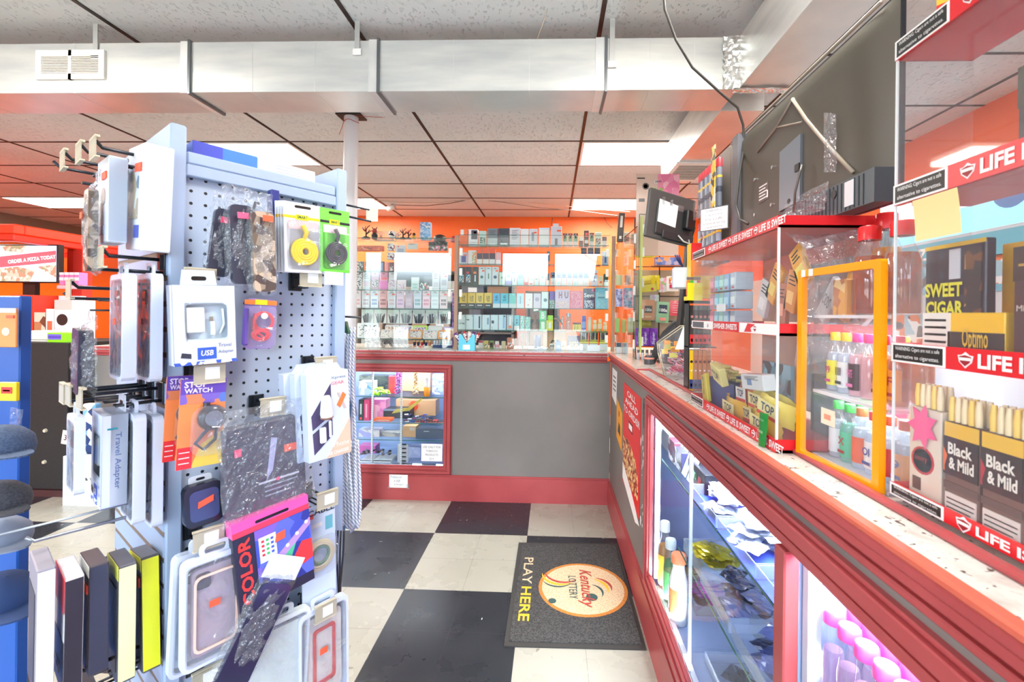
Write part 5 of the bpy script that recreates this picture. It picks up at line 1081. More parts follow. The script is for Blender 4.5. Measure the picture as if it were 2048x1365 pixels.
bm = lambda c2: [('T', .16, (236, 190, 60)), ('R', .0, 1, .42, .84, (44, 26, 28)), ('A', .0, 1, .42, .84, [(44, 26, 28), c2, (60, 30, 30)], 40), ('X', 'Black', .52, .72, .7, .13, (240, 236, 226), .03), ('X', '& Mild', .56, .56, .72, .13, (240, 236, 226), .03), ('R', 0, 1, .26, .34, (90, 70, 64)), ('R', .05, .95, .03, .22, (226, 220, 214)), ('R', .1, .9, .15, .165, (90, 80, 80)), ('R', .1, .9, .10, .115, (90, 80, 80)), ('R', .1, .8, .05, .065, (90, 80, 80))]
def tips(lab, x, w_, z, n, rows, dep, group):
    k = 0
    for r_ in range(rows):
        for q in range(n):
            b = MB(); b.lathe([(.0042, 0), (.0045, .018), (.003, .034)], mat((244, 230, 190) if (q + r_) % 3 else (250, 214, 110), .3), seg=8)
            o = b.build('cigar_tip'); o.location = (BX + dep + .014 * r_, BY1 - x - (q + .5) * w_ / n, z); tag(o, lab, 'cigar', group)
inB('cigar_pack', 'cream pack with a red oval and a pink star sticker, bottom shelf', 'cigar pack', None, .008, .058, .135, .05, (226, 214, 196), [('D', .36, (190, 40, 50), .45, .42), ('D', .30, (236, 150, 150), .45, .42), ('X', 'cherry', .45, .44, .4, .08, (150, 30, 40), .02), ('R', .15, .4, .08, .22, (90, 60, 50))], 0)
b = MB(); b.prism([(.028 * (1 if k % 2 else .55) * math.cos(k * PI / 7) , .034 * (1 if k % 2 else .6) * math.sin(k * PI / 7)) for k in range(14)], 0, .001, mat((246, 90, 150), .4)); o = b.build('star_sticker'); o.location = (BX + .0165, BY1 - .036, BZ + .115); o.rotation_euler = (0, 0, RZ); tag(o, 'pink star shaped sticker inside the cigar display', 'sticker')
inB('cigar_pack', 'dark cigar pack with an orange curve on the bottom shelf', 'cigar pack', 'dark cigar packs', .072, .052, .125, .05, (110, 80, 70), bm((226, 110, 50)), 0)
inB('cigar_pack', 'dark cigar pack with a magenta edge at the bottom right corner', 'cigar pack', 'dark cigar packs', .128, .052, .125, .05, (110, 80, 70), bm((190, 30, 50)), 0)
inB('cigar_pack', 'dark cigar pack with a yellow tag beyond the magenta edged one', 'cigar pack', 'dark cigar packs', .186, .05, .125, .05, (110, 80, 70), bm((226, 190, 60)), 0)
for i in range(3):
    tips('plastic cigar tip sticking out of the %s bottom pack' % ('cream', 'orange curved', 'magenta edged')[i], .010 + .060 * i, .05, BZ + ((.1425, .1325, .1325)[i]), 5, 2, .028, 'cigar tips in the %s pack' % ORD[i])
inB('display_carton', 'yellow tray carton with a black script band, middle shelf', 'box', None, .020, .125, .07, .05, (250, 200, 30), [('R', .35, 1, .3, .62, (40, 46, 46)), ('X', 'Optimo', .7, .46, .3, .5, (230, 190, 60)), ('R', 0, .38, 0, 1, (240, 238, 232))] + [('R', .03, .33, .82 - .15 * k, .87 - .15 * k, (90, 80, 80)) for k in range(5)], 1, .030)
inB('display_carton', 'upright yellow carton back behind the sweet cigar pouch', 'box', None, .085, .072, .165, .008, (252, 196, 20), [], 1, .082)
o = inB('cigar_pouch', 'black pouch reading SWEET CIGAR with brown cigars pictured', 'cigar pouch', None, .016, .098, .115, .014, (40, 44, 60), [('T', .05, (240, 200, 40)), ('X', 'SWEET', .36, .42, .64, .18, (226, 222, 50), .035), ('X', 'CIGAR', .38, .19, .64, .18, (226, 222, 50), .035), ('A', .70, .95, .1, .9, [(40, 40, 44), (110, 70, 40), (190, 150, 90), (34, 36, 40)], 50), ('R', .44, .62, .55, .92, (200, 206, 214))], 1, .035)
o.location.z += .055
inB('carton', 'dark brown cigar carton at the right edge of the middle shelf', 'box', None, .155, .07, .15, .06, (74, 52, 54), [('T', .28, (56, 44, 36)), ('X', 'Middleton', .4, .5, .6, .05, (210, 190, 180)), ('R', .1, .9, .84, .86, (190, 150, 60))], 1, .03)
inB('carton', 'dark cigar carton with white lettering on the upper shelf', 'box', None, .158, .12, .125, .05, (44, 36, 40), [('T', .4, (70, 66, 50)), ('R', .5, .7, .6, .9, (220, 200, 150)), ('X', 'Black', .5, .42, .72, .16, (240, 236, 230), .03), ('X', '& Mild', .6, .24, .72, .16, (240, 236, 230), .03), ('X', 'SHORTS', .5, .08, .4, .05, (200, 190, 180))], 2, .03)
b = MB(); b.sheet(lambda u, v: ((u - .5) * .075 + .012 * (1 - v), -.001 - .004 * (1 - v) ** 2, .062 * v), 6, 6, mat((236, 206, 146), .6)); o = b.build('sticky_note'); o.location = (BX - .0035, BY1 - .078, BZ + .388); o.rotation_euler = (0, 0, RZ); tag(o, 'blank tan sticky note on the front of the cigar display', 'note')
inB('carton', 'red and yellow printed carton lying on top of the tall display', 'box', None, .05, .30, .06, .08, (220, 60, 40), [('F', [(220, 50, 40), (240, 200, 60), (236, 220, 200)], 26)], 2, .02).location.z = BZ + .7105
# bottles standing behind the tall display
t = thing('bottle_riser', 'clear stepped riser of bottles behind the tall cigar display', 'stand', (.69, .46, TOPZ + .001), RZ)
for z in (.13, .29):
    b = MB(); b.box(-.26, .26, 0, .16, z, z + .006, ACRYL); b.box(-.26, .26, -.002, 0, z, z + .006, DS); b.build('shelf', t)
b = MB(); b.box(-.26, -.256, 0, .16, 0, .29, ACRYL); b.box(.256, .26, 0, .16, 0, .29, ACRYL); b.build('side_panes', t)
for k in range(8):
    bottle('liquor_bottle', 'clear bottle with a dark red cap, %s in the row behind the cigar display' % ORD[k], (.725, .70 - k * .06, TOPZ + .137), .018, .12, (150, 40, 50), [AMB, CLR, BRN][k % 3], (226, 200, 170) if k % 2 else None, 'bottles behind the cigar display')
for k in range(5):
    bottle('whisky_bottle', 'large bottle with a silver cap, %s on the riser top' % ORD[k], (.75, .68 - k * .09, TOPZ + .297), .032, .17, (206, 208, 220), [BRN, AMB, GOLD][k % 3], None, 'large silver capped bottles')
for k in range(8):
    bottle('liquor_bottle', 'small clear bottle with a red cap, %s along the counter behind the display' % ORD[k], (.72, .70 - k * .06, TOPZ + .001), .018, .115, (180, 50, 60), CLR, None, 'bottles on the counter behind the display')

# --- television standing on the tobacco case, its back to the aisle
TY0, TY1, TZ0, TZ1 = .855, 1.63, AZ + AH + .001, 2.045
tv = thing('television', 'large dark flat television seen from behind, above the tobacco case', 'television', (.60, (TY0 + TY1) / 2, TZ0), RZ)
TW_, TH_ = (TY1 - TY0) / 2, TZ1 - TZ0
TVB = mat((68, 64, 54), .4); TVD = mat((38, 42, 48), .3)
b = MB()
def shell(u, v):
    x = -TW_ + 2 * TW_ * u; e = min(u, 1 - u) * 2 * TW_; f = min(1, e / .10); g = min(1, (1 - v) * TH_ / .05)
    return (x, .030 - .030 * math.sin(f * PI / 2) * math.sin(g * PI / 2), TH_ * v * .985)
b.sheet(shell, 40, 20, TVB); b.build('back_shell', tv)
b = MB(); b.box(-TW_, TW_, .030, .042, .0, TH_, TVD, .002); b.build('screen_frame', tv)
b = MB(); b.box(-TW_ + .01, TW_ - .01, .042, .043, .02, TH_ - .01, mat((12, 14, 18), .08)); b.build('screen', tv)
b = MB(); b.prism([(-TW_, 0), (TW_ - .005, 0), (TW_ - .005, .064), (.06, .060), (-.0, .035), (-TW_, .03)], -.010, .028, mat((70, 80, 86), .4))
for k in range(20): b.box(.10 + k * .0132, .104 + k * .0132, -.0115, -.010, .002, .060, mat((52, 60, 66), .4))
b.box(.30, .328, -.0122, -.0115, .008, .058, mat((206, 210, 214), .4)); b.lathe([(.009, 0), (.009, .0015)], BLACK, seg=12, M=Matrix.Translation((.265, -.0115, .044)) @ Matrix.Rotation(PI / 2, 4, 'X')); b.build('vent_base', tv)
def pl(px, py, X=.595): p = onX(px, py, X); return ((TY0 + TY1) / 2 - p.y, p.z - TZ0)
def strip(mb, pts, r, y, mt):
    mb.tube([(x, y, z) for x, z in pts], r, mt, 6)
b = MB(); strip(b, [pl(1582, 198), pl(1610, 240), pl(1660, 300), pl(1702, 345)], .0045, -.001, mat((158, 146, 128), .4)); b.build('moulded_rib', tv)
b = MB(); strip(b, [pl(1582, 198), pl(1550, 255), pl(1512, 305)], .004, .0, mat((120, 110, 100), .4)); strip(b, [pl(1550, 255), pl(1600, 245)], .003, .0, mat((130, 120, 108), .4)); b.build('moulded_rib', tv)
b = MB(); strip(b, [(-TW_ + .02, TH_ - .004), (TW_ - .03, TH_ - .004)], .004, .016, mat((150, 142, 128), .45)); b.build('top_bevel', tv)
(x0, z1), (x1, z0) = pl(1560, 305), pl(1600, 405)
b = MB(); b.prism([(x0, z0), (x1, z0 + .005), (x1, z1 + .01), (x0, z1)], -.006, .001, mat((120, 130, 140), .3, .5)); b.lathe([(.007, 0), (.007, .001)], BLACK, seg=10, M=Matrix.Translation(((x0 + x1) / 2, -.006, z0 + .015)) @ Matrix.Rotation(PI / 2, 4, 'X')); b.box(x1 - .02, x1, -.009, -.006, (z0 + z1) / 2, (z0 + z1) / 2 + .018, BLACK); b.build('connector_plate', tv)
b = MB()
for px, py in ((1507, 360), (1507, 430), (1542, 335), (1540, 410)):
    x, z = pl(px, py); b.lathe([(.005, 0), (.005, .003)], CHROME, seg=10, M=Matrix.Translation((x, -.0005, z)) @ Matrix.Rotation(PI / 2, 4, 'X'))
b.build('mount_screws', tv); b = MB()
x, z = pl(1524, 385); b.box(x - .03, x + .03, -.0012, 0, z - .025, z + .025, mat((86, 78, 72), .4))
for k in range(5): b.box(x - .026, x + .022 - .01 * (k % 2), -.0018, -.0012, z + .018 - k * .009, z + .021 - k * .009, PAPER)
b.box(x + .022, x + .028, -.0018, -.0012, z - .02, z + .0, PAPER)
b.build('rating_plate', tv)
b = MB(); (x0, z0), (x1, z1) = pl(1467, 445), pl(1480, 275); b.box(x0, x1, -.012, .03, 0, TH_ * .96, mat((96, 98, 104), .35)); b.build('side_bracket', tv)
crinkle('tape_strip', 'strip of clear shiny tape stuck on the television back', [onX(1648, 225, .5925), onX(1672, 228, .5925), onX(1672, 345, .5925), onX(1645, 345, .5925)], .003, cat='tape', n=8)
crinkle('plastic_bag', 'crumpled clear bag lying along the foot of the television', [onX(1568, 410, .583), onX(1655, 362, .583), onX(1650, 420, .575), onX(1570, 440, .575)], .004, n=10)
b = MB(); pts = [(1324, -60), (1330, 20), (1352, 80), (1385, 135), (1440, 185), (1475, 215), (1486, 250), (1489, 290)]
P = [onY(px, py, 1.2 + .0 * k) for k, (px, py) in enumerate(pts)]
P = [onY(pts[k][0], pts[k][1], 1.35 + .02 * k) for k in range(len(pts))] + [onX(1478, 350, .57), onX(1472, 410, .57), onX(1480, 440, .57), onX(1496, 448, .575)]
P[0].z = min(P[0].z, CEIL - .02)
b.tube(P, .0042, mat((60, 58, 54), .4), 8); o = b.build('power_cable'); tag(o, 'long dark cable looping from the ceiling down to the television', 'cable')
P = [onX(1604, 330, .585), onX(1598, 352, .578), onX(1590, 385, .578), onX(1588, 425, .578)]
b = MB(); b.tube(P, .003, mat((90, 86, 80), .4), 8); o = b.build('power_cable'); tag(o, 'short cable plugged into the television connector plate', 'cable')

# --- rack of cigar tubes left of the television
tr = thing('cigar_rack', 'clear rack packed with cigar tubes left of the television', 'rack', (.555, 1.70, AZ + AH + .003 if False else 1.63), RZ)
RW = .115; RKH = 2.03 - 1.63
b = MB(); b.box(-RW, RW, .05, .055, 0, RKH, mat((120, 112, 104), .4)); b.build('backboard', tr)
for z in (0, .19):
    b = MB(); b.box(-RW, RW, -.004, -.002, z, z + .07, ACRYL); b.box(-RW, RW, -.002, .05, z, z + .003, ACRYL); b.box(-RW, -RW + .003, -.002, .05, z, z + .1, ACRYL); b.build('tray', tr)
b = MB(); b.box(RW - .025, RW + .012, -.006, -.004, .15, RKH, art([(250, 200, 50), (240, 180, 40), (60, 60, 50), (244, 226, 190)], 50)); b.build('header_card', tr)
for l, z in enumerate((0, .19)):
    for q in range(9):
        b = MB(); r0 = .010; b.lathe([(r0, 0), (r0, .135), (r0 * .9, .14)], mat([(150, 160, 180), (120, 126, 140), (170, 176, 190), (96, 100, 110)][(q + l) % 4], .3), seg=10)
        b.lathe([(r0 * 1.05, .10), (r0 * 1.05, .108)], mat((236, 190, 70), .4), seg=10, cap=False); b.lathe([(r0 * 1.04, .05), (r0 * 1.04, .07)], mat((70, 74, 90), .4), seg=10, cap=False)
        b.lathe([(r0 * 1.06, .138), (r0 * 1.06, .165), (r0 * .8, .17)], mat((190, 60, 70), .35), seg=10)
        o = b.build('cigar_tube'); o.location = (.575, 1.70 + RW - .016 - q * .0245, 1.634 + z); tag(o, 'blue-grey cigar tube with a red cap, %s in the %s tier' % (ORD[q], ('lower', 'upper')[l]), 'cigar', 'red capped cigar tubes')
pw = onX(1432, 440, .548)
t = thing('warning_sign', 'white printed warning card hanging in front of the cigar tubes', 'sign', (.542, pw.y, pw.z - .035), RZ + .75)
b = MB(); b.box(-.05, .05, -.001, 0, 0, .078, mat((80, 80, 84), .4)); b.box(-.047, .047, -.002, -.001, .003, .075, PAPER)
for k, s_ in enumerate(('WARNING:', 'Cigars are', 'not a safe', 'alternative to', 'cigarettes.')): b.text(s_, 0, .067 - .014 * k, (.06, .06, .06, .078, .066)[k], .0085, -.0023, INK)
b.build('card', t)
prod('carton', 'yellow and navy printed cigar card stuck low on the tube rack', 'card', None, .552, 1.80, 1.64, .05, .06, .003, (230, 160, 60), [('F', [(230, 150, 60), (60, 70, 110), (240, 220, 180)], 60)], RZ)
b = MB(); b.box(-.02, .02, -.02, .02, 0, TOPZ and (1.629 - TOPZ - .001), ACRYL); o = b.build('rack_post'); o.location = (.60, 1.70, TOPZ + .001); tag(o, 'clear acrylic post carrying the cigar tube rack', 'stand')

# --- red and yellow lighter stand with cigarillo boxes below
lx = onY(1384, 600, 1.74).x
st_ = thing('lighter_stand', 'narrow red and yellow lighter stand above dark cigarillo boxes', 'stand', (lx + .05, 1.76, TOPZ + .001))
b = MB(); b.box(-.05, .05, -.002, .05, .355, .565, mat((246, 206, 40), .35)); b.box(-.05, .05, -.004, -.002, .50, .565, mat((214, 40, 40), .35)); b.box(-.05, .05, -.004, -.002, .44, .50, mat((240, 130, 50), .35)); b.box(-.075, -.02, -.045, .0, .345, .36, mat((240, 226, 40), .35)); b.box(-.075, -.02, -.047, -.045, .345, .41, mat((240, 226, 40), .35)); b.build('backboard', st_)
b = MB(); b.box(-.055, .05, -.002, .06, .165, .17, BLACK); b.box(-.055, .05, -.002, .06, .335, .345, BLACK); b.box(-.055, -.052, 0, .06, 0, .345, BLACK); b.build('wire_frame', st_)
for l, (z, c_, c2) in enumerate(((.0, (200, 120, 60), (60, 70, 130)), (.172, (70, 62, 58), (214, 50, 50)))):
    for q in range(5):
        prod('cigarillo_box', '%s %s cigarillo box, %s from the left' % (('lower', 'upper')[l], ('yellow-brown', 'dark and red')[l], ORD[q]), 'cigarillo box', ('lower cigarillo boxes', 'upper cigarillo boxes')[l], lx + .007 + q * .0165, 1.785, TOPZ + .0015 + z, .0150, .155, .05,
             c_ if not (l == 0 and q == 0) else (246, 200, 30), [('R', 0, 1, .05, .28, c2), ('D', .35, (230, 150, 140) if l else (40, 34, 30), .5, .72), ('D', .22, (240, 236, 230), .5, .5), ('R', .25, .75, .1, .18, K['w'])])
for k in range(4):
    b = MB(); b.box(-.006, .006, -.005, .005, 0, .06, mat([(250, 130, 40), (70, 190, 60), (240, 240, 240), (230, 60, 50)][k], .25), .003); b.box(-.006, .006, -.005, .005, .061, .072, CHROME); o = b.build('lighter'); o.location = (lx + .05 - .067 + .013 * k, 1.735, TOPZ + .001 + .361); tag(o, '%s pocket lighter in the yellow tray' % ('orange', 'green', 'white', 'red')[k], 'lighter', 'lighters in the yellow tray')
prod('acrylic_block', 'frosted white plastic holder left of the lighter stand', 'holder', None, lx - .02, 1.83, TOPZ + .395, .06, .085, .03, (206, 220, 236), [], 0, .006)
b = MB()
for k in range(3): b.tube([(0, 0, 0), (-.01 - .006 * k, 0, .03), (-.016 - .008 * k, 0, .05)], .003, mat((30, 36, 90), .3), 6)
o = b.build('pen_bundle'); o.location = (lx - .01, 1.83, TOPZ + .48); tag(o, 'three dark blue pens above the frosted holder', 'pen')

# --- candy bin and terminal
cx0 = onZ(1345, 755, TOPZ)
cb = thing('candy_bin', 'clear slanted candy bin holding pink and yellow sweets', 'bin', (cx0.x + .03, 2.12, TOPZ + .001), -.15)
prof = [(-.10, 0), (.10, 0), (.10, .24), (-.02, .235), (-.115, .165), (-.12, .10)]
b = MB()
b.prism([(-.07, 0), (.12, 0), (.12, .245), (-.0, .24), (-.105, .16), (-.10, .11)], -.055, -.052, ACRYL); b.prism([(-.07, 0), (.12, 0), (.12, .245), (-.0, .24), (-.105, .16), (-.10, .11)], .052, .055, ACRYL)
EA = mat((196, 186, 160), .2)
pts = [(-.07, 0), (-.10, .11), (-.105, .16), (0, .24), (.12, .245), (.12, 0)]
for i in range(5): b.tube([(pts[i][0], -.054, pts[i][1]), (pts[i + 1][0], -.054, pts[i + 1][1])], .0022, EA, 5); b.tube([(pts[i][0], .054, pts[i][1]), (pts[i + 1][0], .054, pts[i + 1][1])], .0022, EA, 5)
b.build('bin_body', cb)
b = MB(); b.prism([(-.0, .238), (.10, .242), (.07, .14), (-.035, .135)], -.058, -.056, PAPER); b.build('paper_flap', cb)
b = MB()
for k in range(150):
    x, z = rr.uniform(-.05, .11), rr.uniform(.008, .13); y = rr.uniform(-.046, .046); a = rr.uniform(0, 6)
    b.tube([(x, y, z), (x + .018 * math.cos(a), y + rr.uniform(-.003, .003), z + .010 * math.sin(a)), (x + .02 * math.cos(a + 1.5), y, z + .018 * math.sin(a + 1))], .0028, mat([(244, 130, 160), (250, 190, 200), (226, 70, 120), (248, 226, 230), (190, 150, 210)][k % 5], .3), 5)
for k in range(12):
    x, z = rr.uniform(-.08, -.02), rr.uniform(.10, .17); b.box(x - .014, x + .014, -.04, -.034, z - .01, z + .01, mat([(250, 200, 60), (240, 236, 120), (250, 160, 40)][k % 3], .3), .002)
o = b.build('sweets'); o.location = cb.location; o.rotation_euler = cb.rotation_euler; tag(o, 'loose pink and yellow wrapped sweets inside the clear bin', 'sweets', None, 'stuff')
tm = thing('card_terminal', 'black padded card terminal leaning behind the candy bin', 'card terminal', (onY(1335, 700, 2.76).x, 2.76, TOPZ + .001))
b = MB(); b.tube([(-.085, 0, .0), (-.08, 0, .03), (-.055, -.01, .10), (-.01, -.02, .17), (.045, -.02, .225), (.09, -.0, .22), (.10, 0, .16)], [.012, .02, .028, .034, .038, .036, .02], mat((44, 46, 50), .6), 12); b.build('padded_arm', tm)
b = MB(); b.box(.03, .16, -.03, .05, .17, .20, mat((40, 42, 44), .5), .005); b.box(.03, .12, -.035, .0, .201, .206, PAPER); b.box(-.01, .17, 0, .06, 0, .17, mat((36, 36, 40), .6), .01); b.build('printer_body', tm)
b = MB(); 
for q in (.25, .6): b.tube([(-.075 + .1 * q, -.038, .05 + .16 * q), (-.04 + .1 * q, -.04, .03 + .16 * q)], .0015, PAPER, 4)
b.build('seam', tm)
b = MB(); b.lathe([(.03, 0), (.03, .025), (.024, .05)], mat((70, 70, 74), .3), seg=14); b.lathe([(.031, .03), (.031, .04)], mat((226, 150, 130), .3), seg=14, cap=False); o = b.build('jar'); o.location = (onY(1300, 700, 2.7).x, 2.72, TOPZ + .001); tag(o, 'small dark jar with a pink rim at the terminal foot', 'jar')

# --- small customer monitor, its back turned to us
mc = onY(1343, 436, 2.35)
mn = thing('monitor', 'small dark monitor on an arm with blank paper taped on its back', 'monitor', (mc.x, mc.y, mc.z), (0, math.radians(7), .45))
b = MB(); b.box(-.15, .15, 0, .02, -.125, .125, mat((74, 74, 74), .4), .006); b.box(-.10, .12, -.012, 0, -.10, .06, mat((50, 50, 52), .4), .006); b.box(-.06, .14, -.022, -.012, -.115, -.075, mat((44, 44, 48), .4), .004); b.build('monitor_shell', mn)
b = MB(); b.box(-.1, .135, .02, .021, -.115, .115, mat((10, 12, 16), .1)); b.build('screen', mn)
b = MB(); b.prism([(-.095, -.04), (.02, -.05), (.025, .065), (-.095, .075)], -.0135, -.0125, PAPER); b.build('paper_note', mn)
for x0, x1, z0, z1 in ((-.08, -.062, .05, .09), (-.03, -.012, .055, .085), (.02, .06, .04, .07)):
    b = MB(); b.box(x0, x1, -.0145, -.0135, z0, z1, BLIST); b.build('tape_piece', mn)
b = MB(); b.box(.06, .12, -.05, -.012, -.05, .05, BLACK, .006); b.tube([(.09, -.03, 0), (.15, .0, -.02), (.18, .06, -.1)], .011, BLACK, 8); b.box(.165, .195, .045, .075, -.73, -.08, BLACK, .004); b.box(.10, .26, 0, .12, -.745, -.73, BLACK, .004); b.build('mounting_arm', mn)
b = MB(); b.tube([(.03, -.03, -.09), (.05, -.05, -.12), (.09, -.05, -.125), (.1, -.03, -.1)], .004, mat((180, 180, 176), .4), 6); b.build('cable', mn)

# --- snack rack behind the narrow glass
sx = lambda px, Y=3.05: onY(px, 600, Y).x
rk = thing('snack_rack', 'wire rack with hanging sweet pouches behind the narrow glass', 'rack', (sx(1330), 3.1, TOPZ + .001))
b = MB()
for x in (-.19, -.02, .17): b.tube([(x, .03, 0), (x, .03, .95)], .005, mat((70, 62, 56), .4), 6)
for z in (.08, .25, .42, .62, .8): b.tube([(-.19, .03, z), (.17, .03, z)], .004, mat((70, 62, 56), .4), 6)
b.box(-.19, .17, -.03, .06, 0, .004, BLACK); b.build('wire_frame', rk)
b = MB(); b.box(-.19, .17, .045, .05, .10, .60, mat((196, 170, 140), .5)); b.build('backing_card', rk)
b = MB(); b.box(-.19, -.06, -.01, .03, .735, .76, mat((226, 216, 60), .4)); b.box(-.19, -.06, -.01, .03, .68, .70, mat((230, 222, 70), .4)); b.build('price_rail', rk)
def pouch(lab, px0, px1, py0, py1, body, st, Y=3.03, rot=0, name='snack_pouch'):
    a, c_ = onY(px0, py1, Y), onY(px1, py0, Y); w_, h_ = c_.x - a.x, c_.z - a.z
    b = MB(); b.sheet(lambda u, v: ((u - .5) * w_, -.010 * math.sin(PI * u) * math.sin(PI * v) - .001, v * h_), 8, 8, mat(body, .25)); b.sheet(lambda u, v: ((u - .5) * w_, .008 * math.sin(PI * u) * math.sin(PI * v), v * h_), 8, 8, mat(body, .25))
    style(b, w_ * .84, h_, -.0115, st); o = b.build(name); o.location = ((a.x + c_.x) / 2, Y, a.z); o.rotation_euler = (0, rot, 0); return tag(o, lab, 'snack pouch')
pouch('bright yellow sweet pouch hanging slightly tilted on the rack', 1279, 1313, 552, 584, (244, 220, 30), [('R', .1, .8, .45, .7, (226, 196, 30)), ('R', .15, .75, .47, .5, (90, 80, 40)), ('D', .1, (214, 50, 50), .8, .15)], rot=-.1)
pouch('second yellow pouch just behind the tilted yellow one', 1296, 1319, 551, 580, (238, 214, 40), [('R', .3, .7, .2, .6, (120, 110, 50))], Y=3.06)
pouch('white and red pouch with orange fruit pictures', 1333, 1357, 553, 583, (240, 226, 214), [('A', .1, .9, .5, .95, [(240, 170, 80), (226, 80, 60), (244, 230, 220)], 60), ('R', .15, .85, .2, .45, (206, 40, 80))])
pouch('pale pink and green pouch between the yellow and white pouches', 1317, 1334, 556, 585, (220, 214, 206), [('F', [(220, 214, 206), (240, 160, 180), (160, 190, 120)], 60)], Y=3.07)
pouch('orange-brown pouch with a black 100s badge', 1283, 1309, 600, 640, (226, 150, 100), [('R', .15, .85, .35, .7, (50, 40, 44)), ('X', '100s', .5, .5, .6, .16, (244, 244, 240), .03), ('R', .2, .8, .1, .2, (240, 190, 140))])
pouch('green pouch with a dark 100s badge beside the orange one', 1311, 1337, 604, 646, (150, 196, 150), [('R', .1, .85, .45, .85, (56, 66, 80)), ('X', '100s', .5, .6, .7, .16, (244, 244, 240), .03), ('R', .2, .8, .1, .25, (240, 150, 130))], rot=.06)
pouch('red printed flyer hanging right of the 100s pouches', 1340, 1364, 602, 632, (226, 80, 90), [('R', .1, .9, .2 + .15 * k, .24 + .15 * k, (240, 190, 190)) for k in range(5)])
pouch('olive yellow pouch low on the rack behind the purple boxes', 1283, 1302, 642, 654, (190, 180, 80), [('L', 2)], Y=3.06)
pouch('small mint and lilac pouch in the row above the orange one', 1300, 1318, 590, 603, (214, 220, 216), [('F', [(214, 220, 216), (200, 170, 210), (150, 190, 140)], 60)], Y=3.07)
for k, (a, c_) in enumerate(((1273.5, 1284), (1285, 1299.5), (1301, 1316))):
    x0, x1 = sx(a, 3.0), sx(c_, 3.0); prod('candy_box', 'purple upright box lettered in white, %s of three' % ORD[k], 'box', 'purple upright boxes', (x0 + x1) / 2, 3.02, onY(1290, 692, 3.0).z, x1 - x0, .115, .03, (140, 60, 190), [('F', [(140, 60, 190), (170, 90, 214), (120, 50, 170)], 50), ('R', .25, .75, .05, .75, (150, 70, 200))])
    b = MB(); b.text('Super', 0, 0, .085, .024, 0, PAPER, .02, .2, rot=PI / 2); o = b.build('lettering'); o.location = ((x0 + x1) / 2, 3.0035, onY(1290, 692, 3.0).z + .05); 
    bx = [q for q in bpy.data.objects if q.name.startswith('candy_box')][-1]; o.parent = bx; o.location = (0, -.0165, .05)
t = thing('riser_shelf', 'dark low riser shelf under the purple boxes', 'stand', (sx(1296, 3.02), 3.02, TOPZ + .001)); b = MB(); hh = onY(1290, 692, 3.0).z - TOPZ - .002; b.box(-.08, .10, -.02, .03, hh - .004, hh, BLACK); b.box(-.08, -.076, -.02, .03, 0, hh, BLACK); b.box(.096, .10, -.02, .03, 0, hh, BLACK); b.build('riser', t)
for k in range(4):
    jar('vial', 'small grey glass vial, %s of four before the purple boxes' % ORD[k], 'vial', (sx(1279 + 9 * k, 2.94), 2.965, TOPZ + .001), .010, .066, clear((190, 196, 200), .1, .05, .35), mat((90, 92, 96), .3), 'grey glass vials', .3)
prod('acrylic_box', 'clear box with a blue printed insert high on the rack', 'box', None, sx(1330), 3.0, onY(1330, 531, 3.0).z, .165, .05, .04, (150, 150, 190), [('F', [(120, 130, 190), (190, 170, 190), (226, 160, 110), (90, 110, 170)], 40)])
b = MB(); b.box(-.115, .115, -.05, .05, 0, .005, ACRYL); b.tube([(-.1, 0, .0), (.1, 0, 0)], .004, mat((90, 80, 70)), 5); o = b.build('clear_ledge'); o.location = (sx(1330), 3.02, onY(1330, 531, 3.0).z - .006); tag(o, 'clear ledge carrying the blue printed box', 'shelf')
zc = onY(1312, 450, 3.08)
prod('promo_card', 'tall beige and pink cardboard sign with green lettering and a price', 'sign', None, sx(1313, 3.08), 3.085, onY(1313, 512, 3.08).z, sx(1356, 3.08) - sx(1270, 3.08), .55, .004, (222, 196, 180),
     [('A', .5, 1, .66, 1, [(240, 150, 180), (248, 190, 206), (236, 130, 170)], 26), ('X', 'ZOUR', .47, .795, .32, .07, (120, 200, 40), .03), ('R', .42, .60, .885, .925, (244, 240, 236)), ('X', '$8.99', .51, .905, .14, .028, (60, 60, 60)), ('R', .02, .2, .94, .955, (40, 40, 40)), ('D', .10, (244, 214, 214), .76, .84), ('R', .72, .80, .74, .84, (246, 226, 222)), ('D', .08, (90, 80, 76), .22, .85), ('D', .05, (226, 220, 216), .22, .85), ('R', .06, .2, .66, .70, (90, 90, 90))])
# behind: leaning dark boxes seen over the glass and the white grille
prod('carton', 'tall black printed box standing above the corner post', 'box', None, onY(1240, 440, 3.5).x, 3.5, shelf_z[0] + .001, .045, .22, .03, (40, 38, 38), [('R', .3, .7, .5, .9, (220, 220, 216)), ('R', .3, .7, .1, .2, (226, 226, 222))], (0, .06, 0))
row([(1247, 1260, 465, 'mint box with dark dashes', (206, 232, 226), [('P', [(90, 120, 120), (206, 232, 226), (230, 120, 120)])]), (1261, 1270, 468, 'pink and grey', (190, 160, 160), [('B', .3, K['w'])])], 3.55, shelf_z[0], 'behind the narrow glass', 'boxes behind the narrow glass', .03)
row([(1232, 1245, 550, 'pale green', (200, 214, 170), []), (1250, 1262, 550, 'pale pink', (226, 200, 206), [('R', .3, .7, .2, .7, (130, 130, 150))])], 3.55, shelf_z[2], 'middle shelf, narrow glass', 'boxes on the middle short shelf', .03)
row([(1232, 1246, 578, 'lilac and blue patterned', (150, 160, 206), [('F', [(150, 160, 206), (190, 200, 230), (110, 110, 160)], 60)]), (1248, 1266, 576, 'navy and violet patterned', (100, 96, 150), [('F', [(100, 96, 150), (170, 190, 226), (230, 150, 190)], 60)])], 3.52, onY(1250, 614, 3.52).z, 'lower, narrow glass', 'patterned boxes behind the narrow glass', .03)
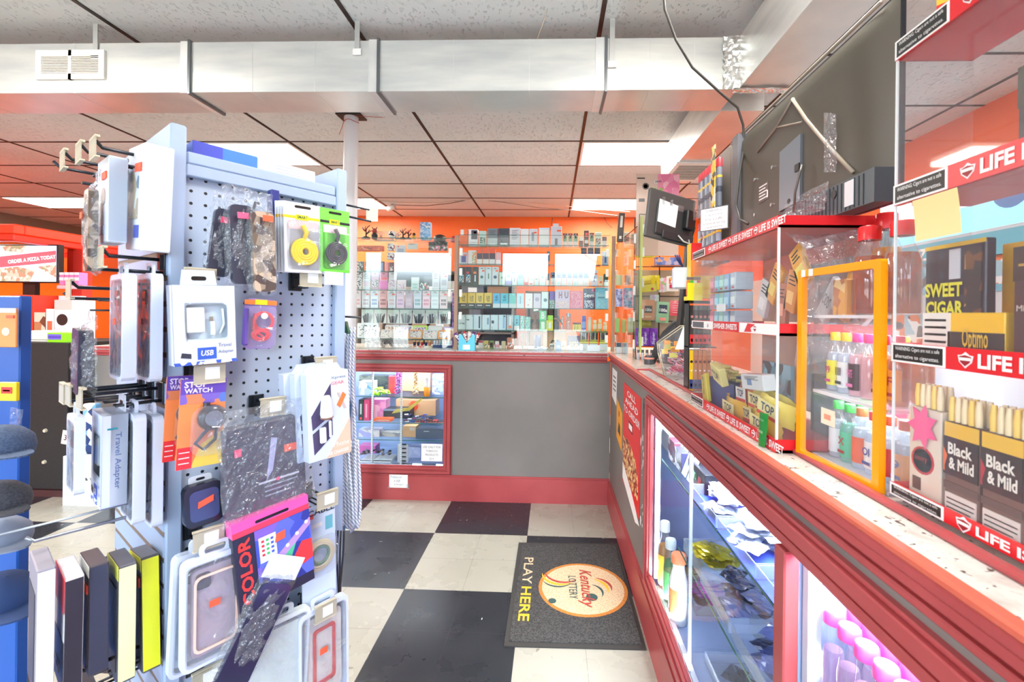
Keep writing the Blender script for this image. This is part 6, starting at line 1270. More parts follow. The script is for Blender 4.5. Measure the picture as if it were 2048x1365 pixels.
gshelf(qa.x + .03, qa.x + .45, 3.3, 3.6, onY(1250, 615, 3.52).z - .001, 'short fourth shelf behind the narrow glass panel')
row([(1232, 1241, 637, 'tiny green', (150, 190, 110), []), (1245, 1254, 640, 'tiny gold', (214, 196, 120), []), (1257, 1268, 636, 'tiny mint', (190, 220, 200), [])], 3.5, shelf_z[4], 'low shelf, narrow glass', 'tiny boxes on the low short shelf', .03)
row([(1234, 1244, 686, 'white', (226, 232, 236), [('T', .4, (70, 90, 110))]), (1246, 1258, 686, 'pale blue', (206, 220, 236), [('L', 2)])], 3.45, z6, 'on the counter, narrow glass', 'small boxes on the counter corner', .03)
# lit brand cabinets on the right wall
def lit(lab, x, y0, y1, z0, z1, d, txt, seed):
    t = thing('lit_sign', lab, 'lit sign', (x, (y0 + y1) / 2, z0), RZ); w_ = abs(y1 - y0) / 2; h_ = z1 - z0
    b = MB(); b.box(-w_, w_, 0, d, 0, h_, WHITE, .01); b.build('sign_box', t)
    b = MB(); b.box(-w_ + .01, w_ - .01, -.004, 0, .01, h_ - .01, mat((214, 236, 250), .4, 0, 1.3)); b.box(-w_ + .01, w_ - .01, -.006, -.004, .01, h_ * .4, mat((120, 200, 226), .4, 0, .8)); b.build('lit_face', t)
    b = MB()
    for q in (.0,): b.lathe([(h_ * .26, 0), (h_ * .26, .002)], mat((60, 120, 190), .4), seg=20, M=Matrix.Translation((w_ * .62, -.006, h_ * .5)) @ Matrix.Rotation(PI / 2, 4, 'X')); b.text(txt, w_ * .62, h_ * .5, h_ * .4, h_ * .16, -.009, WHITE, .03)
    b.build('logo', t)
lit('large lit white and light blue sign on the right wall', 2.62, 3.75, 2.45, 1.98, 2.42, .2, 'ZYN', 1)
t = thing('wall_cabinet', 'white cabinet of tins under the lit signs on the right wall', 'cabinet', (2.45, 3.2, 0), RZ)
b = MB(); b.box(-1.4, 1.4, 0, .38, 0, 1.95, mat((206, 212, 220), .4)); b.build('cabinet_body', t)
for q in range(5):
    b = MB(); b.box(-1.35, 1.35, -.006, 0, .12 + q * .37, .36 + q * .37, art([(90, 180, 210), (230, 236, 240), (60, 70, 84), (226, 120, 60), (150, 200, 220)], 14, metric='CHEBYCHEV')); b.build('tin_row', t)
b = MB(); b.box(-1.38, 1.38, -.03, 0, 1.80, 1.93, mat((84, 180, 206), .4)); b.text('ZYN', .2, 1.86, .22, .08, -.032, WHITE, .03); b.text('ZYN', -.8, 1.86, .22, .08, -.032, WHITE, .03); b.build('price_rail', t)

# ================================================================ inside the side counter's windows
def cside(name, lab, cat, group, x, y, z, w_, h_, d, body, st=(), rot=0, lean=0): return prod(name, lab, cat, group, x, y, z, w_, h_, d, body, st, (lean, 0, RZ + rot))
S1, S2, S0 = .8015, .5715, .2255
cside('carton', 'white carton at the far end of the upper counter shelf', 'box', None, .60, 2.36, S1, .13, .12, .10, (236, 240, 246), [('L', 3)]); cside('carton', 'white flat carton in front of the far white carton', 'box', None, .60, 2.20, S1, .14, .085, .10, (226, 232, 244), [])
cside('carton', 'maroon printed carton beside the white ones on the upper shelf', 'box', None, .58, 2.04, S1, .10, .09, .09, (120, 70, 84), [('F', [(120, 70, 84), (226, 226, 236), (70, 60, 90)], 40)]); cside('carton', 'navy printed carton next to the maroon one', 'box', None, .58, 1.93, S1, .10, .08, .09, (60, 60, 100), [('F', [(70, 70, 110), (210, 220, 240), (40, 40, 70)], 40)])
cside('carton', 'black carton lettered in green and red on the upper shelf', 'box', None, .60, 1.74, S1, .20, .075, .10, (30, 32, 44), [('X', 'RHINO', .35, .5, .42, .4, (90, 200, 110), .02), ('X', '69', .74, .5, .16, .4, (226, 60, 70), .02)])
for k in range(5): cside('blister_pack', 'silver blister card leaning on the upper counter shelf, %s from the far end' % ORD[k], 'card', 'leaning silver cards', .535, 2.06 - k * .07, S1, .055, .13, .003, (214, 220, 236), [('R', .2, .8, .3, .7, (150, 160, 190))], 0, -.35)
prod('price_card', 'blank white card hanging inside the long counter window', 'sign', None, .495, 1.62, .86, .05, .10, .001, (240, 242, 246), [], RZ)
b = MB(); b.box(-.005, .005, -.005, .005, 0, .775, clear((230, 238, 250), .1, .05, .35)); o = b.build('glass_divider'); o.location = (.4765, 1.556, .2255); tag(o, 'pale upright glass divider edge inside the counter window', 'glass divider')
FO = [(190, 196, 214), (226, 230, 244), (120, 124, 150), (90, 92, 110)]
def tray(lab, x, y, z, w_, d, cols, n, h_=.04, blue=False, pk=(.085, .062), grp=None, packlab='shiny packet'):
    t = thing('acrylic_tray', lab, 'tray', (x, y, z), RZ); TM = clear((236, 240, 250), .08, .05, .14)
    b = MB(); b.box(-w_ / 2, w_ / 2, -d / 2, d / 2, 0, .003, mat((60, 90, 220), .3) if blue else TM); b.frame(-w_ / 2, w_ / 2, -d / 2, d / 2, 0, h_, .003, TM, M=Matrix(((1, 0, 0, 0), (0, 0, 1, 0), (0, 1, 0, 0), (0, 0, 0, 1)))); b.build('tray_body', t)
    r_ = random.Random(int(1000 * (x + y + z)))
    for k in range(n):
        b = MB(); a, c_ = r_.uniform(-w_ / 2 + pk[0] * .6, w_ / 2 - pk[0] * .6), r_.uniform(-d / 2 + pk[1] * .6, d / 2 - pk[1] * .6); ph = r_.uniform(0, 9)
        col = r_.choice(cols)
        b.sheet(lambda u, v: ((u - .5) * pk[0], (v - .5) * pk[1], .004 + .006 * math.sin(PI * u) * math.sin(PI * v) + .002 * math.sin(u * 14 + ph) * math.cos(v * 11 + ph)), 6, 6, mat(col, .15, .4), smooth=False)
        o = b.build('foil_packet'); o.location = (x + c_, y - a, z + .004 + .0045 * k); o.rotation_euler = (r_.uniform(-.12, .12), r_.uniform(-.12, .12), RZ + r_.uniform(-.9, .9)); tag(o, '%s in the %s' % (packlab, lab), 'packet', 'packets in the ' + lab)
    return t
tray('blue lined tray farthest along the upper shelf', .595, 1.52, S1, .26, .19, [(206, 214, 236), (150, 156, 190), (230, 234, 246)], 15, blue=True, packlab='silver packet')
tray('blue lined tray in the middle of the upper shelf', .595, 1.25, S1, .25, .19, [(206, 214, 236), (120, 130, 180), (230, 234, 246)], 15, blue=True, packlab='silver packet')
tray('blue lined tray nearest on the upper shelf', .595, 1.01, S1, .22, .19, [(160, 170, 206), (230, 234, 246), (110, 120, 170)], 15, blue=True, packlab='grey-blue packet')
tray('far clear tray of bronze packets beyond the bottles', .66, 2.20, S0, .22, .15, [(140, 120, 100), (190, 180, 150), (90, 84, 80)], 14, packlab='bronze packet')
tray('clear tray of magenta packets beside the bottles', .68, 1.98, S0, .22, .16, [(190, 40, 170), (120, 50, 150), (220, 90, 200)], 12, packlab='magenta packet')
tray('clear tray of gold packets on the lower shelf', .58, 1.62, S2, .20, .16, [(220, 196, 20), (190, 170, 30)], 11, packlab='gold packet')
tray('clear tray of grey pouches in the middle of the lower shelf', .585, 1.39, S2, .24, .18, [(110, 112, 130), (150, 154, 180), (70, 72, 90)], 13, packlab='grey packet')
tray('clear tray of slate pouches near the window end', .585, 1.13, S2, .24, .18, [(90, 100, 140), (150, 160, 200), (60, 66, 96)], 13, packlab='slate packet')
tray('low tray of flat packs on the cabinet floor', .66, 1.45, S0, .34, .22, [(100, 104, 130), (180, 190, 226), (60, 64, 84)], 9, packlab='flat dark packet', pk=(.09, .06))
tray('nearest tray on the cabinet floor', .66, 1.08, S0, .30, .22, [(90, 120, 200), (180, 200, 240), (60, 80, 150)], 8, packlab='blue flat packet', pk=(.09, .06))
cside('carton', 'long blue carton standing at the near end of the cabinet floor', 'box', None, .82, 1.10, S0, .34, .22, .10, (70, 100, 200), [('F', [(70, 100, 200), (90, 124, 220)], 20)])
cside('carton', 'dark carton at the back of the cabinet floor', 'box', None, .84, 1.60, S0, .4, .2, .12, (70, 72, 90))
bottle('drink_bottle', 'white and orange plastic bottle, nearest in the counter window', (.515, 1.83, .2255), .036, .27, (232, 130, 90), None, (240, 120, 70), neck=.44, lt=('RICARBO', (60, 60, 70)), tint=mat((222, 226, 232), .3), capf=.12)
bottle('drink_bottle', 'green bottle with a pale cap behind the orange one', (.515, 1.95, .2255), .030, .27, (206, 214, 220), liquid((40, 140, 60)), (60, 150, 90), neck=.4)
bottle('drink_bottle', 'amber-orange bottle farthest in the counter window', (.515, 2.05, .2255), .028, .30, (226, 226, 226), liquid((226, 150, 60)), (240, 190, 60), neck=.4)
# pink-capped bottles in the near window
t = thing('bottle_riser', 'magenta crate shelf under the pink capped bottles', 'stand', (.56, .62, .2255), RZ); b = MB(); b.box(-.28, .22, -.10, .16, .49, .497, ACRYL); b.box(-.28, .22, -.06, -.05, .40, .49, mat((220, 40, 140), .25)); b.box(-.28, -.276, -.09, .16, 0, .49, ACRYL); b.box(.216, .22, -.09, .16, 0, .49, ACRYL); b.build('riser', t)
PKB = liquid((230, 190, 230))
for r_ in range(3):
    for k in range(7):
        bottle('liquor_bottle', 'pink capped bottle, %s in the %s row of the near counter window' % (ORD[k], ('front', 'middle', 'rear')[r_]), (.505 + r_ * .042, .825 - k * .042, .724), .0185, .20, (246, 90, 180), PKB, None, 'pink capped bottles in the counter', neck=.5, capf=.11)
cside('carton', 'violet carton below the pink capped bottles', 'box', None, .60, .70, S0, .16, .24, .12, (90, 50, 150), [('F', [(90, 50, 150), (200, 60, 170), (60, 60, 140)], 20)])

# ================================================================ inside the back counter's window
def bk(lab, px0, px1, top, shelf, body, st=(), Y=3.62, d=.1, rot=0, name='carton', cat='box', group=None):
    z = BSH[shelf] + .001 if shelf < 3 else .2365
    a, c_ = onY(px0, 800, Y), onY(px1, 800, Y); h_ = min(onY((px0 + px1) / 2, top, Y).z - z, (1.10, .765, .555, .42)[shelf] - z - .004)
    return prod(name, lab, cat, group, (a.x + c_.x) / 2, Y + d / 2, z, c_.x - a.x, h_, d, body, st, rot)
bk('pale blue and white carton beside the pole in the back window', 717, 745, 764, 0, (190, 214, 236), [('F', [(190, 214, 236), (236, 240, 246), (110, 180, 226)], 20)])
bk('dark green cushioned backdrop box at the top left of the window', 718, 782, 752, 0, (60, 70, 66), [('F', [(60, 70, 66), (90, 96, 90), (40, 50, 56)], 30)], 3.86, .1)
bk('small red box in front of the purple beads', 777, 789, 753, 0, (226, 56, 66), [], 3.72, .04)
bk('plain cardboard carton at the top of the back window', 800, 860, 746, 0, (206, 160, 120), [], 3.84, .12)
bk('blue-white patterned bag at the right end of the top shelf', 864, 887, 750, 0, (190, 206, 244), [('F', [(190, 206, 244), (226, 232, 250), (150, 170, 226)], 60)], 3.7, .05, name='patterned_bag', cat='bag')
r_ = random.Random(9)
for k in range(26):
    b = MB(); b.lathe([(.006, 0), (.008, .01), (.008, .03), (.004, .036), (.005, .045)], mat([(170, 236, 60), (200, 246, 110), (140, 220, 40)][k % 3], .2), seg=7)
    px = r_.uniform(750, 784); l = k // 10; o = b.build('lime_vial'); o.location = (onY(px, 790, 3.66).x, 3.62 + r_.uniform(-.02, .05), BSH[0] + .009 + .022 * l); o.rotation_euler = (PI / 2 + r_.uniform(-.4, .4), r_.uniform(-3, 3), r_.uniform(-3, 3)); tag(o, 'lime green plastic vial in the heap on the top shelf', 'vial', 'heap of lime green vials')
def beads(lab, px, c1, c2, h_, wide):
    b = MB(); x = onY(px, 780, 3.62).x
    for k in range(14):
        z = .012 + k * h_ / 14; rr_ = wide * (1.0 if k < 5 else .55)
        for s in range(3):
            a = k * 1.1 + s * 2.1; b.lathe([(.001, 0), (.008, .004), (.009, .009), (.001, .017)], mat(c1 if (k + s) % 2 else c2, .15), cx=rr_ * math.cos(a), cy=rr_ * math.sin(a), seg=7, M=Matrix.Translation((0, 0, z)), cap=False)
    o = b.build('beaded_pipe'); o.location = (x, 3.62, BSH[0] + .001); tag(o, lab, 'glass pipe')
beads('purple knobbly glass pipe standing on the top shelf', 797, (160, 50, 150), (214, 120, 206), .19, .026); beads('cream twisted glass pipe standing on the top shelf', 831, (240, 220, 190), (206, 170, 110), .19, .02)
jar('glass_cup', 'small glass of amber liquid with white foam', 'cup', (onY(854, 780, 3.62).x, 3.62, BSH[0] + .001), .025, .15, mat((230, 140, 20), .12), mat((240, 238, 232), .4), None, .5)
bk('black upright box lettered in white beside the pole', 717, 727, 800, 1, (30, 34, 36), [('R', .3, .7, .05, .16, (230, 60, 70)), ('R', .35, .65, .3, .8, (200, 206, 206))]); bk('magenta upright box next to the black one', 728, 739, 800, 1, (210, 50, 110), [('R', .3, .6, .15, .8, (240, 150, 180))])
bk('pink round bag on the second shelf', 742, 772, 800, 1, (230, 150, 196), [('F', [(230, 150, 196), (244, 200, 220), (214, 120, 190)], 20)], 3.74, .1, name='pink_bag', cat='bag')
bk('small orange box open with dark sticks inside', 748, 783, 838, 1, (250, 100, 40), [('R', .1, .9, .35, .6, (240, 220, 210))], 3.60, .07)
bk('black flat tray behind the open orange box', 767, 820, 819, 1, (40, 46, 56), [('R', 0, 1, .8, 1, (120, 140, 170))], 3.72, .12, name='flat_tray', cat='tray')
t = thing('carton', 'open orange box flap of yellow card rising to the right', 'box', (onY(815, 835, 3.63).x, 3.63, BSH[1] + .06)); b = MB(); b.prism([(-.13, .0), (.02, .03), (.12, .12), (.11, .13), (.0, .05), (-.10, .035)], 0, .003, mat((216, 196, 90), .5)); b.build('flap', t)
bk('brown carton with a big red heart on the second shelf', 792, 872, 800, 1, (196, 150, 112), [('D', .3, (226, 80, 50), .45, .62), ('X', 'Valen', .45, .68, .3, .2, (190, 120, 90))], 3.84, .12)
for k in range(24):
    b = MB(); b.box(-.016, .016, -.006, .006, 0, .009, mat([(60, 90, 160), (226, 232, 240), (120, 60, 80), (40, 50, 80)][k % 4], .25), .002); o = b.build('small_packet'); o.location = (onY(r_.uniform(808, 862), 840, 3.62).x, 3.62 + r_.uniform(-.03, .08), BSH[1] + .002 + .011 * (k // 5)); o.rotation_euler = (0, 0, r_.uniform(-1, 1)); tag(o, 'small blue and white packet in the pile on the second shelf', 'packet', 'pile of blue and white packets')
for k in range(5):
    bk('tray of dark trinkets, %s in the row at the right' % ORD[k], 832 + k * 11, 842 + k * 11, 842, 1, [(60, 50, 50), (110, 60, 60), (70, 60, 50), (180, 60, 60), (50, 46, 60)][k], [('B', .35, (220, 120, 110)), ('A', .1, .9, .4, .9, [(40, 40, 50), (220, 190, 180), (90, 60, 60)], 90)], 3.60, .05, name='trinket_tray', cat='tray', group='row of trinket trays')
bk('clear bin of lilac packets on the third shelf', 718, 760, 860, 2, (190, 190, 214), [('F', [(190, 190, 214), (170, 170, 230), (220, 214, 220)], 30)], 3.64, .1, name='packet_bin', cat='bin'); bk('grey crumpled clear bag on the third shelf', 762, 800, 866, 2, (170, 168, 170), [('F', [(176, 174, 178), (196, 192, 190), (150, 150, 160)], 30)], 3.66, .1, name='plastic_bag', cat='bag')
bk('kraft cardboard box with a white label on the third shelf', 806, 833, 853, 2, (214, 172, 130), [('R', .5, .9, .6, .9, (230, 214, 200))], 3.66, .12); bk('dark blue-grey shallow carton at the right of the third shelf', 832, 886, 860, 2, (74, 84, 104), [('R', .3, .5, .8, .84, K['w'])], 3.62, .14)
for k in range(2):
    x = onY((757, 772)[k], 915, 3.60).x
    bk('%s white tray of dark wrapped pieces on the window floor' % ('left', 'right')[k], (722, 748)[k], (745, 783)[k], 921, 3, (226, 228, 232), [('T', .3, (80, 80, 90))], 3.60, .16, name='trinket_tray', cat='tray')
    for q in range(10):
        b = MB(); b.lathe([(.001, 0), (.014, .006), (.014, .014), (.001, .02)], mat([(90, 80, 90), (50, 46, 54), (150, 140, 146)][q % 3], .3, .3), seg=8, cap=False); o = b.build('wrapped_piece'); o.location = (onY(r_.uniform((724, 750)[k], (743, 780)[k]), 910, 3.64).x, 3.62 + .013 * q, .2365 + .055); tag(o, 'dark wrapped piece on the %s white tray' % ('left', 'right')[k], 'trinket', 'dark pieces on the %s tray' % ('left', 'right')[k])
for q in range(5):
    b = MB(); b.tube([(.02 * math.cos(a), .012 * math.sin(a), .008) for a in [s * PI / 5 for s in range(10)]], .006, mat((60, 62, 70), .3, .4), 6, closed=True); o = b.build('bracelet'); o.location = (onY(806, 910, 3.60).x, 3.60, .25 + .033 * q); o.rotation_euler = (-.3, 0, 0); tag(o, 'dark chunky bracelet, %s up the white stand' % ORD[q], 'bracelet', 'bracelets on the white stand')
bk('white upright bracelet stand on the window floor', 796, 817, 890, 3, (226, 228, 236), [], 3.625, .02, name='bracelet_stand', cat='stand')
bk('blue-white folded fabric behind the bracelets', 818, 842, 895, 3, (190, 200, 240), [('F', [(190, 200, 240), (210, 218, 250)], 30)], 3.75, .1, name='folded_cloth', cat='cloth'); bk('lilac printed box low behind the notice', 843, 886, 896, 3, (150, 150, 190), [('F', [(150, 150, 190), (190, 196, 220), (90, 90, 140)], 30)], 3.78, .1); bk('magenta bag low beside the pole in the back window', 718, 752, 892, 3, (206, 90, 160), [], 3.85, .1, name='magenta_bag', cat='bag')
bk('long dark tray along the front of the window floor', 784, 880, 930, 3, (70, 74, 84), [('R', .1, .2, .2, .8, K['w'])], 3.565, .03, name='flat_tray', cat='tray')
# ================================================================ accessory rack (four-sided gondola) near the viewer
GA = math.atan2(.819, .574)
GO = Vector((-.744, .895, 0)); GU = Vector((math.cos(GA), math.sin(GA), 0)); GV = Vector((-math.sin(GA), math.cos(GA), 0)); GN = -GV
def onP(px, py, off): return hit(px, py, GN, GN.dot(GO) + off)          # pegboard side, off metres in front of it
def onL(px, py, off): return hit(px, py, -GU, (-GU).dot(GO) + .027 + off)  # slatted side
TH_P, TH_L = GA, GA - PI / 2
RACKG = mat((160, 178, 206), .4)
def peg_material():
    mt = bpy.data.materials.new('pegboard'); mt.use_nodes = True
    N, L = nodes_of(mt); bs = N['Principled BSDF']; bs.inputs['Roughness'].default_value = .45
    tc = N.new('ShaderNodeTexCoord'); sp = N.new('ShaderNodeSeparateXYZ'); L.new(tc.outputs['Object'], sp.inputs[0])
    def m_(op, a, b_):
        n = N.new('ShaderNodeMath'); n.operation = op
        for k, v in enumerate((a, b_)):
            if isinstance(v, (int, float)): n.inputs[k].default_value = v
            else: L.new(v, n.inputs[k])
        return n.outputs[0]
    def d(s, o): f = m_('SUBTRACT', m_('FRACT', m_('DIVIDE', m_('ADD', s, o), .0254), 0), .5); return m_('MULTIPLY', f, f)
    r = m_('LESS_THAN', m_('ADD', d(sp.outputs['X'], .0), d(sp.outputs['Z'], .002)), .016)
    mx = N.new('ShaderNodeMix'); mx.data_type = 'RGBA'; L.new(r, mx.inputs[0]); mx.inputs[6].default_value = C(172, 185, 207); mx.inputs[7].default_value = C(14, 16, 22)
    L.new(mx.outputs[2], bs.inputs['Base Color']); return mt
PEG = peg_material()
gr = thing('display_rack', 'tall pale grey four-sided rack with pegboard and slatted sides', 'display rack', GO, GA)
GH = 1.812
b = MB(); b.box(-.027, 0, -.008, .40, 0, GH, RACKG, .003); b.build('side_panel', gr)
b = MB(); b.box(.318, .345, -.008, .40, 0, GH, RACKG, .003); b.build('side_panel', gr)
b = MB(); b.box(0.0005, .3175, .010, .014, .1, 1.735, PEG); b.build('pegboard', gr)
b = MB(); b.box(.0005, .3175, .386, .39, .1, 1.735, PEG); b.build('pegboard', gr)
b = MB(); b.box(0.0005, .3175, -.006, .012, 1.714, 1.738, RACKG, .002); b.box(.0005, .3175, -.004, .39, 1.738, 1.764, RACKG, .004); b.build('top_beam', gr)
b = MB(); b.box(0.0005, .3175, 0, .39, 0, .1, RACKG, .003); b.build('base', gr)
b = MB()
for k in range(33):
    z = .09 + k * .0507; b.box(-.0285, -.027, 0, .392, z, z + .040, RACKG)
    b.box(-.0274, -.0270, 0, .392, z + .040, z + .0507, mat((120, 104, 92), .6))
b.build('slatwall', gr)
BEIGE = mat((206, 196, 170), .4); TAGC = clear((236, 232, 218), .06, .1, .55, hazecol=(214, 206, 186))
def hook(lab, base, ang, L, tagc=True, z2=.025, wire=HOOK, r=.0028, paper=True, drop=.0):
    t = thing('display_hook', lab, 'hook', base, ang)
    b = MB(); b.box(-.016, .016, -.003, .0, -.032, .012, wire, .002); b.box(-.008, .008, -.008, -.003, -.02, .010, wire); b.build('backplate', t)
    b = MB(); b.tube([(0, -.003, 0), (0, -L * .9, -drop), (0, -L, .012 - drop)], r, wire, 7); b.tube([(-.006, -.003, -z2), (-.006, -L * .62, -z2), (.008, -L * .62, -z2), (.008, -.003, -z2)], r * .7, wire, 6); b.build('prong', t)
    if tagc:
        b = MB(); b.box(-.026, .026, -L - .004, -L - .002, -.022, .014, TAGC); b.box(-.026, .026, -L - .004, -L + .003, .012, .016, BEIGE); b.box(-.026, .026, -L - .004, -L + .003, -.024, -.021, BEIGE)
        if paper: b.box(-.008, .016, -L - .005, -L - .004, -.015, .008, PAPER)
        b.build('label_holder', t)
    return t
PH = [(375, 556, .075, 'behind the dark bagged cases, top left'), (590, 556, .075, 'under the yellow and green cable packs'), (385, 735, .095, 'above the orange stopwatch cards'), (512, 800, .085, 'above the dark speaker bag'), (615, 722, .085, 'above the car charger boxes'),
      (612, 975, .10, 'above the coiled cable card'), (535, 1002, .09, 'above the pink topped lights box'), (385, 1046, .09, 'above the clear phone case packs'), (613, 1190, .09, 'above the red edged case pack'), (390, 1318, .07, 'low at the bottom left of the pegboard'), (480, 425, .08, 'high in the middle behind the brown bag'), (600, 425, .08, 'high behind the cable packs')]
for k, (px, py, L_, lab) in enumerate(PH):
    p = onP(px, py, -.008); hook('black pegboard hook ' + lab, p, TH_P, L_, k < 10 and k != 6 or True if k < 10 else False)
for k, (s, py, L_, lab) in enumerate(((.03, 322, .10, 'nearest of the four top hooks on the slatted side'), (.13, 330, .105, 'second of the four top hooks on the slatted side'), (.23, 345, .115, 'third of the four top hooks on the slatted side'), (.33, 360, .12, 'farthest of the four top hooks on the slatted side'),
                                  (.02, 520, .09, 'upper near hook above the white clamshells'), (.10, 545, .10, 'upper middle hook above the white clamshells'), (.18, 580, .11, 'third hook beside the pink striped goods'), (.26, 600, .11, 'fourth hook beside the pink striped goods'),
                                  (.02, 775, .115, 'near hook above the lower clamshells'), (.09, 770, .12, 'middle hook above the lower clamshells'), (.16, 768, .12, 'rear hook above the lower clamshells'), (.24, 790, .11, 'farthest hook of the lower clamshell row'),
                                  (.02, 1275, .12, 'lowest near hook with dark double prongs'), (.10, 1300, .12, 'lowest far hook with dark double prongs'))):
    P = GO - GU * .0285 + GV * s; depth = P.dot(FW); z = EYE - (py - 620) * depth / F_PX
    hook('black hook, ' + lab, (P.x, P.y, z), TH_L, L_, k in (0, 1, 2, 4, 6, 8, 9, 10), paper=False, r=.0035)
# long chrome double hook
P = GO - GU * .0285 + GV * .02
t = thing('display_hook', 'long bare metal double hook holding the yellow and black packs', 'hook', (P.x, P.y, EYE - (1020 - 620) * .86 / F_PX), TH_L)
STEEL = mat((150, 156, 166), .3, .7)
b = MB(); b.box(-.02, .02, -.004, 0, -.03, .01, STEEL, .002); b.build('backplate', t)
b = MB(); b.tube([(0, -.003, -.01), (0, -.02, -.018), (0, -.17, -.018), (0, -.18, -.008)], .003, STEEL, 8); b.tube([(.0, -.003, 0), (-.01, -.05, .004), (-.01, -.24, .004)], .002, STEEL, 8); b.build('prong', t)

PRICE = ORSTICK
def place(o, p, ang, tilt=(0, 0)): o.location = p; o.rotation_euler = (tilt[0], tilt[1], ang)
def quadsize(f, px0, px1, py0, py1, off):
    a, c_ = f(px0, (py0 + py1) / 2, off), f(px1, (py0 + py1) / 2, off); w_ = (c_ - a).length
    t_, u_ = f((px0 + px1) / 2, py0, off), f((px0 + px1) / 2, py1, off); return (t_ + u_) / 2, w_, t_.z - u_.z
def euro(b, w_, zt, y=-.002, mt=BLACK): b.prism(rrect(-w_ * .22, w_ * .22, zt - .012, zt - .006, .003, 2), y, y + .0005, mt)

# --- phone case clamshells
RIMW = mat((214, 222, 240), .3)
def clam(lab, p, ang, w_, h_, d, inner, rim=RIMW, tilt=(0, 0), stick=True, window=True, group=None, camera_=True):
    t = thing('phone_case_pack', lab, 'phone case pack', p, (tilt[0], tilt[1], ang), group)
    z0 = -h_ / 2; z1 = h_ / 2
    b = MB(); b.ring(rrect(-w_ / 2, w_ / 2, z0, z1, .012, 3), rrect(-w_ / 2 + .008, w_ / 2 - .008, z0 + .009, z1 - .012, .009, 3), -d, 0, rim)
    b.prism(rrect(-w_ / 2 + .003, w_ / 2 - .003, z0 + .003, z1 - .003, .010, 3), -.001, 0, rim if not window else BLIST)
    lo = rrect(-w_ * .24, w_ * .24, z1 - .004, z1 + .022, .009, 3); li = rrect(-w_ * .17, w_ * .17, z1 + .002, z1 + .016, .006, 3); b.ring(lo, li, -d * .6, -d * .35, rim); b.build('clamshell', t)
    b = MB(); b.prism(rrect(-w_ / 2 + .016, w_ / 2 - .016, z0 + .018, z1 - .022, .012, 4), -d * .7, -d * .25, inner)
    if camera_: b.prism(rrect(-w_ / 2 + .022, -w_ / 2 + .046, z1 - .06, z1 - .03, .006, 3), -d * .85, -d * .7, mat((60, 60, 70), .2))
    b.build('phone_case', t)
    b = MB(); b.prism(rrect(-w_ / 2 + .006, w_ / 2 - .006, z0 + .007, z1 - .010, .009, 3), -d - .001, -d, BLIST); b.build('window', t)
    if stick: b = MB(); b.box(-.012, .006, -d - .002, -d - .001, z0 + h_ * .52, z0 + h_ * .58, PRICE); b.build('price_sticker', t)
    return t
# --- clear poly bag with a case inside
def polybag(lab, p, ang, w_, h_, inner, rot=0, head=None, stick=None, d=.016, fold=True, name='bagged_phone_case'):
    t = thing(name, lab, 'phone case', p, (0, rot, ang)); r_ = random.Random(len(lab) * 7)
    b = MB(); b.prism(rrect(-w_ * .36, w_ * .36, -h_ * .47, h_ * .30, .010, 3), -d, -.002, inner); b.build('phone_case', t)
    def f(s):
        def g(u, v):
            x = (u - .5) * w_ * (1 - .12 * v * v); e = math.sin(PI * u) * math.sin(PI * min(1, v * 1.15))
            return (x + r_.uniform(-.0025, .0025), (-(d + .004) if s else .002) * max(0, e) ** .35 + r_.uniform(-.003, .003), -h_ / 2 + h_ * v + r_.uniform(-.002, .002))
        return g
    b = MB(); b.sheet(f(1), 12, 20, BAG, smooth=False); b.build('bag', t)
    if head: b = MB(); b.box(-w_ * .42, w_ * .42, -.006, -.004, h_ * .33, h_ * .52, head); b.build('header', t)
    if stick: b = MB(); b.box(stick[0] - .010, stick[0] + .010, -d - .007, -d - .006, stick[1] - .006, stick[1] + .006, stick[2] if len(stick) > 2 else PRICE); b.build('price_sticker', t)
    return t
DK = mat((58, 62, 78), .25); BRNC = art([(110, 96, 84), (150, 134, 116), (84, 72, 70), (190, 170, 150)], 60)
PKS = mat((250, 90, 130), .5)
p, w_, h_ = quadsize(onP, 412, 470, 385, 560, .05); polybag('slim dark case in a crumpled clear bag, leftmost high on the pegboard', p, TH_P, w_, h_, DK, .10, None, (0, .03, PKS))
p, w_, h_ = quadsize(onP, 448, 510, 372, 575, .08); polybag('second dark case in a shiny clear bag with a pink sticker', p, TH_P, w_, h_, DK, -.05, None, (0, .04, PKS))
p, w_, h_ = quadsize(onP, 492, 552, 385, 590, .10); polybag('brown patterned pack in a crumpled clear bag with an orange sticker', p, TH_P, w_, h_, BRNC, -.04, None, (.006, .05))
